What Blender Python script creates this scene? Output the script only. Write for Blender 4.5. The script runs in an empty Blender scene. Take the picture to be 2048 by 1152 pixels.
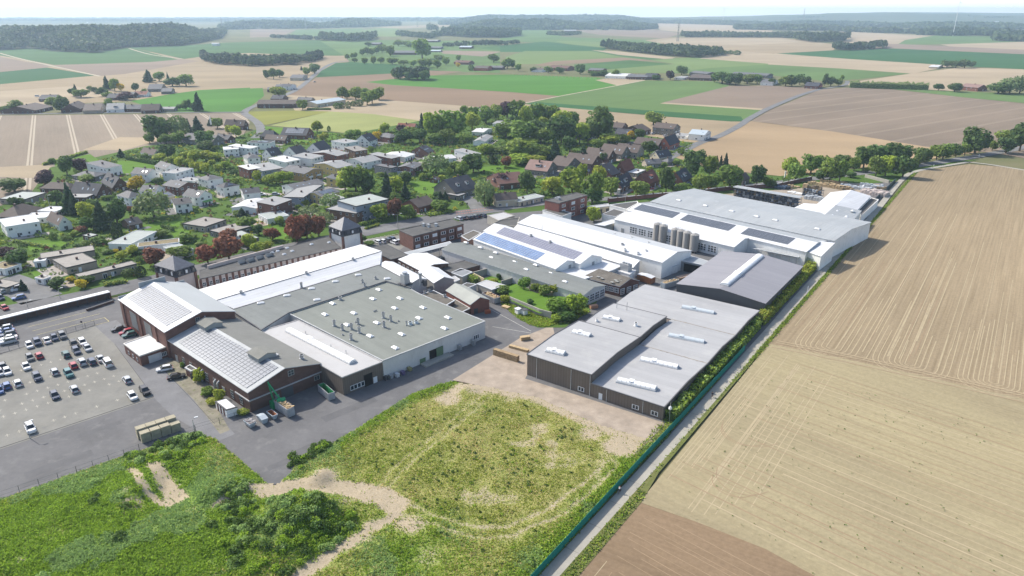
import bpy, math, random
import numpy as np
from mathutils import Vector
random.seed(7)
rng = np.random.default_rng(11)
D = bpy.data
SC = bpy.context.scene
COL = SC.collection
# ------------------------------------------------------------------ camera, sky, sun, exposure
CAM_H = 100.0
FPX = 1420.0
HOR = 24.0
PITCH = math.atan((576 - HOR) / FPX)
cam = D.cameras.new('camera')
cam.sensor_width = 36.0
cam.lens = 36.0 * FPX / 2048.0
cam.clip_start = 1.0
cam.clip_end = 60000.0
cam_o = D.objects.new('camera', cam)
COL.objects.link(cam_o)
cam_o.location = (0, 0, CAM_H)
cam_o.rotation_euler = (math.pi / 2 - PITCH, 0, 0)
SC.camera = cam_o
SUN_EL = math.radians(41)
SUN_AZ = math.radians(145.4)          # from +x, counter-clockwise
sun_dir = Vector((math.cos(SUN_EL) * math.cos(SUN_AZ), math.cos(SUN_EL) * math.sin(SUN_AZ), math.sin(SUN_EL)))
world = D.worlds.new('World')
SC.world = world
world.use_nodes = True
wn = world.node_tree.nodes
bgn = wn['Background']
sky = wn.new('ShaderNodeTexSky')
sky.sky_type = 'NISHITA'
sky.sun_disc = False
sky.sun_elevation = SUN_EL
sky.sun_rotation = math.atan2(sun_dir.x, sun_dir.y)
sky.altitude = 100
sky.air_density = 1.0
sky.dust_density = 2.5
sky.ozone_density = 1.6
# the sky pales to milky white just above the horizon
wl = world.node_tree.links
wc = wn.new('ShaderNodeTexCoord'); ws = wn.new('ShaderNodeSeparateXYZ'); wl.new(wc.outputs['Generated'], ws.inputs[0])
wr_ = wn.new('ShaderNodeMapRange'); wr_.interpolation_type = 'SMOOTHSTEP'
wr_.inputs['From Min'].default_value = 0.0; wr_.inputs['From Max'].default_value = 0.11; wr_.inputs['To Min'].default_value = 1.0; wr_.inputs['To Max'].default_value = 0.0
wl.new(ws.outputs['Z'], wr_.inputs['Value'])
wm_ = wn.new('ShaderNodeMix'); wm_.data_type = 'RGBA'; wl.new(wr_.outputs['Result'], wm_.inputs[0]); wl.new(sky.outputs[0], wm_.inputs[6]); wm_.inputs[7].default_value = (6.6, 6.7, 6.7, 1)
wl.new(wm_.outputs[2], bgn.inputs['Color'])
bgn.inputs['Strength'].default_value = 0.145
sun = D.lights.new('sun', 'SUN')
sun.energy = 4.0
sun.angle = math.radians(0.5)
sun.color = (1.0, 0.94, 0.84)
sun_o = D.objects.new('sun', sun)
COL.objects.link(sun_o)
sun_o.rotation_euler = sun_dir.to_track_quat('Z', 'Y').to_euler()
SC.view_settings.view_transform = 'Standard'
SC.view_settings.look = 'None'
SC.view_settings.exposure = 0.56
SC.view_settings.gamma = 1.0
SC.render.engine = 'CYCLES'
SC.cycles.use_denoising = True
SC.cycles.max_bounces = 5
SC.cycles.diffuse_bounces = 2
SC.cycles.glossy_bounces = 2
SC.cycles.transmission_bounces = 3
SC.cycles.volume_bounces = 2
SC.cycles.transparent_max_bounces = 6
SC.cycles.caustics_reflective = False
SC.cycles.caustics_refractive = False
# ------------------------------------------------------------------ helpers
SP, CP = math.sin(PITCH), math.cos(PITCH)
def G(px, py, z=0.0):
 """point of the place seen at a pixel of the 2048x1152 photograph, at height z"""
 a = (px - 1024) / FPX
 b = (py - 576) / FPX
 d = (a, CP - b * SP, -(SP + b * CP))
 t = (z - CAM_H) / d[2]
 return Vector((d[0] * t, d[1] * t, z))
def depth(px, py, z=0.0):
 p = G(px, py, z)
 return p.y * CP + (CAM_H - z) * SP
def mpp(px, py, z=0.0):
 """metres per photograph pixel at that ground point"""
 return depth(px, py, z) / FPX
def hgt(px, yb, yt):
 """height of a vertical edge with its foot at (px, yb) and its top at row yt"""
 B = G(px, yb)
 b = (yt - 576) / FPX
 # ray of row yt: z = CAM_H - t (SP + b CP), y = t (CP - b SP)
 t = B.y / (CP - b * SP)
 return CAM_H - t * (SP + b * CP)
def Y(v):
 return Vector((v[0], v[1], 0))
def tag(o, label=None, cat=None, group=None, kind=None):
 if label: o['label'] = label
 if cat: o['category'] = cat
 if group: o['group'] = group
 if kind: o['kind'] = kind
 return o
def mesh(name, verts, faces, mats, fm=None, smooth=False):
 me = D.meshes.new(name)
 me.from_pydata([tuple(v) for v in verts], [], faces)
 if not isinstance(mats, (list, tuple)): mats = [mats]
 for m in mats: me.materials.append(m)
 if fm is not None: me.polygons.foreach_set('material_index', fm)
 if smooth: me.polygons.foreach_set('use_smooth', [True] * len(me.polygons))
 me.update()
 return me
def npmesh(name, V, F, mats, fm=None, smooth=False):
 """V (n,3) array, F (m,k) array of k-gons"""
 V = np.asarray(V, dtype=np.float32); F = np.asarray(F, dtype=np.int32)
 me = D.meshes.new(name)
 me.vertices.add(len(V)); me.vertices.foreach_set('co', V.ravel())
 k = F.shape[1]
 me.loops.add(F.size); me.loops.foreach_set('vertex_index', F.ravel())
 me.polygons.add(len(F))
 me.polygons.foreach_set('loop_start', np.arange(0, F.size, k, dtype=np.int32))
 me.polygons.foreach_set('loop_total', np.full(len(F), k, dtype=np.int32))
 if not isinstance(mats, (list, tuple)): mats = [mats]
 for m in mats: me.materials.append(m)
 if fm is not None: me.polygons.foreach_set('material_index', np.asarray(fm, dtype=np.int32))
 if smooth: me.polygons.foreach_set('use_smooth', np.ones(len(F), dtype=bool))
 me.update(calc_edges=True)
 return me
def link(name, me, parent=None, loc=(0, 0, 0), rz=0.0, scale=None):
 o = D.objects.new(name, me)
 COL.objects.link(o)
 o.location = loc
 if rz: o.rotation_euler = (0, 0, rz)
 if scale: o.scale = scale
 if parent: o.parent = parent
 return o
class MB:
 """collects boxes, prisms and tubes, in world metres relative to org"""
 def __init__(s, org=(0, 0, 0)):
  s.v = []; s.f = []; s.m = []; s.o = Vector(org)
 def face(s, pts, m=0):
  n = len(s.v)
  s.v += [Vector(p) - s.o for p in pts]
  s.f.append(list(range(n, n + len(pts)))); s.m.append(m)
 def box(s, c, size, rz=0.0, m=0):
  """c = centre of the bottom face"""
  cx, cy, cz = c; x, y, z = size[0] / 2, size[1] / 2, size[2]
  ca, sa = math.cos(rz), math.sin(rz)
  P = []
  for dz in (0, z):
   for dx, dy in ((-x, -y), (x, -y), (x, y), (-x, y)):
    P.append(Vector((cx + dx * ca - dy * sa, cy + dx * sa + dy * ca, cz + dz)))
  s.hexa(P, m)
 def hexa(s, P, m=0):
  n = len(s.v); s.v += [Vector(p) - s.o for p in P]
  for f in ((3, 2, 1, 0), (4, 5, 6, 7), (0, 1, 5, 4), (1, 2, 6, 5), (2, 3, 7, 6), (3, 0, 4, 7)):
   s.f.append([n + i for i in f]); s.m.append(m)
 def bar(s, a, b, w, hgt_, m=0):
  """box beam from a to b, w wide, hgt_ tall, a and b on its bottom axis"""
  a = Vector(a); b = Vector(b); d = b - a
  side = Vector((-d.y, d.x, 0))
  side = side.normalized() * (w / 2) if side.length > 1e-6 else Vector((w / 2, 0, 0))
  up = Vector((0, 0, hgt_))
  s.hexa([a - side, b - side, b + side, a + side, a - side + up, b - side + up, b + side + up, a + side + up], m)
 def prism(s, base, z0, z1, m=0, mt=None):
  """vertical prism on a ccw or cw plan polygon; z1 may be a list"""
  k = len(base)
  zt = z1 if isinstance(z1, (list, tuple)) else [z1] * k
  lo = [Vector((p[0], p[1], z0)) for p in base]
  hi = [Vector((p[0], p[1], zt[i])) for i, p in enumerate(base)]
  if not isinstance(z1, (list, tuple)): s.face(hi, m if mt is None else mt)
  for i in range(k):
   j = (i + 1) % k
   s.face([lo[i], lo[j], hi[j], hi[i]], m)
 def tube(s, a, b, r0, r1=None, n=8, m=0, cap=True):
  a = Vector(a); b = Vector(b); r1 = r0 if r1 is None else r1
  d = (b - a).normalized()
  u = d.orthogonal().normalized(); w = d.cross(u)
  A = [a + (u * math.cos(t) + w * math.sin(t)) * r0 for t in (2 * math.pi * i / n for i in range(n))]
  B = [b + (u * math.cos(t) + w * math.sin(t)) * r1 for t in (2 * math.pi * i / n for i in range(n))]
  k = len(s.v); s.v += [p - s.o for p in A + B]
  for i in range(n):
   j = (i + 1) % n
   s.f.append([k + i, k + j, k + n + j, k + n + i]); s.m.append(m)
  if cap:
   s.f.append([k + i for i in range(n)][::-1]); s.m.append(m)
   s.f.append([k + n + i for i in range(n)]); s.m.append(m)
 def dome(s, c, rx, ry, rz_, n=10, k=4, m=0):
  c = Vector(c)
  rows = []
  for j in range(k):
   t = (math.pi / 2) * j / k
   rows.append([c + Vector((rx * math.cos(t) * math.cos(2 * math.pi * i / n), ry * math.cos(t) * math.sin(2 * math.pi * i / n), rz_ * math.sin(t))) for i in range(n)])
  b = len(s.v)
  for r in rows: s.v += [p - s.o for p in r]
  s.v.append(c + Vector((0, 0, rz_)) - s.o)
  for j in range(k - 1):
   for i in range(n):
    q = (i + 1) % n
    s.f.append([b + j * n + i, b + j * n + q, b + (j + 1) * n + q, b + (j + 1) * n + i]); s.m.append(m)
  for i in range(n):
   s.f.append([b + (k - 1) * n + i, b + (k - 1) * n + (i + 1) % n, b + k * n]); s.m.append(m)
 def mesh(s, name, mats, smooth=False):
  return mesh(name, s.v, s.f, mats, s.m, smooth)
class Thing:
 def __init__(s, name, label, cat, origin=(0, 0, 0), group=None):
  s.e = D.objects.new(name, None); COL.objects.link(s.e)
  s.o = Vector(origin); s.e.location = s.o
  s.e.empty_display_size = 0.5
  tag(s.e, label, cat, group)
 def mb(s):
  return MB(s.o)
 def part(s, name, mb, mats, parent=None, smooth=False):
  return link(name, mb.mesh(name, mats, smooth), parent or s.e)
def inst(name, me, parent, loc, rz=0.0, scale=None, org=None):
 p = Vector(loc) - (org if org is not None else Vector((0, 0, 0)))
 return link(name, me, parent, p, rz, scale)
def copy_tree(o, parent=None):
 c = o.copy(); COL.objects.link(c)
 if parent: c.parent = parent
 for ch in list(o.children): copy_tree(ch, c)
 return c
def inside(px, py, poly):
 """vectorised point in polygon"""
 px = np.asarray(px); py = np.asarray(py)
 r = np.zeros(px.shape, bool)
 n = len(poly)
 for i in range(n):
  x0, y0 = poly[i][0], poly[i][1]; x1, y1 = poly[(i + 1) % n][0], poly[(i + 1) % n][1]
  c = ((y0 > py) != (y1 > py))
  with np.errstate(divide='ignore', invalid='ignore'):
   xi = (x1 - x0) * (py - y0) / ((y1 - y0) if y1 != y0 else 1e-9) + x0
  r ^= c & (px < xi)
 return r
def seg_dist(px, py, line):
 """distance of points to a polyline"""
 best = np.full(np.shape(px), 1e9)
 for (x0, y0), (x1, y1) in zip(line[:-1], line[1:]):
  dx, dy = x1 - x0, y1 - y0
  L = dx * dx + dy * dy + 1e-9
  t = np.clip(((px - x0) * dx + (py - y0) * dy) / L, 0, 1)
  best = np.minimum(best, np.hypot(px - x0 - t * dx, py - y0 - t * dy))
 return best
def vnoise(x, y, seed=0):
 """smooth value noise 0..1"""
 x = np.asarray(x, float); y = np.asarray(y, float)
 xi = np.floor(x).astype(np.int64); yi = np.floor(y).astype(np.int64)
 fx = x - xi; fy = y - yi
 fx = fx * fx * (3 - 2 * fx); fy = fy * fy * (3 - 2 * fy)
 def hsh(a, b):
  n = (a * 374761393 + b * 668265263 + seed * 974634777) & 0x7fffffff
  n = ((n ^ (n >> 13)) * 1274126177) & 0x7fffffff
  return ((n ^ (n >> 16)) & 0xffff) / 65535.0
 return (hsh(xi, yi) * (1 - fx) * (1 - fy) + hsh(xi + 1, yi) * fx * (1 - fy)
   + hsh(xi, yi + 1) * (1 - fx) * fy + hsh(xi + 1, yi + 1) * fx * fy)
def fbm(x, y, seed=0, o=4):
 r = 0; a = 0.5; t = 0
 for i in range(o):
  r = r + a * vnoise(np.asarray(x) * 2 ** i, np.asarray(y) * 2 ** i, seed + i); t += a; a *= 0.5
 return r / t
# ------------------------------------------------------------------ materials
MATS = {}
def nt(name):
 m = D.materials.new(name); m.use_nodes = True
 t = m.node_tree
 return m, t.nodes, t.links, t.nodes['Principled BSDF']
def setp(b, rough, spec=0.3, metal=0.0):
 b.inputs['Roughness'].default_value = rough
 b.inputs['Metallic'].default_value = metal
 b.inputs['Specular IOR Level'].default_value = spec
def ramp(ns, ls, src, p0, c0, p1, c1):
 r = ns.new('ShaderNodeValToRGB')
 r.color_ramp.elements[0].position = p0; r.color_ramp.elements[0].color = (*c0, 1)
 r.color_ramp.elements[1].position = p1; r.color_ramp.elements[1].color = (*c1, 1)
 ls.new(src, r.inputs[0])
 return r
def noise(ns, ls, vec, scale, detail=4, rough=0.55):
 n = ns.new('ShaderNodeTexNoise')
 n.inputs['Scale'].default_value = scale; n.inputs['Detail'].default_value = detail
 n.inputs['Roughness'].default_value = rough
 if vec is not None: ls.new(vec, n.inputs['Vector'])
 return n
def mapped(ns, ls, rz=0.0, scale=(1, 1, 1)):
 """world position, turned so that x runs along direction rz, then scaled"""
 g = ns.new('ShaderNodeNewGeometry')
 r = ns.new('ShaderNodeVectorRotate'); r.rotation_type = 'Z_AXIS'
 r.inputs['Angle'].default_value = -rz
 ls.new(g.outputs['Position'], r.inputs['Vector'])
 m = ns.new('ShaderNodeVectorMath'); m.operation = 'MULTIPLY'
 m.inputs[1].default_value = scale
 ls.new(r.outputs[0], m.inputs[0])
 return m.outputs[0]
def mixc(ns, ls, fac, a, b, mode='MIX'):
 m = ns.new('ShaderNodeMix'); m.data_type = 'RGBA'; m.blend_type = mode
 if isinstance(fac, (int, float)): m.inputs[0].default_value = fac
 else: ls.new(fac, m.inputs[0])
 for i, c in ((6, a), (7, b)):
  if isinstance(c, tuple): m.inputs[i].default_value = (*c[:3], 1)
  else: ls.new(c, m.inputs[i])
 return m.outputs[2]
def M(name, c, rough=0.7, var=0.12, scale=0.35, spec=0.3, metal=0.0, stain=None, rz=0.0, stretch=(1, 1, 1), bump=0.0, seam=None):
 """plain painted or mineral surface with broad weathering and fine grain"""
 if name in MATS: return MATS[name]
 m, ns, ls, b = nt(name)
 setp(b, rough, spec, metal)
 v = mapped(ns, ls, rz, stretch)
 n1 = noise(ns, ls, v, scale, 5, 0.6)
 n2 = noise(ns, ls, v, scale * 14, 3, 0.6)
 lo = tuple(x * (1 - var) for x in c); hi = tuple(min(1, x * (1 + var)) for x in c)
 r = ramp(ns, ls, n1.outputs['Fac'], 0.3, lo, 0.7, hi)
 r2 = ramp(ns, ls, n2.outputs['Fac'], 0.3, (1 - var * .7,) * 3, 0.7, (1, 1, 1))
 out = mixc(ns, ls, 1.0, r.outputs[0], r2.outputs[0], 'MULTIPLY')
 if stain:
  n3 = noise(ns, ls, v, scale * 3.1, 6, 0.65)
  f = ramp(ns, ls, n3.outputs['Fac'], 0.55, (0, 0, 0), 0.72, (1, 1, 1))
  out = mixc(ns, ls, f.outputs[0], out, stain)
 if seam:
  sx = ns.new('ShaderNodeSeparateXYZ'); ls.new(mapped(ns, ls, seam[0]), sx.inputs[0])
  pp = ns.new('ShaderNodeMath'); pp.operation = 'PINGPONG'; pp.inputs[1].default_value = seam[1] / 2; ls.new(sx.outputs[0], pp.inputs[0])
  lt = ns.new('ShaderNodeMath'); lt.operation = 'LESS_THAN'; lt.inputs[1].default_value = seam[2]; ls.new(pp.outputs[0], lt.inputs[0])
  mu = ns.new('ShaderNodeMath'); mu.operation = 'MULTIPLY'; mu.inputs[1].default_value = seam[3]; ls.new(lt.outputs[0], mu.inputs[0])
  out = mixc(ns, ls, mu.outputs[0], out, tuple(x * .55 for x in c))
  n4 = noise(ns, ls, mapped(ns, ls, seam[0], (.5 / seam[1], .02, 0)), 1.0, 2, .5)
  r4 = ramp(ns, ls, n4.outputs['Fac'], .35, (.91, .91, .91), .65, (1, 1, 1)); out = mixc(ns, ls, 1.0, out, r4.outputs[0], 'MULTIPLY')
 ls.new(out, b.inputs['Base Color'])
 if bump:
  bp = ns.new('ShaderNodeBump'); bp.inputs['Strength'].default_value = bump
  ls.new(n2.outputs['Fac'], bp.inputs['Height']); ls.new(bp.outputs[0], b.inputs['Normal'])
 MATS[name] = m
 return m
def FIELD(name, c1, c2, rz=0.0, fine=0.9, amt=0.55, patch=0.012, tint=None, tram=None):
 """soil or crop: streaks along direction rz, broad patches, optional wheel lines every tram=(spacing, width, colour)"""
 if name in MATS: return MATS[name]
 m, ns, ls, b = nt(name)
 setp(b, 0.95, 0.05)
 v = mapped(ns, ls, rz, (0.018, fine, 0))
 n1 = noise(ns, ls, v, 1.0, 5, 0.65)
 v2 = mapped(ns, ls, rz, (0.35, 1, 0))
 n2 = noise(ns, ls, v2, patch, 4, 0.6)
 n3 = noise(ns, ls, mapped(ns, ls), 1.1, 4, 0.75)
 r = ramp(ns, ls, n1.outputs['Fac'], 0.5 - 0.3 * amt - .02, c1, 0.5 + 0.3 * amt, c2) if False else ramp(ns, ls, n1.outputs['Fac'], 0.32, tuple(c1[i] * amt + (c1[i] + c2[i]) / 2 * (1 - amt) for i in range(3)), 0.68, tuple(c2[i] * amt + (c1[i] + c2[i]) / 2 * (1 - amt) for i in range(3)))
 r2 = ramp(ns, ls, n2.outputs['Fac'], 0.3, (0.80, 0.81, 0.82), 0.72, tint or (1.1, 1.1, 1.1))
 out = mixc(ns, ls, 1.0, r.outputs[0], r2.outputs[0], 'MULTIPLY')
 r3 = ramp(ns, ls, n3.outputs['Fac'], 0.3, (0.84, 0.84, 0.84), 0.7, (1.08, 1.08, 1.08))
 out = mixc(ns, ls, 1.0, out, r3.outputs[0], 'MULTIPLY')
 if tram:
  sp, w, col = tram
  sx = ns.new('ShaderNodeSeparateXYZ'); ls.new(mapped(ns, ls, rz), sx.inputs[0])
  def stripe(off):
   a = ns.new('ShaderNodeMath'); a.operation = 'ADD'; a.inputs[1].default_value = off
   ls.new(sx.outputs[1], a.inputs[0])
   p = ns.new('ShaderNodeMath'); p.operation = 'PINGPONG'; p.inputs[1].default_value = sp / 2
   ls.new(a.outputs[0], p.inputs[0])
   c = ns.new('ShaderNodeMath'); c.operation = 'LESS_THAN'; c.inputs[1].default_value = w
   ls.new(p.outputs[0], c.inputs[0])
   return c
  s1, s2 = stripe(0), stripe(2.4)
  mx = ns.new('ShaderNodeMath'); mx.operation = 'MAXIMUM'
  ls.new(s1.outputs[0], mx.inputs[0]); ls.new(s2.outputs[0], mx.inputs[1])
  k = ns.new('ShaderNodeMath'); k.operation = 'MULTIPLY'; k.inputs[1].default_value = 0.75
  ls.new(mx.outputs[0], k.inputs[0])
  out = mixc(ns, ls, k.outputs[0], out, col)
 ls.new(out, b.inputs['Base Color'])
 MATS[name] = m
 return m
def structure(name, pts, z, mat, px=True):
 """flat ground sheet on photograph pixels"""
 P = [G(x, y, z) for x, y in pts] if px else [Vector((p[0], p[1], z)) for p in pts]
 if sum(P[i].x * P[(i + 1) % len(P)].y - P[(i + 1) % len(P)].x * P[i].y for i in range(len(P))) < 0: P.reverse()
 o = link(name, mesh(name, P, [list(range(len(P)))], mat))
 tag(o, kind='structure')
 return o
def smoothline(P, n=6):
 """Catmull-Rom through points"""
 P = [Vector(p) for p in P]; out = []
 for i in range(len(P) - 1):
  a = P[max(0, i - 1)]; b = P[i]; c = P[i + 1]; d = P[min(len(P) - 1, i + 2)]
  for k in range(n):
   t = k / n
   out.append(0.5 * ((2 * b) + (c - a) * t + (2 * a - 5 * b + 4 * c - d) * t * t + (3 * b - a - 3 * c + d) * t ** 3))
 out.append(P[-1])
 return out
def ribbon_vf(P, w, z):
 V = []; F = []
 n = len(P)
 for i in range(n):
  t = (P[min(n - 1, i + 1)] - P[max(0, i - 1)]); t.z = 0
  s = Vector((-t.y, t.x, 0)).normalized() * (w / 2)
  V += [Vector((P[i].x, P[i].y, z)) + s, Vector((P[i].x, P[i].y, z)) - s]
 for i in range(n - 1):
  F.append([2 * i + 1, 2 * i + 3, 2 * i + 2, 2 * i])
 return V, F
def road(name, pts, w, z, mat, n=6, px=True):
 P = [G(x, y) for x, y in pts] if px else [Vector((p[0], p[1], 0)) for p in pts]
 V, F = ribbon_vf(smoothline(P, n), w, z)
 o = link(name, mesh(name, V, F, mat)); tag(o, kind='structure')
 return o
# ------------------------------------------------------------------ ground, fields, roads
ASPH = M('asphalt', (0.142, 0.14, 0.142), 0.9, 0.16, 0.08, 0.2, stain=(0.18, 0.177, 0.175))
ASPH2 = M('asphalt_old', (0.17, 0.17, 0.17), 0.9, 0.18, 0.1, 0.2, stain=(0.21, 0.205, 0.19))
CONC = M('concrete_paving', (0.215, 0.21, 0.19), 0.9, 0.14, 0.12, 0.2, stain=(0.17, 0.168, 0.158))
LANE = M('lane_concrete', (0.36, 0.34, 0.29), 0.9, 0.12, 0.2, 0.2, stain=(0.29, 0.28, 0.25))
DUST = M('farm_track_dust', (0.42, 0.37, 0.27), 0.95, 0.12, 0.05, 0.1)
PAVE = M('paving_light', (0.34, 0.31, 0.28), 0.9, 0.12, 0.3, 0.2)
GRAVEL = M('gravel_pink', (0.36, 0.30, 0.24), 0.95, 0.2, 0.25, 0.1, stain=(0.30, 0.26, 0.215), bump=0.3)
LAWN = FIELD('garden_lawn', (0.06, 0.115, 0.022), (0.10, 0.16, 0.035), 0.3, 0.3, 0.7, 0.06)
LAWN_B = FIELD('bright_lawn', (0.09, 0.18, 0.022), (0.125, 0.22, 0.035), 0.5, 0.5, 0.6, 0.05)
BASE = FIELD('far_country', (0.13, 0.145, 0.06), (0.20, 0.18, 0.10), 0.2, 0.02, 0.8, 0.004)
TAN = (0.40, 0.31, 0.195); TANL = (0.47, 0.375, 0.245)
f_tan = FIELD('tan_field', (0.298, 0.232, 0.148), (0.353, 0.278, 0.180), 0.15, 0.25, 0.6, 0.01)
f_tan2 = FIELD('tan_field_pale', (0.353, 0.282, 0.189), (0.412, 0.332, 0.230), -0.1, 0.2, 0.5, 0.01)
f_brown = FIELD('brown_field', (0.218, 0.154, 0.102), (0.260, 0.187, 0.127), 0.1, 0.3, 0.6, 0.004)
f_mauve = FIELD('mauve_soil', (0.231, 0.178, 0.135), (0.273, 0.212, 0.160), 0.2, 0.3, 0.6, 0.004)
f_g = FIELD('crop_green', (0.063, 0.129, 0.041), (0.084, 0.158, 0.053), 0.1, 0.15, 0.5, 0.008)
f_gb = FIELD('crop_green_bright', (0.071, 0.183, 0.029), (0.092, 0.216, 0.041), 0.2, 0.2, 0.5, 0.01)
f_gd = FIELD('crop_green_dark', (0.038, 0.108, 0.041), (0.055, 0.133, 0.049), 0.1, 0.2, 0.5, 0.01)
f_gl = FIELD('crop_green_light', (0.143, 0.199, 0.070), (0.176, 0.237, 0.090), 0.3, 0.2, 0.5, 0.004)
f_gm = FIELD('crop_green_mid', (0.105, 0.170, 0.057), (0.130, 0.199, 0.070), 0.6, 0.2, 0.4, 0.01)
f_pale = FIELD('pale_meadow', (0.252, 0.274, 0.098), (0.302, 0.315, 0.123), 0.4, 0.4, 0.5, 0.02)
f_olive = FIELD('olive_meadow', (0.202, 0.207, 0.049), (0.244, 0.245, 0.066), 0.4, 0.4, 0.5, 0.02)
# one sheet to the horizon
R_ = 13900
structure('ground', [(-R_, -400), (R_, -400), (R_, R_), (-R_, R_)], 0.0, BASE, px=False)
zf = [0.02]
def fld(pts, mat, name='field', dz=0.004):
 zf[0] += dz
 return structure(name, pts, zf[0], mat)
# -- far mosaic, back to front (pixels of the photograph)
fld([(500, 58), (592, 60), (560, 73), (500, 75)], f_mauve)
fld([(592, 60), (725, 57), (728, 73), (575, 73)], f_gm)
fld([(722, 60), (797, 53), (802, 73), (722, 73)], f_gl)
fld([(750, 55), (905, 47), (908, 53), (800, 57)], f_tan)
fld([(1310, 47), (1420, 48), (1545, 56), (1545, 64), (1380, 67), (1320, 60)], f_tan2)
fld([(1140, 60), (1200, 70), (1330, 77), (1365, 67), (1310, 59), (1230, 55)], f_mauve)
fld([(1190, 50), (1270, 52), (1265, 58), (1200, 60)], f_gm)
fld([(1660, 62), (1875, 72), (1790, 91), (1690, 86)], f_tan2)
fld([(1810, 80), (1870, 71), (2060, 74), (2060, 84), (1850, 89), (1795, 89)], f_gm)
fld([(1880, 89), (2060, 83), (2060, 101), (1900, 93)], f_tan2)
fld([(1690, 88), (1800, 88), (2060, 100), (2060, 111), (1786, 99), (1700, 97)], f_mauve)
# left block
fld([(-40, 104), (700, 104), (700, 122), (650, 140), (600, 175), (400, 182), (265, 202), (-40, 215)], f_tan)
fld([(-40, 106), (60, 125), (105, 131), (85, 137), (-40, 147)], f_mauve)
fld([(105, 131), (360, 118), (400, 122), (250, 148), (200, 152)], f_mauve)
fld([(-40, 104), (70, 96), (175, 105), (262, 95), (355, 119), (300, 124), (108, 130), (60, 121)], f_g)
fld([(262, 95), (370, 91), (460, 85), (640, 80), (730, 92), (692, 112), (600, 110), (500, 106), (440, 108), (368, 118)], f_g)
fld([(-40, 148), (95, 135), (192, 151), (-40, 172)], f_gd)
fld([(-40, 185), (150, 172), (230, 190), (60, 212), (-40, 214)], f_tan2)
fld([(262, 202), (330, 190), (400, 180), (525, 174), (528, 192), (495, 217), (478, 224), (330, 225)], f_gb)
fld([(500, 136), (602, 113), (697, 111), (698, 123), (647, 141), (600, 173), (500, 177)], f_tan)
# middle block
fld([(640, 82), (760, 80), (1000, 82), (1000, 146), (900, 143), (700, 124), (690, 112)], f_gm)
fld([(880, 101), (1005, 103), (965, 113), (885, 107)], f_mauve)
fld([(955, 96), (1026, 89), (1026, 104), (1005, 103)], f_g)
fld([(1000, 58), (1100, 59), (1125, 74), (1300, 80), (1360, 82), (1350, 92), (1200, 90), (1000, 82)], f_gm)
fld([(1110, 82), (1250, 85), (1330, 88), (1340, 98), (1215, 95), (1150, 91)], f_gl)
fld([(1000, 91), (1090, 83), (1152, 90), (1215, 96), (1205, 102), (1060, 104), (1000, 104)], f_gd)
fld([(1010, 114), (1050, 102), (1190, 102), (1350, 117), (1180, 120), (1090, 128), (1020, 128)], f_gl)
fld([(1180, 102), (1260, 106), (1350, 117), (1300, 120), (1235, 112)], f_g)
fld([(1182, 100), (1240, 103), (1350, 115), (1340, 119), (1240, 110)], f_tan2)
fld([(1068, 130), (1110, 122), (1245, 115), (1310, 121), (1140, 127), (1085, 132)], f_brown)
fld([(1148, 129), (1260, 120), (1345, 128), (1225, 138), (1150, 142)], f_g)
fld([(1190, 146), (1225, 138), (1350, 128), (1300, 120), (1390, 114), (1560, 125), (1560, 133), (1420, 136), (1335, 146)], f_gl)
fld([(1400, 117), (1440, 98), (1545, 107), (1545, 128)], f_tan2)
fld([(1290, 81), (1340, 75), (1560, 75), (1680, 90), (1665, 101), (1553, 108), (1440, 99), (1350, 92)], f_tan)
fld([(1310, 83), (1345, 77), (1560, 77), (1610, 84), (1500, 90), (1400, 90)], f_tan2)
fld([(1553, 107), (1660, 101), (1786, 97), (2060, 109), (2060, 139), (1900, 131), (1700, 118)], f_gd)
fld([(1536, 109), (1553, 107), (1700, 118), (1905, 131), (1822, 148), (1536, 129)], f_tan2)
fld([(1335, 146), (1420, 136), (1536, 129), (1680, 137), (1822, 147), (1720, 158), (1650, 162), (1536, 150)], f_gm)
fld([(1690, 166), (1822, 147), (1920, 135), (2060, 139), (2060, 165), (1900, 182), (1700, 172)], f_tan2)
# centre fields
fld([(632, 154), (642, 142), (672, 126), (700, 124), (785, 129), (890, 142), (785, 148)], f_gd)
fld([(632, 155), (785, 147), (857, 141), (925, 143), (860, 152), (730, 164), (608, 172)], f_brown)
fld([(606, 172), (730, 163), (785, 168), (1024, 185), (1119, 192), (1030, 210), (980, 216), (770, 200), (660, 194), (572, 190)], f_brown)
fld([(572, 190), (660, 194), (770, 200), (985, 216), (840, 242), (684, 226), (590, 222)], f_tan2)
fld([(732, 164), (785, 158), (857, 151), (1024, 149), (1195, 155), (1245, 170), (1117, 192), (1024, 184), (785, 170)], f_gb)
fld([(1190, 160), (1240, 154), (1290, 160), (1240, 172)], f_tan2)
fld([(1050, 208), (1119, 192), (1245, 169), (1290, 161), (1434, 163), (1460, 172), (1322, 206), (1526, 220), (1490, 244), (1461, 243)], f_gm)
fld([(1050, 209), (1072, 204), (1300, 221), (1482, 233), (1489, 244), (1461, 244)], f_gd)
fld([(1322, 206), (1458, 172), (1536, 171), (1642, 177), (1602, 190), (1526, 219)], f_mauve)
fld([(1320, 207), (1330, 205), (1526, 217), (1522, 220)], f_tan2)
fld([(1030, 212), (1048, 208), (1300, 231), (1461, 243), (1492, 243), (1458, 269), (1400, 286), (1130, 262)], f_tan)
FB = FIELD('right_brown_field', (0.205, 0.16, 0.12), (0.25, 0.20, 0.15), 0.61, 0.5, 0.6, 0.012, tram=(34.0, 0.5, (0.31, 0.255, 0.195)))
fld([(1640, 179), (1686, 175), (1786, 179), (1921, 194), (2080, 210), (2080, 322), (1990, 306), (1850, 293), (1743, 276), (1666, 263), (1536, 246), (1502, 242), (1540, 220)], FB)
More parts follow.
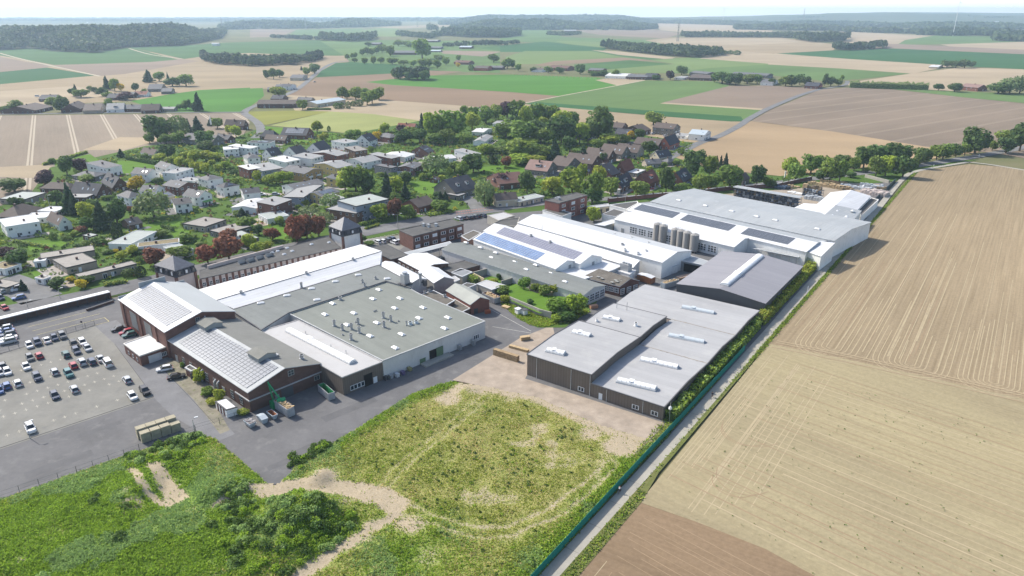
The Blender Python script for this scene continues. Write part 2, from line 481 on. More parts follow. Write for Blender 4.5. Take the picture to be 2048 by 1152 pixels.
fld([(1776, 177), (1950, 184), (2080, 188), (2080, 209), (1921, 194)], f_gm)
f_or = FIELD('tan_field_orange', (0.33, 0.24, 0.145), (0.37, 0.275, 0.17), 2.8, 0.4, 0.5, 0.01)
fld([(1320, 316), (1400, 287), (1480, 254), (1500, 242), (1666, 263), (1850, 293), (1960, 304), (1900, 312), (1750, 335), (1560, 352), (1450, 340)], f_or)
fld([(495, 223), (590, 221), (662, 223), (532, 250), (497, 240)], f_olive)
fld([(540, 251), (660, 223), (745, 228), (838, 241), (800, 258), (712, 268)], f_pale)
FL = FIELD('left_plough_field', (0.235, 0.19, 0.145), (0.285, 0.235, 0.18), 2.122, 0.55, 0.6, 0.012, tram=(30.0, 0.7, (0.46, 0.40, 0.31)))
fld([(-120, 232), (0, 231), (487, 226), (500, 246), (470, 300), (250, 320), (60, 388), (-120, 460)], FL)
fld([(-40, 336), (95, 329), (128, 349), (60, 356), (-40, 352)], f_tan2)
fld([(165, 300), (240, 274), (330, 276), (250, 300)], f_tan2)
# village floor and factory floor
fld([(-140, 470), (60, 388), (100, 335), (290, 292), (470, 275), (530, 252), (700, 268), (900, 230), (1040, 213), (1130, 246), (1400, 288), (1340, 312), (1450, 345), (1560, 352), (1700, 338), (1830, 330), (1960, 318), (1840, 345), (1790, 362), (1500, 392), (1250, 415), (900, 450), (600, 500), (380, 560), (240, 590), (-140, 670)], LAWN, 'lawn')
for pts in ([(108, 322), (180, 308), (205, 325), (110, 332)], [(232, 322), (330, 318), (300, 345), (240, 350)], [(527, 252), (585, 257), (680, 268), (650, 292), (560, 280), (525, 270)],
   [(815, 365), (890, 358), (960, 388), (880, 395), (835, 385)], [(1010, 330), (1070, 328), (1100, 352), (1090, 368), (1030, 365)], [(530, 455), (600, 440), (640, 455), (590, 480), (545, 480)],
   [(50, 482), (120, 479), (140, 490), (60, 502)], [(60, 543), (100, 535), (115, 543), (72, 555)], [(285, 450), (370, 440), (350, 460), (290, 470)], [(950, 455), (1000, 448), (1010, 455), (960, 462)],
   [(960, 335), (1010, 328), (1050, 345), (1000, 360), (960, 350)], [(340, 462), (372, 455), (385, 466), (350, 476)], [(1030, 372), (1080, 362), (1090, 372), (1050, 380)]):
 fld(pts, LAWN_B, 'lawn', 0.004)
zf[0] += 0.008
fld([(-60, 1008), (0, 1001), (280, 903), (392, 866), (432, 886), (530, 974), (577, 962), (600, 930), (700, 872), (830, 790), (905, 764), (970, 752), (1050, 790), (1340, 870), (1640, 560), (1788, 364), (1600, 376), (1400, 392), (1250, 408), (1000, 428), (900, 446), (760, 482), (600, 500), (380, 566), (0, 640), (-60, 652)], ASPH, 'yard')
zf[0] += 0.008
ZY = zf[0]
fld([(-60, 727), (0, 709), (190, 652), (232, 690), (308, 796), (0, 899), (-60, 920)], CONC, 'parking_lot', 0.004)
fld([(190, 652), (232, 640), (330, 715), (470, 868), (432, 884), (345, 832), (308, 796), (232, 690)], M('access_road', (0.185, 0.185, 0.19), 0.9, 0.14, 0.15, 0.2, stain=(0.15, 0.15, 0.155)), 'access_road', 0.004)
fld([(318, 730), (372, 712), (460, 860), (440, 868), (388, 800)], M('rough_ground', (0.24, 0.22, 0.17), 0.95, 0.25, 0.3, 0.1, stain=(0.10, 0.13, 0.04)), 'rough_ground', 0.004)
fld([(905, 760), (1040, 676), (1105, 650), (1110, 672), (1050, 757), (1327, 845), (1345, 862), (1310, 884), (1200, 852), (1075, 797), (985, 777)], GRAVEL, 'gravel_yard', 0.004)
fld([(700, 486), (735, 478), (800, 470), (812, 490), (800, 500), (735, 500)], CONC, 'parking_lot', 0.004)
fld([(1400, 392), (1600, 376), (1700, 366), (1760, 368), (1710, 425), (1560, 440), (1440, 420)], M('storage_yard', (0.33, 0.28, 0.22), 0.95, 0.16, 0.1, 0.1), 'yard', 0.004)
fld([(1280, 510), (1350, 500), (1480, 540), (1420, 590), (1300, 575)], ASPH2, 'yard', 0.004)
fld([(985, 570), (1010, 552), (1200, 590), (1190, 612), (1130, 655), (1075, 655), (1040, 640)], LAWN, 'lawn', 0.004)
# roads
zr = ZY + 0.04
road('road', [(-60, 640), (0, 627), (120, 604), (240, 578), (380, 545), (520, 510), (660, 480), (780, 455), (900, 432), (1000, 418)], 13, zr, ASPH)
road('road', [(1000, 418), (1120, 404), (1250, 396), (1400, 383), (1560, 366), (1680, 352), (1780, 340), (1900, 322), (2000, 305), (2100, 285)], 8.5, zr + .004, ASPH2)
road('road', [(510, 277), (522, 264), (516, 247), (497, 233), (489, 225), (506, 214), (560, 195), (600, 175), (640, 141), (665, 127), (690, 123), (760, 118)], 8, zr, ASPH2)
road('road', [(-60, 231), (0, 229), (240, 226), (489, 225)], 6, zr, ASPH2)
road('road', [(1642, 178), (1600, 191), (1540, 216), (1500, 237), (1480, 251), (1440, 272), (1400, 286), (1370, 301), (1335, 318)], 7.5, zr, ASPH2)
road('road', [(1644, 178), (1660, 176), (1690, 170), (1695, 162)], 6, zr, ASPH2)
road('street', [(520, 398), (560, 405), (600, 422), (650, 440), (690, 452)], 6, zr, PAVE)
road('street', [(690, 452), (740, 462), (790, 455)], 8, zr + .004, ASPH2)
road('street', [(960, 425), (945, 405), (925, 395), (940, 385), (900, 372)], 8, zr + .008, ASPH2)
road('street', [(420, 376), (480, 381), (540, 391)], 5, zr, PAVE)
road('street', [(0, 560), (40, 575), (85, 600)], 14, zr, ASPH2)
road('street', [(330, 335), (420, 372), (450, 395)], 5, zr + .004, PAVE)
road('street', [(640, 300), (600, 330), (640, 365), (690, 380)], 5, zr + .004, PAVE)
road('street', [(1250, 398), (1225, 370), (1200, 350), (1215, 320), (1265, 285), (1340, 300)], 6, zr + .008, ASPH2)
road('farm_track', [(-20, 101), (30, 115), (95, 130), (200, 153)], 6, zr, DUST)
road('farm_track', [(258, 97), (300, 109), (365, 118)], 6, zr, DUST)
road('farm_track', [(1028, 211), (1119, 193), (1200, 178), (1290, 161)], 3.5, zr, DUST)
road('farm_track', [(980, 216), (1028, 211)], 4, zr, DUST)
LANEPTS = [(1040, 1222), (1101, 1152), (1255, 983), (1363, 864), (1530, 674), (1609, 583), (1728, 453), (1763, 409), (1806, 358), (1838, 342), (1936, 325)]
road('lane', LANEPTS, 3.2, zr, LANE)
road('farm_track', [(1936, 325), (1980, 330), (2048, 341), (2100, 349)], 3, zr, LANE)
# ------------------------------------------------------------------ building helpers
def T(c, r, x, y):
 return (512 * c + x / 4, 288 * r + y / 4)
BRICK = M('red_brick', (0.19, 0.10, 0.08), 0.85, 0.2, 0.5, 0.2, stain=(0.12, 0.075, 0.065), stretch=(1, 1, 2))
BRICKD = M('dark_brick', (0.135, 0.08, 0.067), 0.85, 0.2, 0.5, 0.2, stretch=(1, 1, 2))
WHITE = M('white_render', (0.82, 0.81, 0.78), 0.8, 0.06, 0.2, 0.2, stain=(0.66, 0.64, 0.60))
WHITEO = M('white_wall_old', (0.60, 0.59, 0.57), 0.85, 0.1, 0.12, 0.2, stain=(0.46, 0.44, 0.42), stretch=(1, 1, .4))
PINKW = M('pink_render', (0.56, 0.48, 0.44), 0.85, 0.08, 0.3, 0.2)
R_WHITE = M('white_sheet_roof', (0.66, 0.665, 0.67), 0.55, 0.05, 0.06, 0.3, stain=(0.57, 0.56, 0.53), seam=(-.773, 1.5, .05, .5))
R_GREY = M('grey_sheet_roof', (0.36, 0.38, 0.39), 0.6, 0.07, 0.06, 0.3, stain=(0.41, 0.42, 0.42), seam=(-.773, 1.5, .05, .5))
R_HALL = M('membrane_roof_light', (0.375, 0.375, 0.378), 0.7, 0.06, 0.05, 0.25, stain=(0.41, 0.408, 0.40), seam=(.951, 2.0, .05, .3))
R_ANNEX = M('membrane_roof_pale', (0.43, 0.425, 0.42), 0.7, 0.06, 0.1, 0.25, stain=(0.39, 0.375, 0.36))
R_MOSS = M('bitumen_roof_greenish', (0.215, 0.228, 0.205), 0.85, 0.08, 0.06, 0.2, stain=(0.185, 0.20, 0.18), seam=(.777, 1.1, .04, .22))
R_MOSS2 = M('bitumen_roof_grey', (0.20, 0.213, 0.205), 0.85, 0.1, 0.08, 0.2, stain=(0.17, 0.18, 0.172), seam=(.82, 1.1, .04, .25))
R_MAUVE = M('mauve_sheet_roof', (0.27, 0.265, 0.285), 0.6, 0.05, 0.05, 0.3, seam=(.951, 1.2, .05, .45))
R_DARK = M('dark_felt_roof', (0.11, 0.108, 0.104), 0.9, 0.16, 0.15, 0.2, stain=(0.155, 0.15, 0.145), seam=(.8, 1.1, .05, .3))
R_CORR = M('corrugated_brown_roof', (0.15, 0.135, 0.115), 0.9, 0.2, 0.3, 0.2, stain=(0.21, 0.20, 0.18), seam=(-.773, .9, .1, .4))
CLAD = M('brown_cladding', (0.16, 0.132, 0.112), 0.6, 0.06, 0.3, 0.3, seam=(.2, .6, .08, .4))
CLADG = M('grey_cladding', (0.105, 0.105, 0.11), 0.6, 0.06, 0.3, 0.3)
TRIM = M('pale_trim', (0.55, 0.56, 0.57), 0.6, 0.06, 0.5)
DTRIM = M('dark_trim', (0.07, 0.07, 0.075), 0.6, 0.1, 0.5)
CONCW = M('concrete_wall', (0.36, 0.34, 0.30), 0.9, 0.14, 0.3, 0.2, stain=(0.25, 0.24, 0.21))
GLASS = M('window_glass', (0.035, 0.045, 0.055), 0.12, 0.1, 0.5, 0.6)
FRAME = M('white_frame', (0.72, 0.73, 0.74), 0.5, 0.03, 0.5)
FRAMEG = M('grey_frame', (0.30, 0.31, 0.31), 0.6, 0.05, 0.5)
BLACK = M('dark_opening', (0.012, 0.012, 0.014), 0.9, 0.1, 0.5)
GREEN = M('green_door_paint', (0.12, 0.19, 0.11), 0.7, 0.1, 0.5)
DOME = M('rooflight_plastic', (0.80, 0.80, 0.79), 0.4, 0.04, 1.0, 0.4)
DOMEG = M('rooflight_plastic_grey', (0.50, 0.55, 0.58), 0.35, 0.06, 1.0, 0.4)
STEEL = M('galvanised_steel', (0.42, 0.43, 0.44), 0.45, 0.1, 0.6, 0.4, 0.4)
RUST = M('rusty_steel', (0.23, 0.10, 0.055), 0.9, 0.3, 0.8, 0.2, stain=(0.30, 0.16, 0.10))
WOOD = M('pale_timber', (0.48, 0.36, 0.21), 0.85, 0.2, 0.8, 0.2, stain=(0.36, 0.27, 0.16))
PV = M('solar_cells', (0.115, 0.14, 0.18), 0.28, 0.1, 0.1, 0.55)
PVB = M('solar_cells_blue', (0.20, 0.29, 0.47), 0.25, 0.22, 0.25, 0.55)
PVP = M('solar_cells_violet', (0.24, 0.245, 0.31), 0.28, 0.1, 0.25, 0.5)
UNIT = {}
def unit_window(nx=2, ny=1, fm=FRAME, gm=GLASS, fw=0.09):
 key = ('w', nx, ny, fm.name, gm.name)
 if key in UNIT: return UNIT[key]
 b = MB()
 b.box((0, 0, 0), (1, 0.10, 1), 0, 1)
 for i in range(nx + 1):
  x = -0.5 + i / nx
  w = fw if i in (0, nx) else fw * .8
  x = min(0.5 - w / 2, max(-0.5 + w / 2, x))
  b.box((x, 0, 0), (w, 0.18, 1), 0, 0)
 for j in range(ny + 1):
  h = fw if j in (0, ny) else fw * .8
  z = min(1 - h, max(0, j / ny - h / 2))
  b.box((0, 0, z), (0.99, 0.172, h), 0, 0)
 UNIT[key] = b.mesh('window', [fm, gm])
 return UNIT[key]
def unit_door(m, d=0.14):
 key = ('d', m.name)
 if key not in UNIT:
  b = MB(); b.box((0, 0, 0), (1, d, 1)); b.box((0, 0, 1), (1.06, d + .06, 0.03)); b.box((0.36, 0, 0.45), (0.05, d + .1, 0.05))
  UNIT[key] = b.mesh('door', [m])
 return UNIT[key]
def on_wall(t, name, me, P0, P1, s, z, w, h, parent=None):
 """put a unit window or door on the wall from P0 to P1, s metres along, z above ground"""
 P0 = Y(P0); P1 = Y(P1)
 d = (P1 - P0).normalized()
 p = P0 + d * s
 return link(name, me, parent or t.e, Vector((p.x, p.y, z)) - t.o, math.atan2(d.y, d.x), (w, 1, h))
def rooflight(kind='dome'):
 if kind in UNIT: return UNIT[kind]
 b = MB()
 if kind == 'dome':
  b.box((0, 0, 0), (2.6, 1.5, .28), 0, 1)
  P = [(-1.2, -.65, .28), (1.2, -.65, .28), (1.2, .65, .28), (-1.2, .65, .28), (-.8, -.1, .62), (.8, -.1, .62), (.8, .1, .62), (-.8, .1, .62)]
  b.hexa(P, 0)
  me = b.mesh('skylight', [DOME, TRIM])
 UNIT[kind] = me
 return me
def barrel(t, a, b_, w, h=0.75, mat=DOME, ribs=6):
 """barrel rooflight from a to b"""
 a = Vector(a); b_ = Vector(b_); d = (b_ - a); L = d.length; d.normalize()
 s = Vector((-d.y, d.x, 0)).normalized()
 mb = t.mb()
 n = 8
 def arc(p, r):
  return [p + s * (math.cos(math.pi * i / n) * w / 2 * r) + Vector((0, 0, 0.35 + math.sin(math.pi * i / n) * h * r)) for i in range(n + 1)]
 A, B = arc(a, 1), arc(b_, 1)
 for i in range(n): mb.face([A[i], A[i + 1], B[i + 1], B[i]], 0)
 mb.face(A, 0); mb.face(B[::-1], 0)
 for q in range(ribs + 1):
  p = a + d * (L * (q + .02) / (ribs + .04)); R0 = arc(p, 1.03); R1 = arc(p + d * 0.12, 1.03)
  for i in range(n): mb.face([R0[i], R0[i + 1], R1[i + 1], R1[i]], 1)
 mb.bar(a - d * .2 + Vector((0, 0, -.2)), b_ + d * .2 + Vector((0, 0, -.2)), w + .3, .5, 1)
 # one open flap
 p = a + d * (L * .3)
 mb.hexa([p - s * w * .4 + Vector((0, 0, h + .3)), p + d * (L / ribs) - s * w * .4 + Vector((0, 0, h + .3)), p + d * (L / ribs) + s * w * .4 + Vector((0, 0, h + .35)), p + s * w * .4 + Vector((0, 0, h + .35)),
             p - s * w * .4 + Vector((0, 0, h + .40)), p + d * (L / ribs) - s * w * .4 + Vector((0, 0, h + .40)), p + d * (L / ribs) + s * w * .4 + Vector((0, 0, h + .45)), p + s * w * .4 + Vector((0, 0, h + .45))], 0)
 return t.part('skylight', mb, [mat, TRIM])
def sheet(mb, quad, th=0.22, m=0, me=None):
 """slab on a roof face (3D points), th thick"""
 q = [Vector(p) for p in quad]
 n = len(mb.v); k = len(q)
 mb.v += [p - mb.o for p in q] + [p + Vector((0, 0, th)) - mb.o for p in q]
 mb.f.append([n + i for i in range(k)][::-1]); mb.m.append(m)
 mb.f.append([n + k + i for i in range(k)]); mb.m.append(m)
 for i in range(k):
  j = (i + 1) % k
  mb.f.append([n + i, n + j, n + k + j, n + k + i]); mb.m.append(m if me is None else me)
def ccw(P):
 P = [Vector(p) for p in P]
 if sum(P[i].x * P[(i + 1) % len(P)].y - P[(i + 1) % len(P)].x * P[i].y for i in range(len(P))) < 0: P.reverse()
 return P
def grow(P, r):
 """offset a ccw plan polygon outwards by r, keeping each z"""
 n = len(P); out = []
 for i in range(n):
  a, b, c = P[i - 1], P[i], P[(i + 1) % n]
  d1 = Y(b - a); d2 = Y(c - b)
  if d1.length < 1e-6 or d2.length < 1e-6: out.append(b); continue
  d1.normalize(); d2.normalize()
  n1 = Vector((d1.y, -d1.x, 0)); n2 = Vector((d2.y, -d2.x, 0))
  m = n1 + n2
  if m.length < 1e-3: m = n1
  m = m / max(.35, m.dot(n1))
  out.append(b + m * r)
 return out
def flat(name, label, pts, z, wm, rm, cat='building', parapet=0.25, em=None, group=None, z0=0.0, over=0.12):
 """flat-roofed building on roof-corner pixels"""
 P = ccw([G(x, y, z) for x, y in pts])
 c = sum((Y(p) for p in P), Vector()) / len(P)
 t = Thing(name, label, cat, c, group)
 t.P = P; t.z = z
 b = t.mb(); b.prism(P, z0, z - .02); t.wall = t.part('wall', b, [wm])
 b = t.mb()
 O = grow(P, over); I = grow(P, -.25)
 b.prism([Vector((p.x, p.y, 0)) for p in O], z - .2, z, 1)
 b.face([Vector((p.x, p.y, z + .01)) for p in I], 0)
 n = len(P)
 if parapet:
  for i in range(n):
   j = (i + 1) % n
   b.face([Vector((O[i].x, O[i].y, z)), Vector((O[j].x, O[j].y, z)), Vector((O[j].x, O[j].y, z + parapet)), Vector((O[i].x, O[i].y, z + parapet))], 1)
   b.face([Vector((O[i].x, O[i].y, z + parapet)), Vector((O[j].x, O[j].y, z + parapet)), Vector((I[j].x, I[j].y, z + parapet)), Vector((I[i].x, I[i].y, z + parapet))], 1)
   b.face([Vector((I[j].x, I[j].y, z + .0)), Vector((I[i].x, I[i].y, z + .0)), Vector((I[i].x, I[i].y, z + parapet)), Vector((I[j].x, I[j].y, z + parapet))], 1)
 t.roof = t.part('roof', b, [rm, em or TRIM])
 return t
def gable(name, label, e0, e1, r0, r1, ze, zr, wm, rm, far=None, cat='building', over=0.3, em=None, group=None, rect=True, zf=None, z0=0.0, rm2=None):
 """ridge-roofed building: near eave e0-e1, ridge r0-r1 (pixels), far eave mirrored unless given"""
 E0, E1 = G(*e0, ze), G(*e1, ze); R0, R1 = G(*r0, zr), G(*r1, zr)
 u = Y(E1 - E0).normalized(); v = Vector((-u.y, u.x, 0))
 if Y(R0 - E0).dot(v) < 0: v = -v
 if rect:
  o = (Y(R0 - E0).dot(v) + Y(R1 - E0).dot(v)) / 2
  s0 = (Y(R0 - E0).dot(u)) ; s1 = Y(R1 - E0).dot(u)
  R0 = E0 + v * o; R0.z = zr
  R1 = E1 + v * o; R1.z = zr
 zf = ze if zf is None else zf
 if far:
  F0, F1 = G(*far[0], zf), G(*far[1], zf)
  if rect:
   o = (Y(F0 - E0).dot(v) + Y(F1 - E0).dot(v)) / 2
   F0 = E0 + v * o; F1 = E1 + v * o; F0.z = F1.z = zf
 else:
  F0 = R0 * 2 - E0; F1 = R1 * 2 - E1
  F0.z = F1.z = zf
 c = (Y(E0) + Y(E1) + Y(F0) + Y(F1)) / 4
 t = Thing(name, label, cat, c, group)
 t.E0, t.E1, t.R0, t.R1, t.F0, t.F1, t.u, t.v = E0, E1, R0, R1, F0, F1, u, v
 base = [E0, E1, R1, F1, F0, R0]
 b = t.mb(); b.prism(base, z0, [p.z - .03 for p in base]); t.wall = t.part('wall', b, [wm])
 b = t.mb()
 s1 = (zr - ze) / max(.1, Y(R0 - E0).length); s2 = (zr - zf) / max(.1, Y(F0 - R0).length)
 x0, x1 = -u * over, u * over
 d1 = -v * over - Vector((0, 0, over * s1)); d2 = v * over - Vector((0, 0, over * s2))
 sheet(b, [E0 + x0 + d1, E1 + x1 + d1, R1 + x1, R0 + x0], .2, 0, 1)
 sheet(b, [R0 + x0 + v * .004, R1 + x1 + v * .004, F1 + x1 + d2, F0 + x0 + d2], .2, 2 if rm2 else 0, 1)
 t.roof = t.part('roof', b, [rm, em or TRIM] + ([rm2] if rm2 else []))
 t.s1 = s1
 return t
def slope_pt(t, a, k, side=0, dz=0.2):
 """point on a gable's near (side 0) or far slope: a along the eave 0..1, k from eave to ridge 0..1"""
 A, B, C, Dd = (t.E0, t.E1, t.R0, t.R1) if side == 0 else (t.F0, t.F1, t.R0, t.R1)
 p = A.lerp(B, a); q = C.lerp(Dd, a)
 return p.lerp(q, k) + Vector((0, 0, dz))
def panels(t, quad, nx, ny, mat, gap=0.06, name='solar_panel', bord=0.0):
 """array of panels on a 3D quad (a, b, c, d)"""
 a, b, c, d = [Vector(p) for p in quad]
 nrm = (b - a).cross(d - a).normalized()
 if nrm.z < 0: nrm = -nrm
 up = nrm * 0.14
 mb = t.mb()
 for i in range(nx):
  for j in range(ny):
   q = []
   for (fx, fy) in ((i + gap, j + gap), (i + 1 - gap, j + gap), (i + 1 - gap, j + 1 - gap), (i + gap, j + 1 - gap)):
    fx /= nx; fy /= ny
    q.append(a.lerp(b, fx).lerp(d.lerp(c, fx), fy))
   lo = [p + nrm * .06 for p in q]; hi = [p + up for p in q]
   mb.hexa(lo + hi, 0)
 return t.part(name, mb, [mat])
def vent_pipe(t, p, h, r, cap=True, m=STEEL, name='chimney', n=10):
 b = t.mb(); p = Vector(p)
 b.tube(p - Vector((0, 0, .2)), p + Vector((0, 0, h)), r, n=n)
 if cap:
  b.tube(p + Vector((0, 0, h * .82)), p + Vector((0, 0, h)), r * 1.35, n=n)
  b.tube(p + Vector((0, 0, -.1)), p + Vector((0, 0, .25)), r * 1.5, n=n)
 return t.part(name, b, [m])
def domes(t, pts, z, rz, w=1.0, name='skylight', me=None):
 me = me or rooflight()
 for x, y in pts:
  p = G(x, y, z)
  link(name, me, t.e, p - t.o, rz, (w, w, w))
HA = math.radians(-44.3)       # long axis of the factory sheds
LA = math.radians(54.5)        # direction of the lane and of the brown hall
# ================================================================== brown hall in front
def q22(x, y, z): return G(*T(2, 2, x, y), z)
ox = q22(1215, 955, 4.2)
uu = Vector((math.cos(LA), math.sin(LA), 0)); vv = Vector((-uu.y, uu.x, 0))
def loc(p): return (Y(p) - Y(ox)).dot(uu), (Y(p) - Y(ox)).dot(vv)
def W(a, b, z): return Vector((ox.x, ox.y, 0)) + uu * a + vv * b + Vector((0, 0, z))
wl = loc(q22(610, 785, 4.2))[1]                     # width of the low part
whi = loc(q22(90, 555, 6.9))[1]
a_s1 = loc(q22(1560, 607, 4.2))[0]; a_s2 = loc(q22(1780, 380, 4.2))[0]; a_e = loc(q22(1980, 185, 4.2))[0]
a_h1 = loc(q22(995, 390, 6.9))[0]; a_h2 = loc(q22(1255, 230, 6.2))[0]
hall = Thing('industrial_hall', 'dark brown clad hall with pale stepped roof and white barrel rooflights beside the lane', 'building', W(30, 12, 0))
b = hall.mb()
low, rg = 4.2, 4.9
prof = [(0, low), (a_s1 * .5, rg), (a_s1, low), ((a_s1 + a_s2) / 2, rg), (a_s2, low), ((a_s2 + a_e) / 2, rg), (a_e, low)]
b.prism([W(a, 0, 0) for a, z in prof] + [W(a, wl - .01, 0) for a, z in prof[::-1]], 0, [z - .02 for a, z in prof] + [z - .02 for a, z in prof[::-1]])
zz = [low, rg, low]
b.prism([W(a_h2, wl - .02, 0), W((a_s2 + a_e) / 2 if False else a_e - .01, wl - .02, 0), W(a_e - .01, whi, 0), W(a_h2, whi, 0)], 0, low - .04)
hall_wall = hall.part('wall', b, [CLAD])
b = hall.mb()
for (a0, z0), (a1, z1) in zip(prof[:-1], prof[1:]):
 top = wl if a0 < a_h2 - 1 else whi
 sheet(b, [W(a0 - (.2 if a0 == 0 else 0), -.2, z0), W(a1 + (.2 if a1 == a_e else 0), -.2, z1), W(a1 + (.2 if a1 == a_e else 0), top - .02, z1), W(a0 - (.2 if a0 == 0 else 0), top - .02, z0)], .18, 0, 1)
for (a0, z0), (a1, z1) in zip(prof[:-1], prof[1:]):
 b.bar(W(a0, -.2, z0 + .15), W(a1, -.2, z1 + .15), .3, .16, 1)
b.bar(W(-.2, -.2, low + .15), W(-.2, wl, low + .15), .3, .16, 1)
for a in (a_s1, a_s2):
 b.bar(W(a, 0, low + .17), W(a, wl, low + .17), .35, .05, 2)
 for k in range(22):
  b.box(W(a + random.uniform(-.3, .3), random.uniform(.5, wl - .5), low + .18), (random.uniform(.2, .9), random.uniform(.1, .25), .06), LA + 1.57, 2)
hall.part('roof', b, [R_HALL, CLADG, M('seam_dirt', (0.30, 0.27, 0.23), 0.9)])
# high front block and the middle block behind it
def hblock(a0, a1, b0, b1, z, zr, nm):
 b = hall.mb(); am = (a0 + a1) / 2
 base = [W(a0, b0, 0), W(am, b0, 0), W(a1, b0, 0), W(a1, b1, 0), W(am, b1, 0), W(a0, b1, 0)]
 zs = [z, zr, z, z, zr, z]
 b.prism(base, .01, [k - .02 for k in zs]); wo = hall.part('wall', b, [CLAD])
 b = hall.mb()
 sheet(b, [W(a0 - .15, b0 - .1, z), W(am, b0 - .1, zr), W(am, b1 + .15, zr), W(a0 - .15, b1 + .15, z)], .16, 0, 1)
 sheet(b, [W(am, b0 - .1, zr), W(a1 + .1, b0 - .1, z), W(a1 + .1, b1 + .15, z), W(am, b1 + .15, zr)], .16, 0, 1)
 for bb in (b0 - .1, b1 + .15):
  b.bar(W(a0, bb, z + .1), W(am, bb, zr + .1), .25, .2, 1); b.bar(W(am, bb, zr + .1), W(a1, bb, z + .1), .25, .2, 1)
 b.bar(W(a0 - .1, b0, z + .1), W(a0 - .1, b1, z + .1), .25, .14, 1); b.bar(W(a1, b0, z + .1), W(a1, b1, z + .1), .25, .14, 1)
 hall.part('roof', b, [R_HALL, CLADG])
hblock(0, a_h1, wl, whi, 6.9, 7.6, 'front')
whm = min(whi - 1.5, loc(q22(565, 285, 6.2))[1])
hblock(a_h1 + .02, a_h2, wl + .6, whi - 1.2, 6.0, 6.6, 'mid')
def hz_roof(x0, y0, x1, y1, z, w, mat=DOME, ribs=8):
 barrel(hall, q22(x0, y0, z), q22(x1, y1, z), w, .7, mat, ribs)
hz_roof(845, 740, 1150, 812, 4.75, 2.0); hz_roof(1030, 575, 1325, 640, 4.75, 2.0)
hz_roof(1255, 383, 1535, 440, 4.85, 1.9, DOMEG); hz_roof(1360, 157, 1615, 207, 4.85, 1.9, DOMEG)
hz_roof(280, 500, 420, 532, 7.3, 2.0, DOME, 5); hz_roof(487, 355, 625, 388, 7.35, 2.0, DOME, 5); hz_roof(732, 238, 862, 265, 6.5, 1.9, DOME, 5)
vent_pipe(hall, q22(990, 305, 6.5), 1.3, .45, m=DOME); vent_pipe(hall, q22(678, 265, 6.5), .8, .35, m=DOME)
vent_pipe(hall, q22(838, 165, 6.2), 3.0, .1, False); vent_pipe(hall, q22(918, 182, 6.2), 3.0, .1, False)
F0, F1 = W(-.01, 0, 0), W(-.01, whi, 0)
def front(nm, me, x, y, z, w, h):
 p = q22(x, y, z); on_wall(hall, nm, me, F0, F1, max(.8, loc(p)[1]), z, w, h)
front('window', unit_window(2), 535, 838, .9, 2.0, 1.3); front('window', unit_window(2), 980, 975, .9, 2.0, 1.3); front('window', unit_window(2), 1135, 1023, .9, 2.0, 1.3)
front('door', unit_door(FRAME), 698, 905, .05, 1.1, 2.1)
for x, y in ((1355, 898), (1410, 838), (1467, 780), (1527, 717)):
 p = q22(x, y, 1.0); on_wall(hall, 'window', unit_window(2), W(0, -.01, 0), W(100, -.01, 0), loc(p)[0], 1.0, 1.9, 1.4)
for bq in (1.0 * wl * .27, wl * .77):
 bb = hall.mb(); bb.tube(W(-.12, bq, 0), W(-.12, bq, 4.1), .06, n=6); hall.part('downpipe', bb, [TRIM])
for bq in (wl + .3, wl + (whi - wl) * .3, wl + (whi - wl) * .84):
 bb = hall.mb(); bb.tube(W(-.12, bq, 0), W(-.12, bq, 6.8), .06, n=6); hall.part('downpipe', bb, [TRIM])
bb = hall.mb(); bb.box(W(-.05, whi / 2, 0), (.1, whi, .3), LA); hall.part('plinth', bb, [CONCW])
# ================================================================== grey warehouse behind it
wh = gable('warehouse', 'dark grey clad warehouse with mauve gabled roof and a long white ridge rooflight', (1530, 607.5), (1604.7, 533.5), (1444, 574), (1523, 511), 5.2, 7.0, CLADG, R_MAUVE, em=CLADG)
barrel(wh, wh.R0 + wh.u * 4 + Vector((0, 0, .1)), wh.R1 - wh.u * 2.5 + Vector((0, 0, .1)), 3.0, .7, DOME, 12)
# ================================================================== big flat white-walled hall
big = flat('factory_hall', 'large flat greenish-grey roofed hall with dirty white walls and many roof vents', [(577, 627), (765.5, 722), (970, 643), (893, 611), (839, 588), (819, 577), (796, 568), (772, 563)], 6.2, WHITEO, R_MOSS, parapet=.18, em=M('roof_edge_grey', (0.42, 0.43, 0.43)))
def q12(x, y, z): return G(*T(1, 2, x, y), z)
rb = math.radians(44.5)
for x, y in [(613, 127), (552, 215), (783, 204), (728, 298), (967, 282), (935, 90), (1152, 86), (1110, 164), (1335, 160), (1303, 244), (1535, 240), (1508, 325), (1165, 373), (912, 387), (1113, 482), (983, 17)]:
 link('skylight', rooflight(), big.e, q12(x, y, 6.22) - big.o, HA, (.95, 1.0, 1.0))
for x, y in [(628, 305), (692, 338), (765, 332), (818, 290), (827, 360), (762, 415), (1020, 240), (1080, 268), (1025, 315)]:
 vent_pipe(big, q12(x, y, 6.2), 2.1, .42)
for x, y, h in [(1205, 300, 1.6), (1235, 292, 1.0), (1283, 282, .9), (675, 95, 1.2), (694, 378, .5), (798, 278, .5), (945, 190, .5), (960, 185, .5), (1140, 268, .4)]:
 vent_pipe(big, q12(x, y, 6.2), h, .5 if h > .8 and x != 1205 else .22, m=DOMEG if h in (1.0, .9) else STEEL)
A0, A1 = G(765.5, 722, 6.2), G(970, 643, 6.2)
Lf = Y(A1 - A0).length; df = Y(A1 - A0).normalized(); nf = Vector((df.y, -df.x, 0))
def sf(x, y, z=0): return Y(q12(x, y, z) - A0).dot(df)
on_wall(big, 'doorway', unit_door(BLACK), A0, A1, (sf(1375, 580) + sf(1437, 560)) / 2, .05, sf(1437, 560) - sf(1375, 580), 3.4)
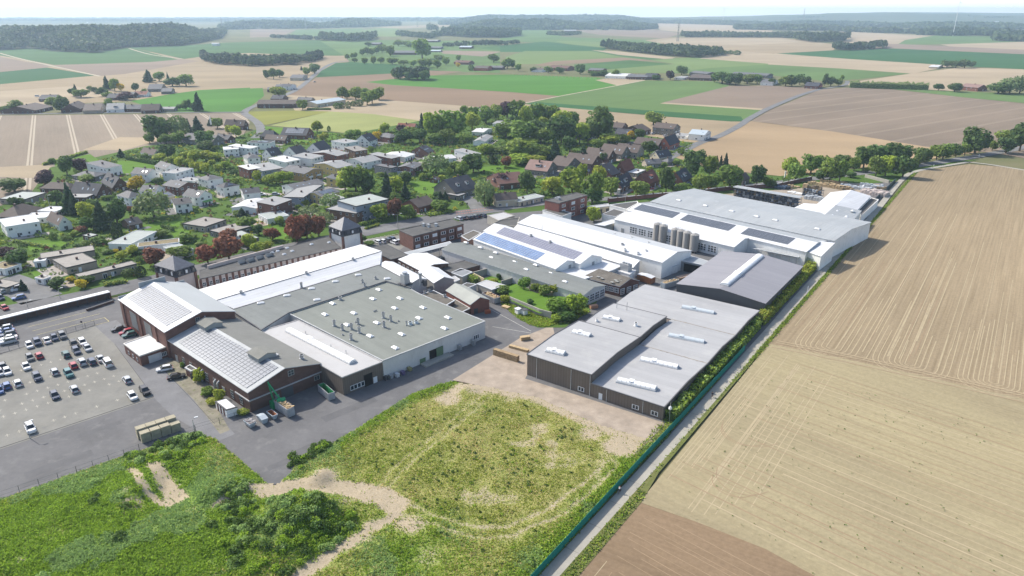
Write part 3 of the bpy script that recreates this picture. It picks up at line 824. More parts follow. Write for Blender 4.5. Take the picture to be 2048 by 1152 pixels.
b = big.mb(); p = A0 + df * (sf(1455, 548)); b.box(Vector((p.x, p.y, .1)) + nf * .25, (2.6, .12, 3.6), math.atan2(df.y, df.x)); big.part('sliding_door', b, [GREEN])
on_wall(big, 'door', unit_door(GREEN), A0, A1, sf(1335, 610), .05, 2.2, 1.9)
on_wall(big, 'window', unit_window(3), A0, A1, sf(1750, 430), 1.2, 2.6, 1.6)
b = big.mb(); p = A0 + df * (sf(1440, 580)); b.box(Vector((p.x, p.y, 0.3)) + nf * 1.6, (11, 2.6, .5), math.atan2(df.y, df.x)); big.part('loading_ramp', b, [CONCW])
rear = flat('factory_hall', 'low greenish bitumen roof hall lying between the long white roofs and the vented hall', [(462, 620), (757, 530), (825, 567), (821, 576), (772, 562), (577, 625.5), (522, 660), (508, 650)], 6.7, WHITEO, R_MOSS2, parapet=.12, em=M('roof_edge_dark', (0.12, 0.12, 0.125)))
for p_ in [T(1, 2, 488, 97), T(1, 2, 38, 123), T(1, 2, 248, 63), T(1, 2, 445, 7), T(1, 1, 635, 1103), T(1, 1, 818, 1050), T(1, 1, 1050, 1080)]:
 link('skylight', rooflight(), rear.e, G(*p_, 6.72) - rear.o, math.radians(20), (.9, 1, 1))
for p_, h in [(T(1, 1, 957, 1080), 1.0), (T(1, 1, 870, 1140), 1.2), (T(1, 1, 852, 1110), 1.3), (T(1, 1, 365, 1150), 2.0)]:
 vent_pipe(rear, G(*p_, 6.7), h, .4)
annex = flat('factory_hall', 'brown clad annex with pale flat roof and one long white barrel rooflight', [T(1, 2, 40, 345), T(1, 2, 335, 258), T(1, 2, 1008, 592), T(1, 2, 690, 715)], 6.0, CLAD, R_ANNEX, parapet=.15, em=M('annex_edge', (0.40, 0.39, 0.38)))
barrel(annex, q12(262, 340, 6.05), q12(775, 600, 6.05), 2.4, .7, DOME, 14)
for x, y in ((400, 370), (601, 478), (721, 522)): vent_pipe(annex, q12(x, y, 6.0), 1.1, .1, False)
A0, A1 = G(*T(1, 2, 690, 715), 6.0), G(*T(1, 2, 1008, 592), 6.0); df = Y(A1 - A0).normalized()
def sa(x, y, z=0): return Y(q12(x, y, z) - A0).dot(df)
for x, y in ((768, 815), (793, 803), (820, 790), (846, 777)): on_wall(annex, 'window', unit_window(1), A0, A1, sa(x, y, .9), .9, 1.15, 1.5)
on_wall(annex, 'doorway', unit_door(BLACK), A0, A1, (sa(868, 800) + sa(940, 775)) / 2, .05, sa(940, 775) - sa(868, 800), 3.9)
on_wall(annex, 'door', unit_door(FRAME), A0, A1, sa(962, 768), .05, 1.3, 2.1)
# ================================================================== brick hall with solar roof
bh = gable('brick_hall', 'low brick hall with a grid of solar panels on one slope and two roof monitors', (333.8, 678.5), (496, 785), (428, 655), (569.5, 737), 6.4, 9.2, BRICKD, R_GREY, far=((475, 638), (647, 731)), em=M('brick_eave_white', (0.55, 0.55, 0.55)), rm2=M('corrugated_grey_roof', (0.20, 0.20, 0.185), 0.9, 0.1, 0.2, 0.2, rz=1.0, stretch=(1, 1, 1)))
panels(bh, [slope_pt(bh, .12, .09), slope_pt(bh, .965, .05), slope_pt(bh, .965, .93), slope_pt(bh, .12, .9)], 24, 9, PV, .05)
def monitor(t, a, w, d, h, mat_w, mat_r):
 c = t.R0.lerp(t.R1, a); b = t.mb(); u, v = t.u, t.v
 z0 = c.z - 1.0; z1 = c.z + h
 P = [c - u * w / 2 - v * d / 2, c + u * w / 2 - v * d / 2, c + u * w / 2, c + u * w / 2 + v * d / 2, c - u * w / 2 + v * d / 2, c - u * w / 2]
 b.prism(P, z0, [z1, z1, z1 + .8, z1, z1, z1 + .8])
 o = t.part('roof_monitor', b, [mat_w])
 b = t.mb()
 e = u * .25
 sheet(b, [P[0] - e - v * .25 + Vector((0, 0, z1 - c.z - .08)), P[1] + e - v * .25 + Vector((0, 0, z1 - c.z - .08)), P[2] + e + Vector((0, 0, z1 - c.z + .8)), P[5] - e + Vector((0, 0, z1 - c.z + .8))], .12)
 sheet(b, [P[5] - e + v * .004 + Vector((0, 0, z1 - c.z + .8)), P[2] + e + v * .004 + Vector((0, 0, z1 - c.z + .8)), P[3] + e + v * .25 + Vector((0, 0, z1 - c.z - .08)), P[4] - e + v * .25 + Vector((0, 0, z1 - c.z - .08))], .12)
 t.part('roof', b, [mat_r], o)
for a in (.12, .76): monitor(bh, a, 6.0, 5.4, .9, M('monitor_cladding', (0.34, 0.345, 0.335), 0.8, 0.12, 0.4), M('monitor_roof', (0.20, 0.20, 0.18), 0.9))
# front gable furniture
A0, A1 = bh.E1, bh.F1; Lg = Y(A1 - A0).length
on_wall(bh, 'roller_door', unit_door(M('roller_shutter', (0.085, 0.09, 0.095))), A0, A1, Lg * .50, .05, 3.6, 3.2)
on_wall(bh, 'door', unit_door(M('pale_blue_door', (0.25, 0.27, 0.30))), A0, A1, Lg * .36, .05, 1.2, 2.3)
on_wall(bh, 'window', unit_window(2, 2, FRAMEG), A0, A1, Lg * .58, 6.3, 1.9, 1.7)
on_wall(bh, 'window', unit_window(2, 1, FRAMEG), A0, A1, Lg * .93, 1.8, 1.8, 1.4)
b = bh.mb(); du = Y(A1 - A0).normalized()
b.bar(Vector((A0.x, A0.y, 3.7)) + bh.u * .12, Vector((A1.x, A1.y, 3.7)) + bh.u * .12, .34, .3)
p0 = bh.E0.lerp(bh.E1, .85); b.bar(Vector((p0.x, p0.y, 3.7)) - bh.v * .1, Vector((A0.x, A0.y, 3.7)) - bh.v * .1 + bh.u * .2, .3, .3)
bh.part('belt_course', b, [M('belt_white', (0.42, 0.42, 0.43))])
for k in range(9):
 on_wall(bh, 'window' if k % 3 else 'door', unit_window(2, 3, FRAMEG, fw=.06) if k % 3 else unit_door(FRAMEG), bh.E0, bh.E1, 5 + k * 4.9, 1.0 if k % 3 else .05, 1.6, 2.6)
vent_pipe(bh, slope_pt(bh, .9, .25, 1), 1.3, .5, m=STEEL)
b = bh.mb(); p = slope_pt(bh, .8, .72, 1); b.box(p, (1.6, 1.2, .5), HA); bh.part('roof_hatch', b, [STEEL])
for a, l in ((.46, 2.4), (.62, 2.0), (.66, 2.2)):
 p = bh.E0.lerp(bh.E1, a) - bh.v * .6; b = bh.mb(); b.tube((p.x, p.y, 0), (p.x, p.y, l + 1), .28, n=8); b.tube((p.x, p.y, l + 1), (p.x + bh.v.x * .7, p.y + bh.v.y * .7, l + 1.5), .28, n=8); bh.part('duct', b, [STEEL])
# ================================================================== tall hall with solar roof
th = gable('tall_hall', 'tall brick hall with solar panels on its white front slope and two big steel windows', (238, 599), (329.5, 664.5), (303, 563.5), (400, 620), 9.3, 12.4, BRICK, R_WHITE, far=((381, 574), (472.5, 622.5)), rm2=M('pale_grey_roof', (0.37, 0.39, 0.395), 0.65, .05, .1), em=R_WHITE)
panels(th, [slope_pt(th, .05, .16), slope_pt(th, .93, .14), slope_pt(th, .93, .86), slope_pt(th, .05, .88)], 22, 6, PV, .045)
for s, w in ((.30, 5.4), (.62, 5.4)):
 on_wall(th, 'window', unit_window(6, 6, FRAMEG, M('dull_glass', (0.16, 0.17, 0.17), .3), .03), th.E0, th.E1, Y(th.E1 - th.E0).length * s, 2.2, w, 5.6)
on_wall(th, 'window', unit_window(2, 2, FRAMEG), th.E1, th.F1, Y(th.F1 - th.E1).length * .46, 9.6, 1.4, 1.4)
b = th.mb(); m0 = th.R0 - th.u * .05
b.prism([th.E0 - th.u * .45, th.E0 - th.u * .1, th.F0 - th.u * .1, th.F0 - th.u * .45], 9.0, 10.3)
b.prism([th.E0.lerp(th.R0, .6) - th.u * .452, th.E0.lerp(th.R0, .6) - th.u * .098, th.F0.lerp(th.R0, .6) - th.u * .098, th.F0.lerp(th.R0, .6) - th.u * .452], 10.3, 13.3)
th.part('parapet', b, [M('parapet_sheet', (0.30, 0.33, 0.345))])
vent_pipe(th, th.E1.lerp(th.F1, .56) + th.u * .4 - Vector((0, 0, .6)), 2.2, .16, False, m=FRAME)
for s in (.08, .46, .8):
 b = th.mb(); p = th.E0.lerp(th.E1, s) - th.v * .12; b.box((p.x, p.y, 0), (1.0, .4, 9.0), HA); th.part('pilaster', b, [BRICK])
gar = flat('garage', 'small brick garage with white flat roof in front of the tall brick hall', [T(0, 2, 990, 447), T(0, 2, 1215, 368), T(0, 2, 1342, 468), T(0, 2, 1118, 545)], 3.7, BRICK, R_WHITE, parapet=.2, em=M('garage_edge', (0.62, 0.60, 0.56)))
A0, A1 = G(*T(0, 2, 1118, 545), 3.7), G(*T(0, 2, 1342, 468), 3.7)
on_wall(gar, 'door', unit_door(M('white_gate', (0.60, 0.61, 0.61))), A0, A1, Y(A1 - A0).length * .5, .05, 3.9, 2.6)
on_wall(gar, 'window', unit_window(3, 1), A0, A1, Y(A1 - A0).length * .82, 1.1, 1.6, 1.3)
A0, A1 = G(*T(0, 2, 990, 447), 3.7), G(*T(0, 2, 1118, 545), 3.7)
for s in (.25, .52, .78): on_wall(gar, 'window', unit_window(1, 1), A0, A1, Y(A1 - A0).length * s, 1.1, .9, 1.2)
kiosk = flat('shed', 'small brick shed with flat grey lid against the solar brick hall', [T(0, 2, 1482, 640), T(0, 2, 1520, 618), T(0, 2, 1575, 650), T(0, 2, 1530, 668)], 2.8, BRICK, R_DARK, cat='shed')
kiosk.part('door', (lambda b: (b.box(Vector((kiosk.P[0].x, kiosk.P[0].y, .1)), (.9, .2, 2)), b)[1])(kiosk.mb()), [DTRIM])
# ================================================================== long white roofs
wr = gable('white_roof_hall', 'very long shed with brilliant white low-pitched roof between brick range and green roof', (468, 617), (758, 529), (432, 602), (763, 503.5), 6.3, 8.0, WHITE, R_WHITE, far=((388, 583), (722, 490)), em=M('white_edge', (0.6, 0.6, 0.6)), rect=False)
for a in (.13, .5, .8): vent_pipe(wr, wr.R0.lerp(wr.R1, a) + Vector((0, 0, .1)), .9, .5)
b = wr.mb(); b.bar(wr.R0 + Vector((0, 0, .2)), wr.R1 + Vector((0, 0, .2)), .25, .12); wr.part('ridge_cap', b, [DTRIM])
w2 = gable('white_roof_shed', 'narrow white roofed connecting shed ending beside the roof exhaust stack', (823, 566), (757, 531), (833, 552), (768, 524), 5.5, 6.5, WHITEO, R_WHITE)
w3 = gable('white_roof_shed', 'white roofed brick shed with a row of windows beside the covered yard', (839, 540.5), (798, 519), (872, 529), (824, 509), 5.0, 6.0, BRICKD, R_WHITE)
for k in range(5): on_wall(w3, 'window', unit_window(2, 1), w3.E0, w3.E1, 2.5 + 3.4 * k, 2.4, 1.8, 1.4)
w4 = gable('white_roof_shed', 'white gabled shed with grey gable wall behind the exhaust stacks', (868, 566), (838, 543.5), (885, 551), (856, 533), 5.0, 6.6, M('grey_gable', (0.30, 0.29, 0.28)), R_WHITE)
brk = gable('brick_shed', 'red brick gabled shed with pale grey roof at the corner of the yard', (941, 609), (893, 581), (957, 592), (905, 565), 4.4, 6.2, M('bright_brick', (0.24, 0.095, 0.07), .85, .15, .5), M('pale_shed_roof', (0.33, 0.34, 0.31), .8, .1, .2))
on_wall(brk, 'door', unit_door(DTRIM), brk.E0, brk.F0, 2.2, .05, 1.6, 2.2)
lean = flat('lean_to', 'low grey lean-to roof beside the red brick shed', [T(1, 2, 1525, 140), T(1, 2, 1590, 88), T(1, 2, 1712, 160), T(1, 2, 1650, 190)], 3.0, BRICKD, R_CORR, parapet=0)
lean2 = flat('lean_to', 'dark corrugated flat roof shed with roof fans beside the vented hall', [T(1, 2, 1310, 55), T(1, 2, 1420, 20), T(1, 2, 1588, 100), T(1, 2, 1520, 140)], 4.6, BRICKD, R_CORR, parapet=.1)
for x, y in ((1350, 45), (1385, 30), (1510, 72)): vent_pipe(lean2, q12(x, y, 4.6), 1.0, .4)
# exhaust stack cluster on the big roof
b = MB(); p = G(*T(1, 1, 1195, 1125), 6.4)
st = Thing('exhaust_unit', 'tall steel exhaust box with open frame standing on the vented roof', 'exhaust unit', p)
b = st.mb(); b.box(p + Vector((0, 0, .6)), (2.4, 2.4, 3.6), HA); b.tube(p + Vector((0, 0, 4.2)), p + Vector((0, 0, 5.0)), .9, 1.0, 12); st.part('housing', b, [M('zinc', (0.5, 0.52, 0.54), .4, .1, .6, .4, .5)])
b = st.mb()
for dx in (-1.5, 1.5):
 for dy in (-1.5, 1.5): b.tube(p + Vector((dx, dy, -.1)), p + Vector((dx, dy, 1.2)), .08, n=6)
b.box(p + Vector((0, 0, .5)), (4.2, 4.2, .12), HA); st.part('frame', b, [DTRIM])
p = G(*T(1, 1, 1318, 1130), 6.2)
st2 = Thing('exhaust_stack', 'slim steel twin stack beside the exhaust box on the vented roof', 'exhaust stack', p)
b = st2.mb(); b.tube(p, p + Vector((0, 0, 4.4)), .5, n=10); b.tube(p + Vector((0, 0, 4.2)), p + Vector((0, 0, 4.8)), .75, n=10); st2.part('stack', b, [STEEL])
b = st2.mb(); b.box(p + Vector((1.6, -.4, 0)), (1.4, 1.2, 2.2), HA); b.bar(p + Vector((0, 0, 1)), p + Vector((1.6, -.4, 1)), .5, .5); st2.part('fan_box', b, [DTRIM])
# ================================================================== offices
def office(label, pts, z, wm, rm, rows, cols, zs, face=(0, 1), wid=2.6, hh=1.5):
 t = flat('office_building', label, pts, z, wm, rm, parapet=.25, em=M('office_edge', (0.13, 0.12, 0.115)))
 A0, A1 = G(*pts[face[0]], z), G(*pts[face[1]], z); L = Y(A1 - A0).length
 for j in zs:
  for i in range(cols):
   blind = (i * 7 + int(j * 3)) % 3
   on_wall(t, 'window', unit_window(2, 1, FRAME, FRAME if blind == 0 else GLASS, .08), A0, A1, L * (i + .5) / cols, j, wid, hh)
   if i: on_wall(t, 'pilaster', unit_door(wm), A0, A1, L * i / cols, .02, .5, z - .4)
 return t
of1 = office('two storey brick office block with flat grey roof and white window blinds', [T(1, 1, 1255, 740), T(1, 1, 1660, 640), T(1, 1, 1560, 600), T(1, 1, 1145, 690)], 7.0, BRICK, R_DARK, 2, 6, (1.2, 4.4))
for x, y in ((1340, 655), (1380, 662), (1440, 655)):
 b = of1.mb(); b.box(G(*T(1, 1, x, y), 7.02), (1.7, 1.2, 1.3), HA); b.tube(G(*T(1, 1, x, y), 8.3), G(*T(1, 1, x, y), 8.5), .5, n=10); of1.part('air_conditioner', b, [STEEL])
of2 = office('three storey red brick office block with flat roof and rooftop air conditioner', [T(2, 1, 375, 475), T(2, 1, 602, 412), T(2, 1, 515, 390), T(2, 1, 262, 450)], 9.6, M('office_brick', (0.23, 0.095, 0.075), .85, .15, .5), R_DARK, 3, 3, (1.0, 4.0, 6.9), wid=2.8, hh=1.6)
b = of2.mb(); b.box(G(*T(2, 1, 372, 445), 9.62), (2, 1.6, 1.4), HA); b.box(G(*T(2, 1, 352, 440), 9.62), (1, 1, .9), HA); of2.part('air_conditioner', b, [STEEL])
# brick range with two pyramid towers along the road
rng_ = flat('brick_range', 'long low workshop range with dark felt roof and pale brick-piered front beside the road', [(400, 558), (682, 495.5), (656, 473), (398, 541)], 4.6, PINKW, R_DARK, parapet=.1, em=DTRIM)
A0, A1 = G(400, 558, 4.6), G(682, 495.5, 4.6); L = Y(A1 - A0).length
n_ = 24
for k in range(n_):
 on_wall(rng_, 'pilaster', unit_door(BRICK), A0, A1, L * (k + .02) / n_, 0.02, 1.0, 4.3)
 on_wall(rng_, 'window', unit_window(2, 2, FRAME), A0, A1, L * (k + .52) / n_, 1.3, 1.3, 1.7)
for x, y in (T(1, 1, 225, 885), T(1, 1, 290, 860), T(1, 1, 175, 860), T(1, 1, 445, 805), T(1, 1, 130, 872), T(1, 1, 250, 835), T(1, 1, 585, 790)):
 link('skylight', rooflight(), rng_.e, G(x, y, 4.62) - rng_.o, math.radians(47), (.6, .8, 1))
for x, y in (T(1, 1, 28, 920), T(1, 1, 105, 900), T(0, 1, 1935, 955), T(0, 1, 2005, 940)):
 p = G(x, y, 4.62); b = rng_.mb()
 u = Vector((math.cos(.82), math.sin(.82), 0)); v = Vector((u.y, -u.x, 0))
 b.prism([p - u * 1.6, p + u * 1.6, p + u * 1.6 + v * 2, p - u * 1.6 + v * 2], 4.6, [6.2, 6.2, 4.75, 4.75]); rng_.part('saw_tooth_light', b, [STEEL])
b = rng_.mb(); p0, p1 = G(415, 533, 5.6), G(566, 492, 5.6); b.bar(Vector((p0.x, p0.y, 4.5)), Vector((p1.x, p1.y, 4.5)), .5, 1.5); rng_.part('parapet', b, [PINKW])
def tower(label, apex, left, frnt, right, ze, wallm, skirt=True):
 Fp = G(*frnt, ze); Rp = G(*right, ze); Lp = G(*left, ze)
 u = Y(Rp - Fp); v0 = Y(Lp - Fp); w = u.length; u.normalize(); v = Vector((-u.y, u.x, 0))
 d = max(6.0, v0.dot(v))
 C = [Y(Fp), Y(Fp) + u * w, Y(Fp) + u * w + v * d, Y(Fp) + v * d]
 c = sum(C, Vector()) / 4
 t = Thing('roof_tower', label, 'building', c)
 S = 2.6 if skirt else 0
 def ring(g, z): return [Vector((p.x, p.y, z)) + (Y(p - c)).normalized() * g for p in C]
 b = t.mb(); b.prism(ring(-.9, 0), 0, ze - S); t.part('wall', b, [wallm])
 b = t.mb()
 lo, mi = ring(.1, ze - S - .2), ring(-.9, ze - .1)
 hi = ring(-.2, ze); ap = Vector((c.x, c.y, ze + w * .42))
 for i in range(4):
  j = (i + 1) % 4
  b.face([lo[i], lo[j], mi[j], mi[i]], 0)
  b.face([hi[i], hi[j], ap], 1)
  b.face([hi[i], hi[j], hi[j] + Vector((0, 0, -.3)), hi[i] + Vector((0, 0, -.3))], 1)
 b.face([p + Vector((0, 0, -.3)) for p in hi], 1); b.face(lo, 0)
 t.part('roof', b, [M('slate_skirt', (0.06, 0.063, 0.075), .7), M('slate_pyramid', (0.14, 0.145, 0.165), .55, .15, .8, .3)])
 for i, (p, q) in enumerate(((C[0], C[1]), (C[3], C[0]))):
  n = max(3, int((q - p).length / 2.8)); L = (q - p).length
  dd = (q - p).normalized(); off = Vector((dd.y, -dd.x, 0)) * -.85
  for k in range(n):
   o = p + off
   on_wall(t, 'window', unit_window(2, 2, FRAME), o, o + (q - p), L * (k + .5) / n, ze - S - 2.6, 1.2, 1.7)
   on_wall(t, 'window', unit_window(2, 2, FRAME), o, o + (q - p), L * (k + .5) / n, 1.4, 1.2, 1.7)
   # dormer
   m = p + dd * (L * (k + .5) / n) + Vector((dd.y, -dd.x, 0)) * -.2
   bb = t.mb(); bb.box((m.x, m.y, ze - S + .3), (1.3, 1.0, 1.8), math.atan2(dd.y, dd.x), 0); bb.box((m.x + dd.y * .55, m.y - dd.x * .55, ze - S + .6), (.8, .1, 1.2), math.atan2(dd.y, dd.x), 1)
   t.part('dormer', bb, [M('slate_skirt', (0.06, 0.063, 0.075)), FRAME if k % 2 else GLASS])
 b = t.mb()
 for p in ring(-.85, 0):
  b = t.mb(); b.box((p.x, p.y, 0), (.9, .9, ze - S - .3), math.atan2(u.y, u.x)); t.part('pilaster', b, [BRICK])
 return t
tower('white tower house with slate pyramid roof at road end of the brick range', (688, 436), (655, 452), (683.5, 462), (724, 452.5), 10.2, WHITE)
tower('square tower house with slate pyramid roof and pink walls behind the tall brick hall', (349, 509), (312.5, 528), (349.5, 542), (391.5, 528.5), 10.2, PINKW)
# flat connecting roof, canopy and covered yard between
cn = flat('flat_roof_shed', 'dark flat roofed shed between the white roof end and the brick office', [T(1, 1, 890, 835), T(1, 1, 1040, 800), T(1, 1, 1220, 890), T(1, 1, 1080, 925)], 4.2, BRICKD, R_DARK, parapet=.1, em=DTRIM)
cv = flat('canopy', 'thin pale grey canopy roof along the foot of the brick office', [T(1, 1, 1185, 868), T(1, 1, 1550, 778), T(1, 1, 1572, 800), T(1, 1, 1235, 888)], 4.3, DTRIM, R_GREY, cat='canopy', parapet=0, z0=4.0)
b = cv.mb()
for k in range(6):
 p = G(*T(1, 1, 1225 + 60 * k, 888 - 16 * k), 4.3); b = cv.mb(); b.tube((p.x, p.y, 0), (p.x, p.y, 4.0), .12, n=6); cv.part('post', b, [STEEL])
cv2 = flat('flat_roof_shed', 'low dark flat roof shed beside the parked car in the covered yard', [T(1, 1, 1440, 985), T(1, 1, 1700, 925), T(1, 1, 1800, 968), T(1, 1, 1560, 1030)], 3.4, BRICKD, R_DARK, parapet=.1, em=DTRIM)
cv3 = flat('flat_roof_shed', 'small grey roofed shed above the walled garden bays', [T(1, 1, 1560, 1028), T(1, 1, 1640, 995), T(1, 1, 1730, 1025), T(1, 1, 1650, 1062)], 3.4, CONCW, M('grey_shed_roof', (0.22, 0.23, 0.24)), parapet=.1)
# ================================================================== long low hall with rooflights
lh = gable('long_hall', 'long low hall with grey-green roof and scattered rooflights facing the walled gardens', (884, 499), (1168, 590), (903, 486), (1188, 576), 5.0, 6.4, WHITEO, R_MOSS2, far=((925, 478), (1204, 578)), em=TRIM, rect=True)
domes(lh, [T(1, 1, 1680, 790), T(1, 1, 1795, 830), T(1, 1, 1918, 872), T(1, 1, 1885, 910), T(2, 1, 20, 945), T(2, 1, 190, 970), T(2, 1, 115, 1005), T(2, 1, 310, 1037), T(2, 1, 425, 1103)], 6.0, HA, .9)
A0, A1 = lh.E1, lh.F1; L = Y(A1 - A0).length
for k in range(4): on_wall(lh, 'window', unit_window(2, 3, FRAME), A0, A1, L * (k + .5) / 4.2 + .3, 1.0, L / 4.8, 3.2)
# ================================================================== solar roofs in the middle
s1 = gable('solar_shed', 'shed with a bright blue solar array on its front slope', (947, 479), (1111, 538), (962, 465), (1134, 519.5), 6.4, 8.4, WHITE, R_WHITE, far=((968, 461), (1150, 518)))
panels(s1, [slope_pt(s1, .01, .06), slope_pt(s1, .77, .06), slope_pt(s1, .77, .96), slope_pt(s1, .01, .96)], 26, 5, PVB, .075)
s2 = gable('solar_shed', 'shed with a violet grey solar array on its white front slope', (968, 462), (1160, 528), (980, 447.5), (1180, 506.5), 7.0, 9.2, WHITE, R_WHITE, far=((1000, 447), (1196, 513)))
panels(s2, [slope_pt(s2, .12, .12), slope_pt(s2, .93, .12), slope_pt(s2, .93, .95), slope_pt(s2, .12, .95)], 30, 5, PVP, .075)
for a in (.42, .62): vent_pipe(s2, s2.R0.lerp(s2.R1, a) - s2.v * .6, .8, .5)
for t, A0, A1 in ((s2, s2.E1, s2.F1), (s1, s1.E1, s1.F1)):
 on_wall(t, 'door', unit_door(FRAMEG), A0, A1, Y(A1 - A0).length * .6, 4.0, 1.4, 2.2)
roofd = flat('flat_roof_shed', 'dark brown flat roof strip wedged beside the blue solar array', [T(1, 1, 1640, 735), T(1, 1, 1740, 690), T(1, 1, 1800, 712), T(1, 1, 1700, 772)], 5.6, BRICKD, R_CORR, parapet=.1)
# ================================================================== large white roof
bw = gable('white_roof_hall', 'broad white gabled roof hall stepping down to a lower white lean-to', (1036, 446), (1324, 525.5), (1060, 427), (1370, 509.5), 7.2, 9.2, WHITE, R_WHITE, far=((1086, 423.5), (1390, 507)), rm2=M('pale_blue_roof', (0.46, 0.475, 0.485), .65, .06, .1))
lt = gable('white_roof_shed', 'lower white lean-to roof running along the broad white hall', (1026, 459.5), (1266, 535), (1036, 449), (1288, 523.5), 4.6, 6.6, WHITEO, R_WHITE, far=((1037, 448.5), (1289, 523)), zf=6.55)
for p_, h in ((T(2, 1, 240, 690), 2.4), (T(2, 1, 450, 665), 1.2), (T(2, 1, 882, 812), 1.0), (T(2, 1, 905, 850), .7), (T(2, 1, 932, 770), .7), (T(2, 1, 960, 800), .8), (T(2, 1, 1092, 800), .9), (T(2, 1, 1072, 862), .8), (T(2, 1, 1008, 875), .6), (T(2, 1, 825, 730), .7), (T(2, 1, 957, 752), .5)):
 vent_pipe(bw, G(*p_, 8.0), h, .14 if h > 2 else .5, h < 2, m=DOME if h < 1 else STEEL)
fl = flat('flat_roof_shed', 'low white flat roof shed with a cooling unit at the foot of the solar sheds', [T(2, 1, 690, 918), T(2, 1, 880, 975), T(2, 1, 800, 1012), T(2, 1, 560, 1088), T(2, 1, 360, 1020), T(2, 1, 500, 962)], 4.8, WHITEO, R_WHITE, parapet=.15)
b = fl.mb(); p = G(*T(2, 1, 910, 1010), 4.0); b.box(p, (4, 2.6, 2.8), HA)
for k in (-1.2, 0, 1.2): b.tube(p + Vector((math.cos(HA) * k, math.sin(HA) * k, 2.8)), p + Vector((math.cos(HA) * k, math.sin(HA) * k, 3.3)), .55, n=12)
fl.part('cooling_unit', b, [STEEL])
gz = flat('flat_roof_shed', 'white flat roofed machine room below the cooling unit', [T(2, 1, 830, 1010), T(2, 1, 880, 985), T(2, 1, 990, 1012), T(2, 1, 940, 1045)], 4.0, WHITE, R_WHITE, parapet=.15)
cr = gable('corrugated_shed', 'brick shed with brown corrugated roof and a long strip of windows', T(2, 1, 565, 1068), T(2, 1, 860, 1140), T(2, 1, 700, 1003), T(2, 1, 945, 1078), 4.4, 5.6, BRICK, R_CORR, far=(T(2, 1, 735, 1010), T(2, 1, 1015, 1095)), rect=False)
A0, A1 = cr.E0, cr.E1
for k in range(7): on_wall(cr, 'window', unit_window(3, 2, FRAME), A0, A1, Y(A1 - A0).length * (k + .5) / 7, 1.6, 2.0, 2.0)
for x, y in ((800, 1105), (840, 1100), (830, 1090), (690, 1063), (720, 1075), (785, 1040), (870, 1090)):
 p = G(*T(2, 1, x, y), 5.2); b = cr.mb(); b.box(p, (1.4, 1.0, .12), HA); cr.part('skylight', b, [M('dull_rooflight', (0.28, 0.28, 0.26))])
A0, A1 = cr.E1, cr.F1
for k in range(3): on_wall(cr, 'window', unit_window(3, 3, FRAME), A0, A1, Y(A1 - A0).length * (k + .5) / 3, .8, 2.2, 2.4)
cb = flat('cabin', 'white cabin with green fascia in front of the white lean-to', [T(2, 1, 1195, 985), T(2, 1, 1315, 950), T(2, 1, 1330, 965), T(2, 1, 1222, 1000)], 3.6, WHITE, R_MOSS, parapet=.1)
on_wall(cb, 'door', unit_door(DTRIM), cb.P[0], cb.P[1], 2, .1, 1.2, 2.2)
gp = flat('canopy', 'grey loading canopy beside the silos at the end of the white hall', [T(2, 1, 1315, 925), T(2, 1, 1430, 893), T(2, 1, 1592, 945), T(2, 1, 1560, 975)], 4.6, M('gate_grey', (0.25, 0.26, 0.27)), R_GREY, cat='canopy', parapet=.1)
on_wall(gp, 'doorway', unit_door(BLACK), G(*T(2, 1, 1315, 925), 4.6), G(*T(2, 1, 1560, 975), 4.6), 7, .05, 7, 3.6)
# ================================================================== white window-front factory and big sheds behind
wf = gable('window_hall', 'white hall with a long front of tall gridded windows behind the silos', (1229, 439), (1468, 494.5), (1251, 424), (1488, 479), 6.0, 7.8, WHITE, R_WHITE, far=((1262, 418), (1506, 477)))
L = Y(wf.E1 - wf.E0).length
for a in (.18, .26, .34, .42, .50, .68, .76, .84): on_wall(wf, 'window', unit_window(3, 3, FRAME, fw=.05), wf.E0, wf.E1, L * a, 1.2, 4.6, 3.4)
for a in (.08,): on_wall(wf, 'door', unit_door(FRAMEG), wf.E0, wf.E1, L * a, .1, 1.6, 2.4)
sp = gable('solar_shed', 'long shed with three grey solar arrays on a white roof behind the window hall', (1255, 421), (1612, 504), (1276, 406.5), (1640, 486.5), 7.0, 8.8, WHITE, R_WHITE, far=((1302, 404), (1664, 482)), rm2=R_GREY)
for a0, a1 in ((.02, .27), (.315, .595), (.66, .90)):
 panels(sp, [slope_pt(sp, a0, .22), slope_pt(sp, a1, .22), slope_pt(sp, a1, .93), slope_pt(sp, a0, .93)], 14, 6, M('solar_cells_dark', (0.12, 0.13, 0.15), .3, .1, .3, .5), .045)
b = sp.mb(); b.bar(sp.F0 + Vector((0, 0, .25)), sp.F1 + Vector((0, 0, .25)), 1.2, .35); sp.part('gutter', b, [DTRIM])
gh = gable('storage_hall', 'huge grey-roofed storage hall with rooflights in the far corner of the works', (1302, 403.5), (1668, 482), (1340, 391.5), (1697, 452), 8.0, 9.6, WHITE, R_GREY, far=((1365, 385.5), (1722, 428)), em=TRIM)
domes(gh, [T(2, 1, 1333, 453), T(2, 1, 1428, 427), T(2, 1, 1545, 496), T(2, 1, 1638, 467), T(2, 1, 1757, 540), T(2, 1, 1825, 515), T(2, 1, 1955, 582), T(2, 1, 2020, 557), T(3, 1, 57, 612), T(3, 1, 125, 587), T(3, 1, 393, 682), T(3, 1, 457, 653)], 9.0, HA, 1.05)
e1 = gable('white_roof_shed', 'white walled end bay with white mono roof beside the shaded lane', (1610, 502), (1642, 513), (1640, 484), (1668, 487), 6.6, 8.4, WHITE, R_WHITE, far=((1641, 483.5), (1669, 486.5)), zf=8.35, rect=False)
on_wall(e1, 'door', unit_door(M('pale_green_gate', (0.42, 0.47, 0.36))), e1.E0, e1.E1, Y(e1.E1 - e1.E0).length * .3, .05, 4.4, 4.2)
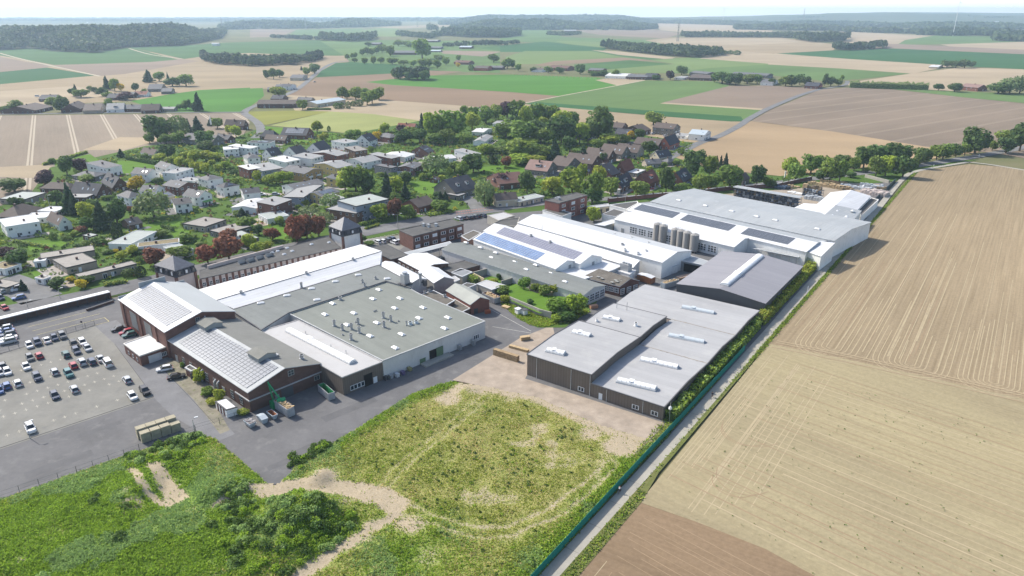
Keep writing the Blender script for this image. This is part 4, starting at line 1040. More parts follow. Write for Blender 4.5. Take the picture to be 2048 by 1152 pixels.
e2 = gable('white_roof_shed', 'hall with half white, half grey roof and five rooflights at the field edge', (1572, 424), (1608, 407.5), (1645, 434), (1671, 411), 6.6, 8.2, WHITE, R_WHITE, far=((1699, 447.5), (1722, 422)), rm2=R_GREY, rect=False)
domes(e2, [T(3, 1, 553, 540), T(3, 1, 675, 538), T(3, 1, 512, 575), T(3, 1, 627, 585), T(3, 1, 600, 610)], 7.6, LA, 1.0)
e3 = gable('white_roof_hall', 'pure white gabled storage tent hall at the far end of the works', (1634, 409.5), (1662, 385.5), (1671, 411), (1702, 380.5), 6.0, 8.4, WHITE, R_WHITE, far=((1714, 419.5), (1741, 392.5)), rect=False)
e4 = flat('lean_to', 'dark flat lean-to behind a white wall along the shaded lane', [(1722, 432), (1757, 400), (1742, 396), (1715, 421)], 4.4, WHITE, R_DARK, parapet=.3, em=WHITE)
cn2 = flat('canopy', 'grey canopy over stacked goods beside the mauve warehouse', [T(3, 1, 0, 835), T(3, 1, 285, 885), T(3, 1, 240, 905), T(3, 1, -120, 835)], 4.4, DTRIM, R_GREY, cat='canopy', parapet=0, z0=4.1)
b = cn2.mb()
for k in range(7):
 p = G(*T(3, 1, -110 + 57 * k, 842 + 10 * k), 4.4); b = cn2.mb(); b.tube((p.x, p.y, 0), (p.x, p.y, 4.2), .12, n=6); cn2.part('post', b, [STEEL])
sm = flat('flat_roof_shed', 'low white shed with dark roof at the head of the window hall', [T(2, 1, 720, 562), T(2, 1, 815, 520), T(2, 1, 905, 545), T(2, 1, 830, 582)], 4.4, WHITE, R_DARK, parapet=.1)
sm2 = flat('flat_roof_shed', 'white edged flat roof building with rooflights behind the young courtyard tree', [T(2, 1, 780, 490), T(2, 1, 1000, 460), T(2, 1, 1010, 475), T(2, 1, 915, 525)], 5.2, WHITE, R_DARK, parapet=.3, em=WHITE)
sm3 = flat('flat_roof_shed', 'cream flat roofed garage row beside the red brick office', [T(2, 1, 600, 500), T(2, 1, 770, 478), T(2, 1, 775, 496), T(2, 1, 605, 520)], 3.6, M('cream_wall', (0.5, 0.44, 0.33)), R_ANNEX, parapet=.2)
for k in range(3): on_wall(sm3, 'door', unit_door(DTRIM), G(*T(2, 1, 605, 520), 3.6), G(*T(2, 1, 775, 496), 3.6), 3 + 5 * k, .05, 2.6, 2.3)
sm4 = flat('flat_roof_shed', 'dark roofed white entrance block at the top of the broad white hall', [T(2, 1, 245, 530), T(2, 1, 330, 512), T(2, 1, 475, 552), T(2, 1, 400, 580)], 5.0, WHITE, R_DARK, parapet=.15)
sm5 = flat('flat_roof_shed', 'pale flat roofed gatehouse beside the row of black cars', [T(1, 1, 1850, 570), T(1, 1, 1980, 545), T(2, 1, 20, 575), T(1, 1, 1940, 615)], 4.6, CONCW, R_ANNEX, parapet=.25, em=CONCW)
sm6 = flat('flat_roof_shed', 'grey flat deck with railings at the road end of the solar sheds', [T(1, 1, 1870, 650), T(1, 1, 1960, 610), T(2, 1, 60, 590), T(2, 1, 40, 660)], 4.4, CONCW, R_DARK, parapet=.35, em=CONCW)
con = flat('concrete_shed', 'bare concrete open shed in the silo yard', [T(2, 1, 660, 645), T(2, 1, 800, 605), T(2, 1, 880, 612), T(2, 1, 740, 655)], 3.8, CONCW, R_WHITE, parapet=.1)
# silos
silo0 = None
sil = [(1157, 780), (1203, 795), (1298, 825), (1343, 838), (1392, 852), (1450, 872)]
for i, (x, y) in enumerate(sil):
 p = G(*T(2, 1, x, y), 0); p.z = .3
 if silo0 is None:
  t = Thing('silo', 'x', 'silo', p, 'row of grey storage silos')
  b = t.mb(); b.tube(p + Vector((0, 0, .9)), p + Vector((0, 0, 8.2)), 1.95, n=20); b.tube(p + Vector((0, 0, 8.2)), p + Vector((0, 0, 9.0)), 1.95, .4, n=20)
  t.part('tank', b, [M('silo_grp', (0.33, 0.315, 0.295), .6, .1, .5, .3, stretch=(1, 1, .2))], smooth=False)
  b = t.mb()
  for k in range(12):
   a = k * math.pi / 6; b.tube(p + Vector((1.8 * math.cos(a), 1.8 * math.sin(a), 8.2)), p + Vector((1.8 * math.cos(a), 1.8 * math.sin(a), 9.4)), .05, n=4)
   a2 = a + math.pi / 6
   b.tube(p + Vector((1.8 * math.cos(a), 1.8 * math.sin(a), 9.4)), p + Vector((1.8 * math.cos(a2), 1.8 * math.sin(a2), 9.4)), .05, n=4)
  t.part('railing', b, [FRAME])
  b = t.mb()
  for k in (-.25, .25): b.tube(p + Vector((k, -2.05, 0)), p + Vector((k, -2.05, 9.2)), .05, n=4)
  for k in range(20): b.tube(p + Vector((-.25, -2.05, .4 + k * .44)), p + Vector((.25, -2.05, .4 + k * .44)), .03, n=4)
  t.part('ladder', b, [STEEL])
  b = t.mb()
  for k in range(4):
   a = math.pi / 4 + k * math.pi / 2; b.tube(p + Vector((1.7 * math.cos(a), 1.7 * math.sin(a), -.2)), p + Vector((1.7 * math.cos(a), 1.7 * math.sin(a), 1.0)), .14, n=6)
  t.part('leg', b, [STEEL])
  silo0 = t.e; o = t.e
 else:
  o = copy_tree(silo0); o.location = p
 o['label'] = ['first silo from the concrete shed, one of the separate far pair', 'second silo of the far pair, just before the green skip', 'third silo in the row, first after the gap with the green skip', 'fourth silo in the row, second of the close-set near four', 'fifth silo in the row, third of the close-set near four', 'last and nearest silo in the row, beside the long green skip'][i]
# ------------------------------------------------------------------ leaves
def LEAF(name, c, var=0.35, trans=0.35, obj=False):
 """foliage: each leaf clump its own tint; obj=True multiplies by the object's colour"""
 if name in MATS: return MATS[name]
 m, ns, ls, b = nt(name)
 g = ns.new('ShaderNodeNewGeometry')
 r = ns.new('ShaderNodeValToRGB')
 e = r.color_ramp.elements
 e[0].position = 0.0; e[0].color = (c[0] * (1 - var), c[1] * (1 - var), c[2] * (1 - var), 1)
 e[1].position = 1.0; e[1].color = (min(1, c[0] * (1 + var * 1.25)), min(1, c[1] * (1 + var)), c[2] * (1 + var * .6), 1)
 ls.new(g.outputs['Random Per Island'], r.inputs[0])
 out = r.outputs[0]
 if obj:
  oi = ns.new('ShaderNodeObjectInfo')
  out = mixc(ns, ls, 1.0, out, oi.outputs['Color'], 'MULTIPLY')
 ls.new(out, b.inputs['Base Color']); setp(b, 0.65, 0.2)
 tr = ns.new('ShaderNodeBsdfTranslucent'); ls.new(out, tr.inputs['Color'])
 mx = ns.new('ShaderNodeMixShader'); mx.inputs[0].default_value = trans
 ls.new(b.outputs[0], mx.inputs[1]); ls.new(tr.outputs[0], mx.inputs[2])
 o = [n for n in ns if n.type == 'OUTPUT_MATERIAL'][0]
 ls.new(mx.outputs[0], o.inputs['Surface'])
 MATS[name] = m
 return m
def quads(C, S, up=0.3, rg=None, nrm=None, aspect=0.75):
 """leaf-clump quads: centres C (n,3), sizes S (n,), normals biased to nrm or up"""
 rg = rg or rng
 n = len(C)
 N = rg.normal(size=(n, 3))
 N /= np.linalg.norm(N, axis=1)[:, None] + 1e-9
 if nrm is not None: N = N * (1 - up) + nrm * up * 1.6
 else: N[:, 2] = np.abs(N[:, 2]) + up
 N /= np.linalg.norm(N, axis=1)[:, None] + 1e-9
 A = np.cross(N, rg.normal(size=(n, 3))); A /= np.linalg.norm(A, axis=1)[:, None] + 1e-9
 B = np.cross(N, A)
 a = A * (S * .5)[:, None]; b = B * (S * .5 * aspect)[:, None]
 k = rg.uniform(.5, 1.0, (n, 4, 1))
 V = np.stack([C - a - b * k[:, 0], C + a * k[:, 1] - b, C + a + b * k[:, 2], C - a * k[:, 3] + b], 1)
 return V.reshape(-1, 3), np.arange(4 * n).reshape(n, 4)
def blades(P, H, Wd, k=3, rg=None):
 """upright tufts: k crossed leaning quads at each foot P"""
 rg = rg or rng
 n = len(P)
 P = np.repeat(P, k, 0); H = np.repeat(H, k) * rg.uniform(.6, 1.2, n * k); Wd = np.repeat(Wd, k)
 t = rg.uniform(0, 2 * np.pi, n * k)
 d = np.stack([np.cos(t), np.sin(t), 0 * t], 1)
 lean = np.stack([-np.sin(t), np.cos(t), 0 * t], 1) * (H * rg.uniform(-1.5, 1.5, n * k))[:, None]
 off = np.stack([rg.normal(size=n * k), rg.normal(size=n * k), np.zeros(n * k)], 1) * (Wd * .5)[:, None]
 P = P + off
 top = P + lean; top[:, 2] += H
 w = d * (Wd * .5)[:, None]
 V = np.stack([P - w * .5, P + w * .5, top + w, top - w], 1)
 return V.reshape(-1, 3), np.arange(4 * n * k).reshape(n * k, 4)
def join(parts):
 V = []; F = []; Mi = []; n = 0
 for v, f, m in parts:
  V.append(v); F.append(f + n); Mi.append(np.full(len(f), m)); n += len(v)
 return np.concatenate(V), np.concatenate(F), np.concatenate(Mi)
# ------------------------------------------------------------------ meadow with tracks, pit and mound
def PX(pts): return [tuple(G(x, y).to_2d()) for x, y in pts]
MEAD = PX([(575, 957), (597, 928), (698, 870), (828, 788), (905, 765), (985, 778), (1076, 798), (1200, 853), (1312, 885), (1343, 868), (1200, 1010), (1066, 1165), (900, 1250), (-120, 1250), (-120, 1045), (0, 1002), (280, 904), (392, 867), (434, 883), (532, 968), (553, 972)])
trk = [(PX([(535, 985), (587, 976), (637, 975), (712, 982), (762, 995), (788, 1012)]), 3.7, 1.35, 0),
       (PX([(775, 1005), (824, 1026), (887, 1050), (962, 1066), (1024, 1062), (1074, 1041), (1124, 1015), (1164, 985), (1224, 931)]), 3.2, .85, 1),
       (PX([(764, 976), (812, 922), (887, 869), (955, 810), (985, 782)]), 2.6, .78, 1),
       (PX([(790, 1010), (787, 1040), (737, 1056), (712, 1082), (674, 1105), (612, 1150), (560, 1190)]), 2.8, .85, 0),
       (PX([(300, 940), (330, 985), (345, 1012)]), 1.6, .9, 0), (PX([(312, 940), (325, 962), (345, 985), (366, 1000)]), 2.6, 1.0, 0), (PX([(262, 950), (300, 1000), (340, 1018)]), 1.6, .9, 0), (PX([(440, 1022), (512, 978)]), 1.8, 1.0, 0), (PX([(365, 1005), (412, 1060)]), 2.6, .65, 1), (PX([(880, 800), (930, 772), (985, 781), (1076, 802), (1200, 858), (1300, 888)]), 3.6, .8, 0), (PX([(1195, 955), (1215, 900), (1180, 862)]), 3, .55, 0)]
blob = [((1245, 895), 6.5, 1.1), ((1275, 875), 4.5, 1.0), ((900, 800), 5.5, .8), ((960, 775), 7.5, .85), ((1020, 800), 4, .6), ((930, 820), 5, .5), ((1180, 868), 5, .75), ((860, 1115), 5.5, .55), ((640, 1000), 4, .5), ((690, 1010), 3.5, .6), ((265, 1020), 3, .9), ((255, 1000), 2, .6),
  ((225, 975), 2, .5), ((650, 955), 4.5, .85), ((560, 1010), 2.5, .7), ((380, 1035), 2.5, .6), ((820, 1050), 5, .8), ((1010, 1075), 4, .5), ((50, 1140), 2, .6), ((318, 1072), 1.6, .5), ((1100, 830), 4, .3), ((740, 1075), 3, .6)]
def bare_at(x, y):
 v = np.zeros(np.shape(x))
 wx = x + 2.2 * (fbm(x * .25, y * .25, 3) - .5); wy = y + 2.2 * (fbm(x * .25, y * .25, 9) - .5)
 for ln, w, s, kind in trk:
  d = seg_dist(wx, wy, ln)
  f = np.clip(1.25 - d / w, 0, 1) * s
  if kind: f *= 0.62 + .38 * np.cos(np.clip(d / w, 0, 1.2) * 2 * np.pi * .9 + np.pi)     # grass between wheel tracks
  v = np.maximum(v, f)
 for (px, py), r, s in blob:
  c = G(px, py)
  d = np.hypot(wx - c.x, wy - c.y)
  v = np.maximum(v, np.clip(1.3 - d / r, 0, 1) * s)
 c = G(980, 900); k = np.clip(1.5 - np.hypot(x - c.x, y - c.y) / 34, 0, 1)
 return np.maximum(v, k * np.clip((fbm(x * .14, y * .14, 61) - .585) * 5, 0, .62))
def lush_at(x, y):
 # the left flank and the strip by the fence are lush, the middle is dry
 a = G(200, 1060); b = G(620, 1090)
 l = np.clip(1.35 - np.hypot(x - a.x, (y - a.y) * 1.2) / 50, 0, 1)
 l = np.maximum(l, np.clip(1.2 - np.hypot(x - b.x, y - b.y) / 14, 0, 1))
 f0, f1 = G(1066, 1152), G(1340, 866)
 l = np.maximum(l, np.clip(1.2 - seg_dist(x, y, [(f0.x, f0.y), (f1.x, f1.y)]) / 7, 0, 1) * .9)
 e = PX([(577, 963), (700, 873), (830, 791), (900, 768)])
 l = np.maximum(l, np.clip(1.1 - seg_dist(x, y, e) / 4, 0, 1) * .8)
 c = G(800, 1115); l = np.maximum(l, np.clip(1.2 - np.hypot(x - c.x, y - c.y) / 16, 0, 1) * .8)
 return np.clip(l * (0.65 + .7 * fbm(x * .12, y * .12, 21)) + .6 * (fbm(x * .09, y * .09, 5) - .5), 0, 1)
def smooth(x): x = np.clip(x, 0, 1); return x * x * (3 - 2 * x)
def mz(x, y):
 z = 0.25 + 0.7 * (fbm(x * .11, y * .11, 31) - .3) + .22 * (fbm(x * .6, y * .6, 33) - .5)
 m = G(610, 1035); z = z + 3.2 * smooth(1.15 - np.hypot((x - m.x) * .8, y - m.y) / 8.5) * (.7 + .6 * fbm(x * .4, y * .4, 8))
 m = G(560, 1100); z = z + 1.6 * smooth(1.1 - np.hypot(x - m.x, y - m.y) / 9)
 m = G(170, 1090); z = z + 2.2 * smooth(1.2 - np.hypot((x - m.x) * .8, y - m.y) / 34)
 m = G(450, 985); z = z + 1.6 * smooth(1.1 - np.hypot(x - m.x, y - m.y) / 7)
 m = G(350, 982); z = z - 1.9 * smooth(1.2 - np.hypot((x - m.x), (y - m.y) * .55) / 8)
 m = G(280, 985); z = z + 1.0 * smooth(1.1 - np.hypot(x - m.x, y - m.y) / 6)
 m = G(440, 905); z = z + 1.0 * smooth(1.1 - np.hypot(x - m.x, y - m.y) / 7)
 m = G(640, 958); z = z + 1.2 * smooth(1.1 - np.hypot(x - m.x, y - m.y) / 4)
 m = G(935, 775); z = z + .9 * smooth(1.1 - np.hypot(x - m.x, y - m.y) / 5)
 z = z - .25 * np.clip(bare_at(x, y), 0, 1)
 z = np.maximum(z, .06)
 e = seg_dist(x, y, MEAD + MEAD[:1])
 k = smooth(e / 4)
 return z * k + (zr + .02) * (1 - k)
st_ = 0.7
xs = [p[0] for p in MEAD]; ys = [p[1] for p in MEAD]
gx, gy = np.meshgrid(np.arange(min(xs) - 1, max(xs) + 1, st_), np.arange(max(min(ys), 60) - 1, max(ys) + 1, st_))
cx = gx[:-1, :-1] + st_ / 2; cy = gy[:-1, :-1] + st_ / 2
ins = inside(cx, cy, MEAD)
Vz = mz(gx, gy)
V = np.stack([gx.ravel(), gy.ravel(), Vz.ravel()], 1)
nx_ = gx.shape[1]
ii, jj = np.nonzero(ins)
F = np.stack([ii * nx_ + jj, ii * nx_ + jj + 1, (ii + 1) * nx_ + jj + 1, (ii + 1) * nx_ + jj], 1)
used = np.unique(F); remap = np.full(len(V), -1); remap[used] = np.arange(len(used))
V = V[used]; F = remap[F]
m, ns, ls, b = nt('meadow_ground'); setp(b, .95, .05)
at = ns.new('ShaderNodeAttribute'); at.attribute_name = 'bare'
al = ns.new('ShaderNodeAttribute'); al.attribute_name = 'lush'
n1 = noise(ns, ls, mapped(ns, ls), .9, 6, .7); n2 = noise(ns, ls, mapped(ns, ls), 3.2, 5, .7)
dry = ramp(ns, ls, n1.outputs['Fac'], .33, (0.18, 0.215, 0.045), .68, (0.37, 0.335, 0.14))
lu = ramp(ns, ls, n1.outputs['Fac'], .3, (0.11, 0.20, 0.035), .7, (0.24, 0.31, 0.06))
gr = mixc(ns, ls, al.outputs['Fac'], dry.outputs[0], lu.outputs[0])
so = ramp(ns, ls, n2.outputs['Fac'], .3, (0.29, 0.235, 0.155), .7, (0.46, 0.39, 0.285))
ad = ns.new('ShaderNodeMath'); ad.operation = 'MULTIPLY_ADD'; ad.inputs[1].default_value = 1.1; ls.new(n2.outputs['Fac'], ad.inputs[0])
sb = ns.new('ShaderNodeMath'); sb.operation = 'ADD'; sb.inputs[1].default_value = -1.0; ls.new(at.outputs['Fac'], sb.inputs[0]); ls.new(sb.outputs[0], ad.inputs[2])
fb = ramp(ns, ls, ad.outputs[0], .05, (0, 0, 0), .2, (1, 1, 1))
ls.new(mixc(ns, ls, fb.outputs[0], gr, so.outputs[0]), b.inputs['Base Color'])
bp = ns.new('ShaderNodeBump'); bp.inputs['Strength'].default_value = .5; bp.inputs['Distance'].default_value = .3
ls.new(n2.outputs['Fac'], bp.inputs['Height']); ls.new(bp.outputs[0], b.inputs['Normal'])
me = npmesh('meadow', V, F, [m], smooth=True)
for nm, fn in (('bare', bare_at), ('lush', lush_at)):
 a = me.attributes.new(nm, 'FLOAT', 'POINT'); a.data.foreach_set('value', fn(V[:, 0], V[:, 1]).astype(np.float32))
tag(link('meadow', me), kind='structure')
L_LUSH = LEAF('leaf_lush', (0.28, 0.43, 0.05), .32, .5); L_OLIVE = LEAF('leaf_olive', (0.33, 0.385, 0.07), .3, .5); L_STRAW = LEAF('leaf_straw', (0.62, 0.52, 0.26), .2, .45); L_DARK = LEAF('leaf_dark', (0.11, 0.19, 0.045), .4, .4); L_NETTLE = LEAF('leaf_nettle', (0.30, 0.44, 0.15), .25, .45)
def scatter(n, poly=MEAD):
 x = rng.uniform(min(xs), max(xs), n); y = rng.uniform(max(60, min(ys)), max(ys), n)
 k = inside(x, y, poly)
 return x[k], y[k]
x, y = scatter(270000)
ba = bare_at(x, y); lu_ = lush_at(x, y)
keep = rng.uniform(size=len(x)) > np.clip(ba * 1.3 - .12, 0, .985)
x, y, lu_ = x[keep], y[keep], lu_[keep]
z = mz(x, y)
kind = np.where(rng.uniform(size=len(x)) < lu_ * 1.1, np.where(fbm(x * .1, y * .1, 77) > .52, 4, 0), np.where(rng.uniform(size=len(x)) + 1.5 * (fbm(x * .13, y * .13, 55) - .5) < .70, 1, 2))
kind[(rng.uniform(size=len(x)) < .03)] = 3
clump = fbm(x * .45, y * .45, 12)
H = (0.05 + .26 * clump) * np.where(kind == 2, .8, 1.0) * (1 + .9 * lu_); Wd = .07 + .2 * rng.uniform(size=len(x)) ** 1.5 + .08 * lu_
V, F = blades(np.stack([x, y, z - .03], 1), H, Wd, 2)
me = npmesh('grass', V, F, [L_LUSH, L_OLIVE, L_STRAW, L_DARK, L_NETTLE], np.repeat(kind, 2))
tag(link('grass', me), kind='stuff')
# low weed bushes dotted over the meadow and the thicket on the mound
def bushes(name, pts, sizes, mats, per=26, seed=3):
 rg = np.random.default_rng(seed); parts = []
 for (bx, by), s in zip(pts, sizes):
  n = int(per * (.6 + s))
  d = rg.normal(size=(n, 3)); d /= np.linalg.norm(d, axis=1)[:, None]; d[:, 2] = np.abs(d[:, 2])
  r = s * rg.uniform(.55, 1.05, (n, 1))
  C = np.array([[bx, by, float(mz(np.array([bx]), np.array([by]))[0]) + .05]]) + d * r * np.array([[1, 1, rg.uniform(.6, 1.1)]])
  v, f = quads(C, np.full(n, .17 + .15 * s) * rg.uniform(.6, 1.3, n), .35, rg, d)
  parts.append((v, f, rg.integers(len(mats))))
 V, F, Mi = join(parts)
 tag(link(name, npmesh(name, V, F, mats, Mi)), kind='stuff')
x, y = scatter(2600); ok = (bare_at(x, y) < .25)
q = G(1020, 930); ok &= rng.uniform(size=len(x)) < np.clip(1.5 - np.hypot(x - q.x, y - q.y) / 36, .08, .75)
bushes('weeds', list(zip(x[ok], y[ok])), rng.uniform(.2, .55, ok.sum()) ** 1.2, [L_DARK, L_LUSH, LEAF('leaf_midgreen', (0.06, 0.12, 0.03))], 30)
tp = []; ts = []
for (px, py), r, n in (((560, 1090), 9, 60), ((640, 1060), 7, 40), ((500, 1060), 8, 40), ((470, 1010), 4, 18), ((340, 905), 5, 30), ((375, 890), 4, 20), ((590, 1020), 6, 14), ((120, 1080), 18, 12), ((270, 925), 4, 12), ((600, 925), 3, 10), ((640, 900), 3, 10)):
 c = G(px, py)
 for _ in range(n):
  a, rr = random.uniform(0, 6.3), r * math.sqrt(random.random()); tp.append((c.x + rr * math.cos(a), c.y + rr * math.sin(a))); ts.append(random.uniform(.6, 1.5))
bushes('undergrowth', tp, ts, [L_DARK, L_LUSH, L_NETTLE], 95, 9)
# ------------------------------------------------------------------ ploughed fields beside the lane
CL = lambda p: (Y(p) - lane0).dot(uu)
lane0 = Y(G(1101, 1152))
def LF(a, b, z=0.0):
 """lane frame: a metres along the lane, b metres to its right"""
 p = lane0 + uu * a - vv * b
 return Vector((p.x, p.y, z))
def toLF(px, py):
 d = Y(G(px, py)) - lane0
 return d.dot(uu), -d.dot(vv)
f_rows = FIELD('drilled_field', (0.24, 0.185, 0.115), (0.36, 0.285, 0.185), LA, 1.15, .85, .012)
f_low = FIELD('rolled_field', (0.30, 0.245, 0.15), (0.385, 0.325, 0.205), LA - 1.72, .8, .7, .02, tint=(1.08, 1.11, 1.06))
f_bot = FIELD('harrowed_field', (0.21, 0.148, 0.092), (0.27, 0.195, 0.125), LA - 1.45, 1.2, .6, .03)
bnd = [toLF(1540, 690), toLF(1700, 722), toLF(1870, 760), toLF(2060, 803), toLF(2300, 860)]
low = [toLF(1268, 1002), toLF(1390, 1045), toLF(1530, 1100), toLF(1625, 1152), toLF(1800, 1250)]
def lf_poly(name, P, mat, z):
 structure(name, [tuple(LF(a, b)[:2]) for a, b in P], z, mat, px=False)
aT = toLF(1815, 345)[0]
lf_poly('field', [(bnd[0][0], 2.9)] + bnd[1:] + [(bnd[-1][0] + 30, 420), (aT + 40, 420), toLF(2080, 345), toLF(2000, 334), toLF(1938, 329), (toLF(1850, 343)[0], 4.0), (aT - 10, 3.0)], f_rows, zr - .066)
lf_poly('field', [(low[0][0], 4.2)] + low[1:] + [(low[-1][0] - 10, 300), (bnd[-1][0], 420)] + bnd[::-1][:-1] + [(bnd[0][0], 2.9)], f_low, zr - .062)
lf_poly('field', [(low[0][0] - .1, 4.2)] + low[1:] + [(low[-1][0] - 60, 120), (-80, 60), (-80, 4.2)], f_bot, zr - .058)
VERGE = FIELD('verge_grass', (0.11, 0.14, 0.035), (0.19, 0.185, 0.075), LA, .8, .7, .1)
lf_poly('verge', [(-80, 1.5), (low[0][0], 1.5), (low[0][0] + 4, 2.0), (aT, 1.7), (aT + 8, 2.7), (bnd[0][0], 2.7), (low[0][0] + 12, 3.2), (low[0][0], 4.6), (-80, 4.3)], VERGE, zr - .004)
lf_poly('verge', [(-80, -4.4), (95, -4.4), (95, -1.5), (-80, -1.5)], VERGE, zr - .004)
# wheel tracks of the turning tractor
TRK = M('wheel_track', (0.40, 0.33, 0.215), .95, .1, .3, .1); TRKD = M('wheel_track_damp', (0.30, 0.22, 0.14), .95, .1, .3, .1)
def tracks(items, z):
 V = []; F = []; mi = []
 for i_, (P, w, m_) in enumerate(items):
  v, f = ribbon_vf(smoothline([LF(a, b) for a, b in P], 5), w, z + i_ * .0002)
  F += [[i + len(V) for i in q] for q in f]; V += v; mi += [m_] * len(f)
 o = link('wheel_tracks', mesh('wheel_tracks', V, F, [TRK, TRKD], mi)); tag(o, kind='structure')
def a_b(b):
 for (a0, b0), (a1, b1) in zip(bnd[:-1], bnd[1:]):
  if b <= b1: return a0 + (a1 - a0) * (b - b0) / (b1 - b0)
 return bnd[-1][0]
items = []
rnd = random.Random(5)
grp = 0; b0 = 9.0
while b0 < 118:
 R_g = rnd.uniform(9, 12); n = 7
 for k in range(n):
  r = R_g * (k + .9) / n
  for sgn in (-1, 1):
   bb = b0 + R_g + sgn * r
   if rnd.random() < .12: continue
   A = a_b(b0 + R_g) + 7 + rnd.uniform(-.4, .4)
   far = rnd.uniform(18, 60)
   arc = [(A - math.sin(t) * r * .95 - (1 if k == n - 1 else 0) * 0, b0 + R_g + sgn * r * math.cos(t)) for t in (0.35, .8, 1.2, 1.5)]
   items.append(([(A + far, bb + rnd.uniform(-.2, .2)), (A + far * .5, bb), (A + 2, bb)] + arc, .26, 0))
 b0 += 2 * R_g + rnd.uniform(.5, 2)
for k in range(80):
 b = rnd.uniform(4, 190); items.append(([(a_b(b) + rnd.uniform(8, 30), b), (a_b(b) + rnd.uniform(80, 240), b + rnd.uniform(-.3, .3))], rnd.uniform(.18, .34), rnd.choice((0, 0, 1))))
for k in range(9):
 o = rnd.uniform(-1, 5.5); items.append(([(a_b(b) + o - 1.5, b) for b in (4.5, 25, 60, 95, 140, 200)], .3, k % 2))
tracks(items, zr - .054)
items = []
for k in range(20):      # headland passes beside the lane
 b = 5 + k * rnd.uniform(.6, 1.1) + rnd.uniform(-.2, .2); items.append(([(low[0][0] + rnd.uniform(3, 25), b), (a_b(5) - rnd.uniform(3, 30), b + rnd.uniform(-.5, .5))], .22, 0))
for k in range(3, 34):
 a = low[0][0] + 4 + k * 2.6 + rnd.uniform(-.8, .8); s = rnd.uniform(5, 30)
 items.append(([(a + s * -.147, s), (a - .147 * (s + 40), s + 40), (a - .147 * (s + 110), s + 110)], rnd.uniform(.15, .4), rnd.choice((0, 1, 1))))
for a0, b0_, r in ((52, 17, 6), (55, 18, 7.2), (74, 12, 7), (76, 13, 8.5)):
 items.append(([(a0 - r * math.cos(t) - 3, b0_ - r * .9 * math.sin(t) + 2) for t in (-1.2, -.6, 0, .5, 1.0, 1.5)] , .2, 1))
tracks(items, zr - .050)
items = [([(low[0][0] - 6 - k * 3 - 60, 7 + k * 2.2), (low[0][0] - 20 - k * 2, 7 + k * 2.2)], .14, k % 2) for k in range(8)]
for k in range(26):
 a = low[0][0] - 2 - k * 1.9; items.append(([(a - .3, 6 + rnd.uniform(0, 12)), (a - 5.5 + rnd.uniform(-.5, .5), 50)], rnd.uniform(.1, .22), 1))
tracks(items, zr - .046)
# scattered volunteer plants on the pale field, grass along fence and verge
n = 900
aa = rng.uniform(-10, 110, n); bb = rng.uniform(8, 130, n)
P3 = np.array([LF(a, b, zr)[:] for a, b in zip(aa, bb)]); pl = [tuple(LF(a, b)[:2]) for a, b in [(low[0][0] + 5, 9)] + low[1:] + [(low[-1][0], 200), (bnd[-1][0], 420)] + bnd[::-1]]
k = inside(P3[:, 0], P3[:, 1], pl) & (fbm(P3[:, 0] * .06, P3[:, 1] * .06, 4) > .42)
V, F = blades(P3[k], rng.uniform(.05, .2, k.sum()), rng.uniform(.08, .3, k.sum()), 3)
tag(link('field_weeds', npmesh('field_weeds', V, F, [L_DARK])), kind='stuff')
n = 17000
aa = rng.uniform(-70, aT, n); side = rng.uniform(size=n)
bb = np.where(side < .5, np.where(aa < low[0][0] + 4, rng.uniform(1.9, 4.2, n), rng.uniform(1.7, 2.6, n)), np.where(aa < 95, rng.uniform(-5.5, -1.5, n), rng.uniform(1.5, 3.2, n)))
k = (bb < 0) | (aa < low[0][0] + 4) | (rng.uniform(size=n) < np.where(aa < bnd[0][0] - 15, .12, .7)); aa, bb = aa[k], bb[k]; n = len(aa)
P3 = np.array([LF(a, b, zr)[:] for a, b in zip(aa, bb)])
V, F = blades(P3, rng.uniform(.12, .5, n) * np.where(bb < 0, 1.0, .7), rng.uniform(.15, .4, n), 2)
tag(link('verge_grass', npmesh('verge_grass', V, F, [L_OLIVE, L_LUSH, L_DARK], np.repeat(rng.integers(0, 3, n), 2))), kind='stuff')
# green screen fence along the lane
fo = toLF(1077, 1152)[1]; fe = toLF(1500, 705)[0]
GF = M('green_screen', (0.015, 0.20, 0.155), .7, .12, .8, .2, rz=LA, stretch=(3, 1, .4)); GP = M('green_post', (0.02, 0.10, 0.085), .6)
t = Thing('screen_fence', 'long teal green screen fence running beside the concrete lane', 'fence', LF(20, fo, 0))
b = t.mb(); b.bar(LF(-45, fo, .15), LF(fe, fo, .15), .06, 2.1); t.part('panel', b, [GF])
for k in range(56):
 a = -45 + k * (fe + 45) / 55; b = t.mb(); b.box(LF(a, fo - .06, 0), (.08, .08, 2.4), LA); t.part('post', b, [GP])
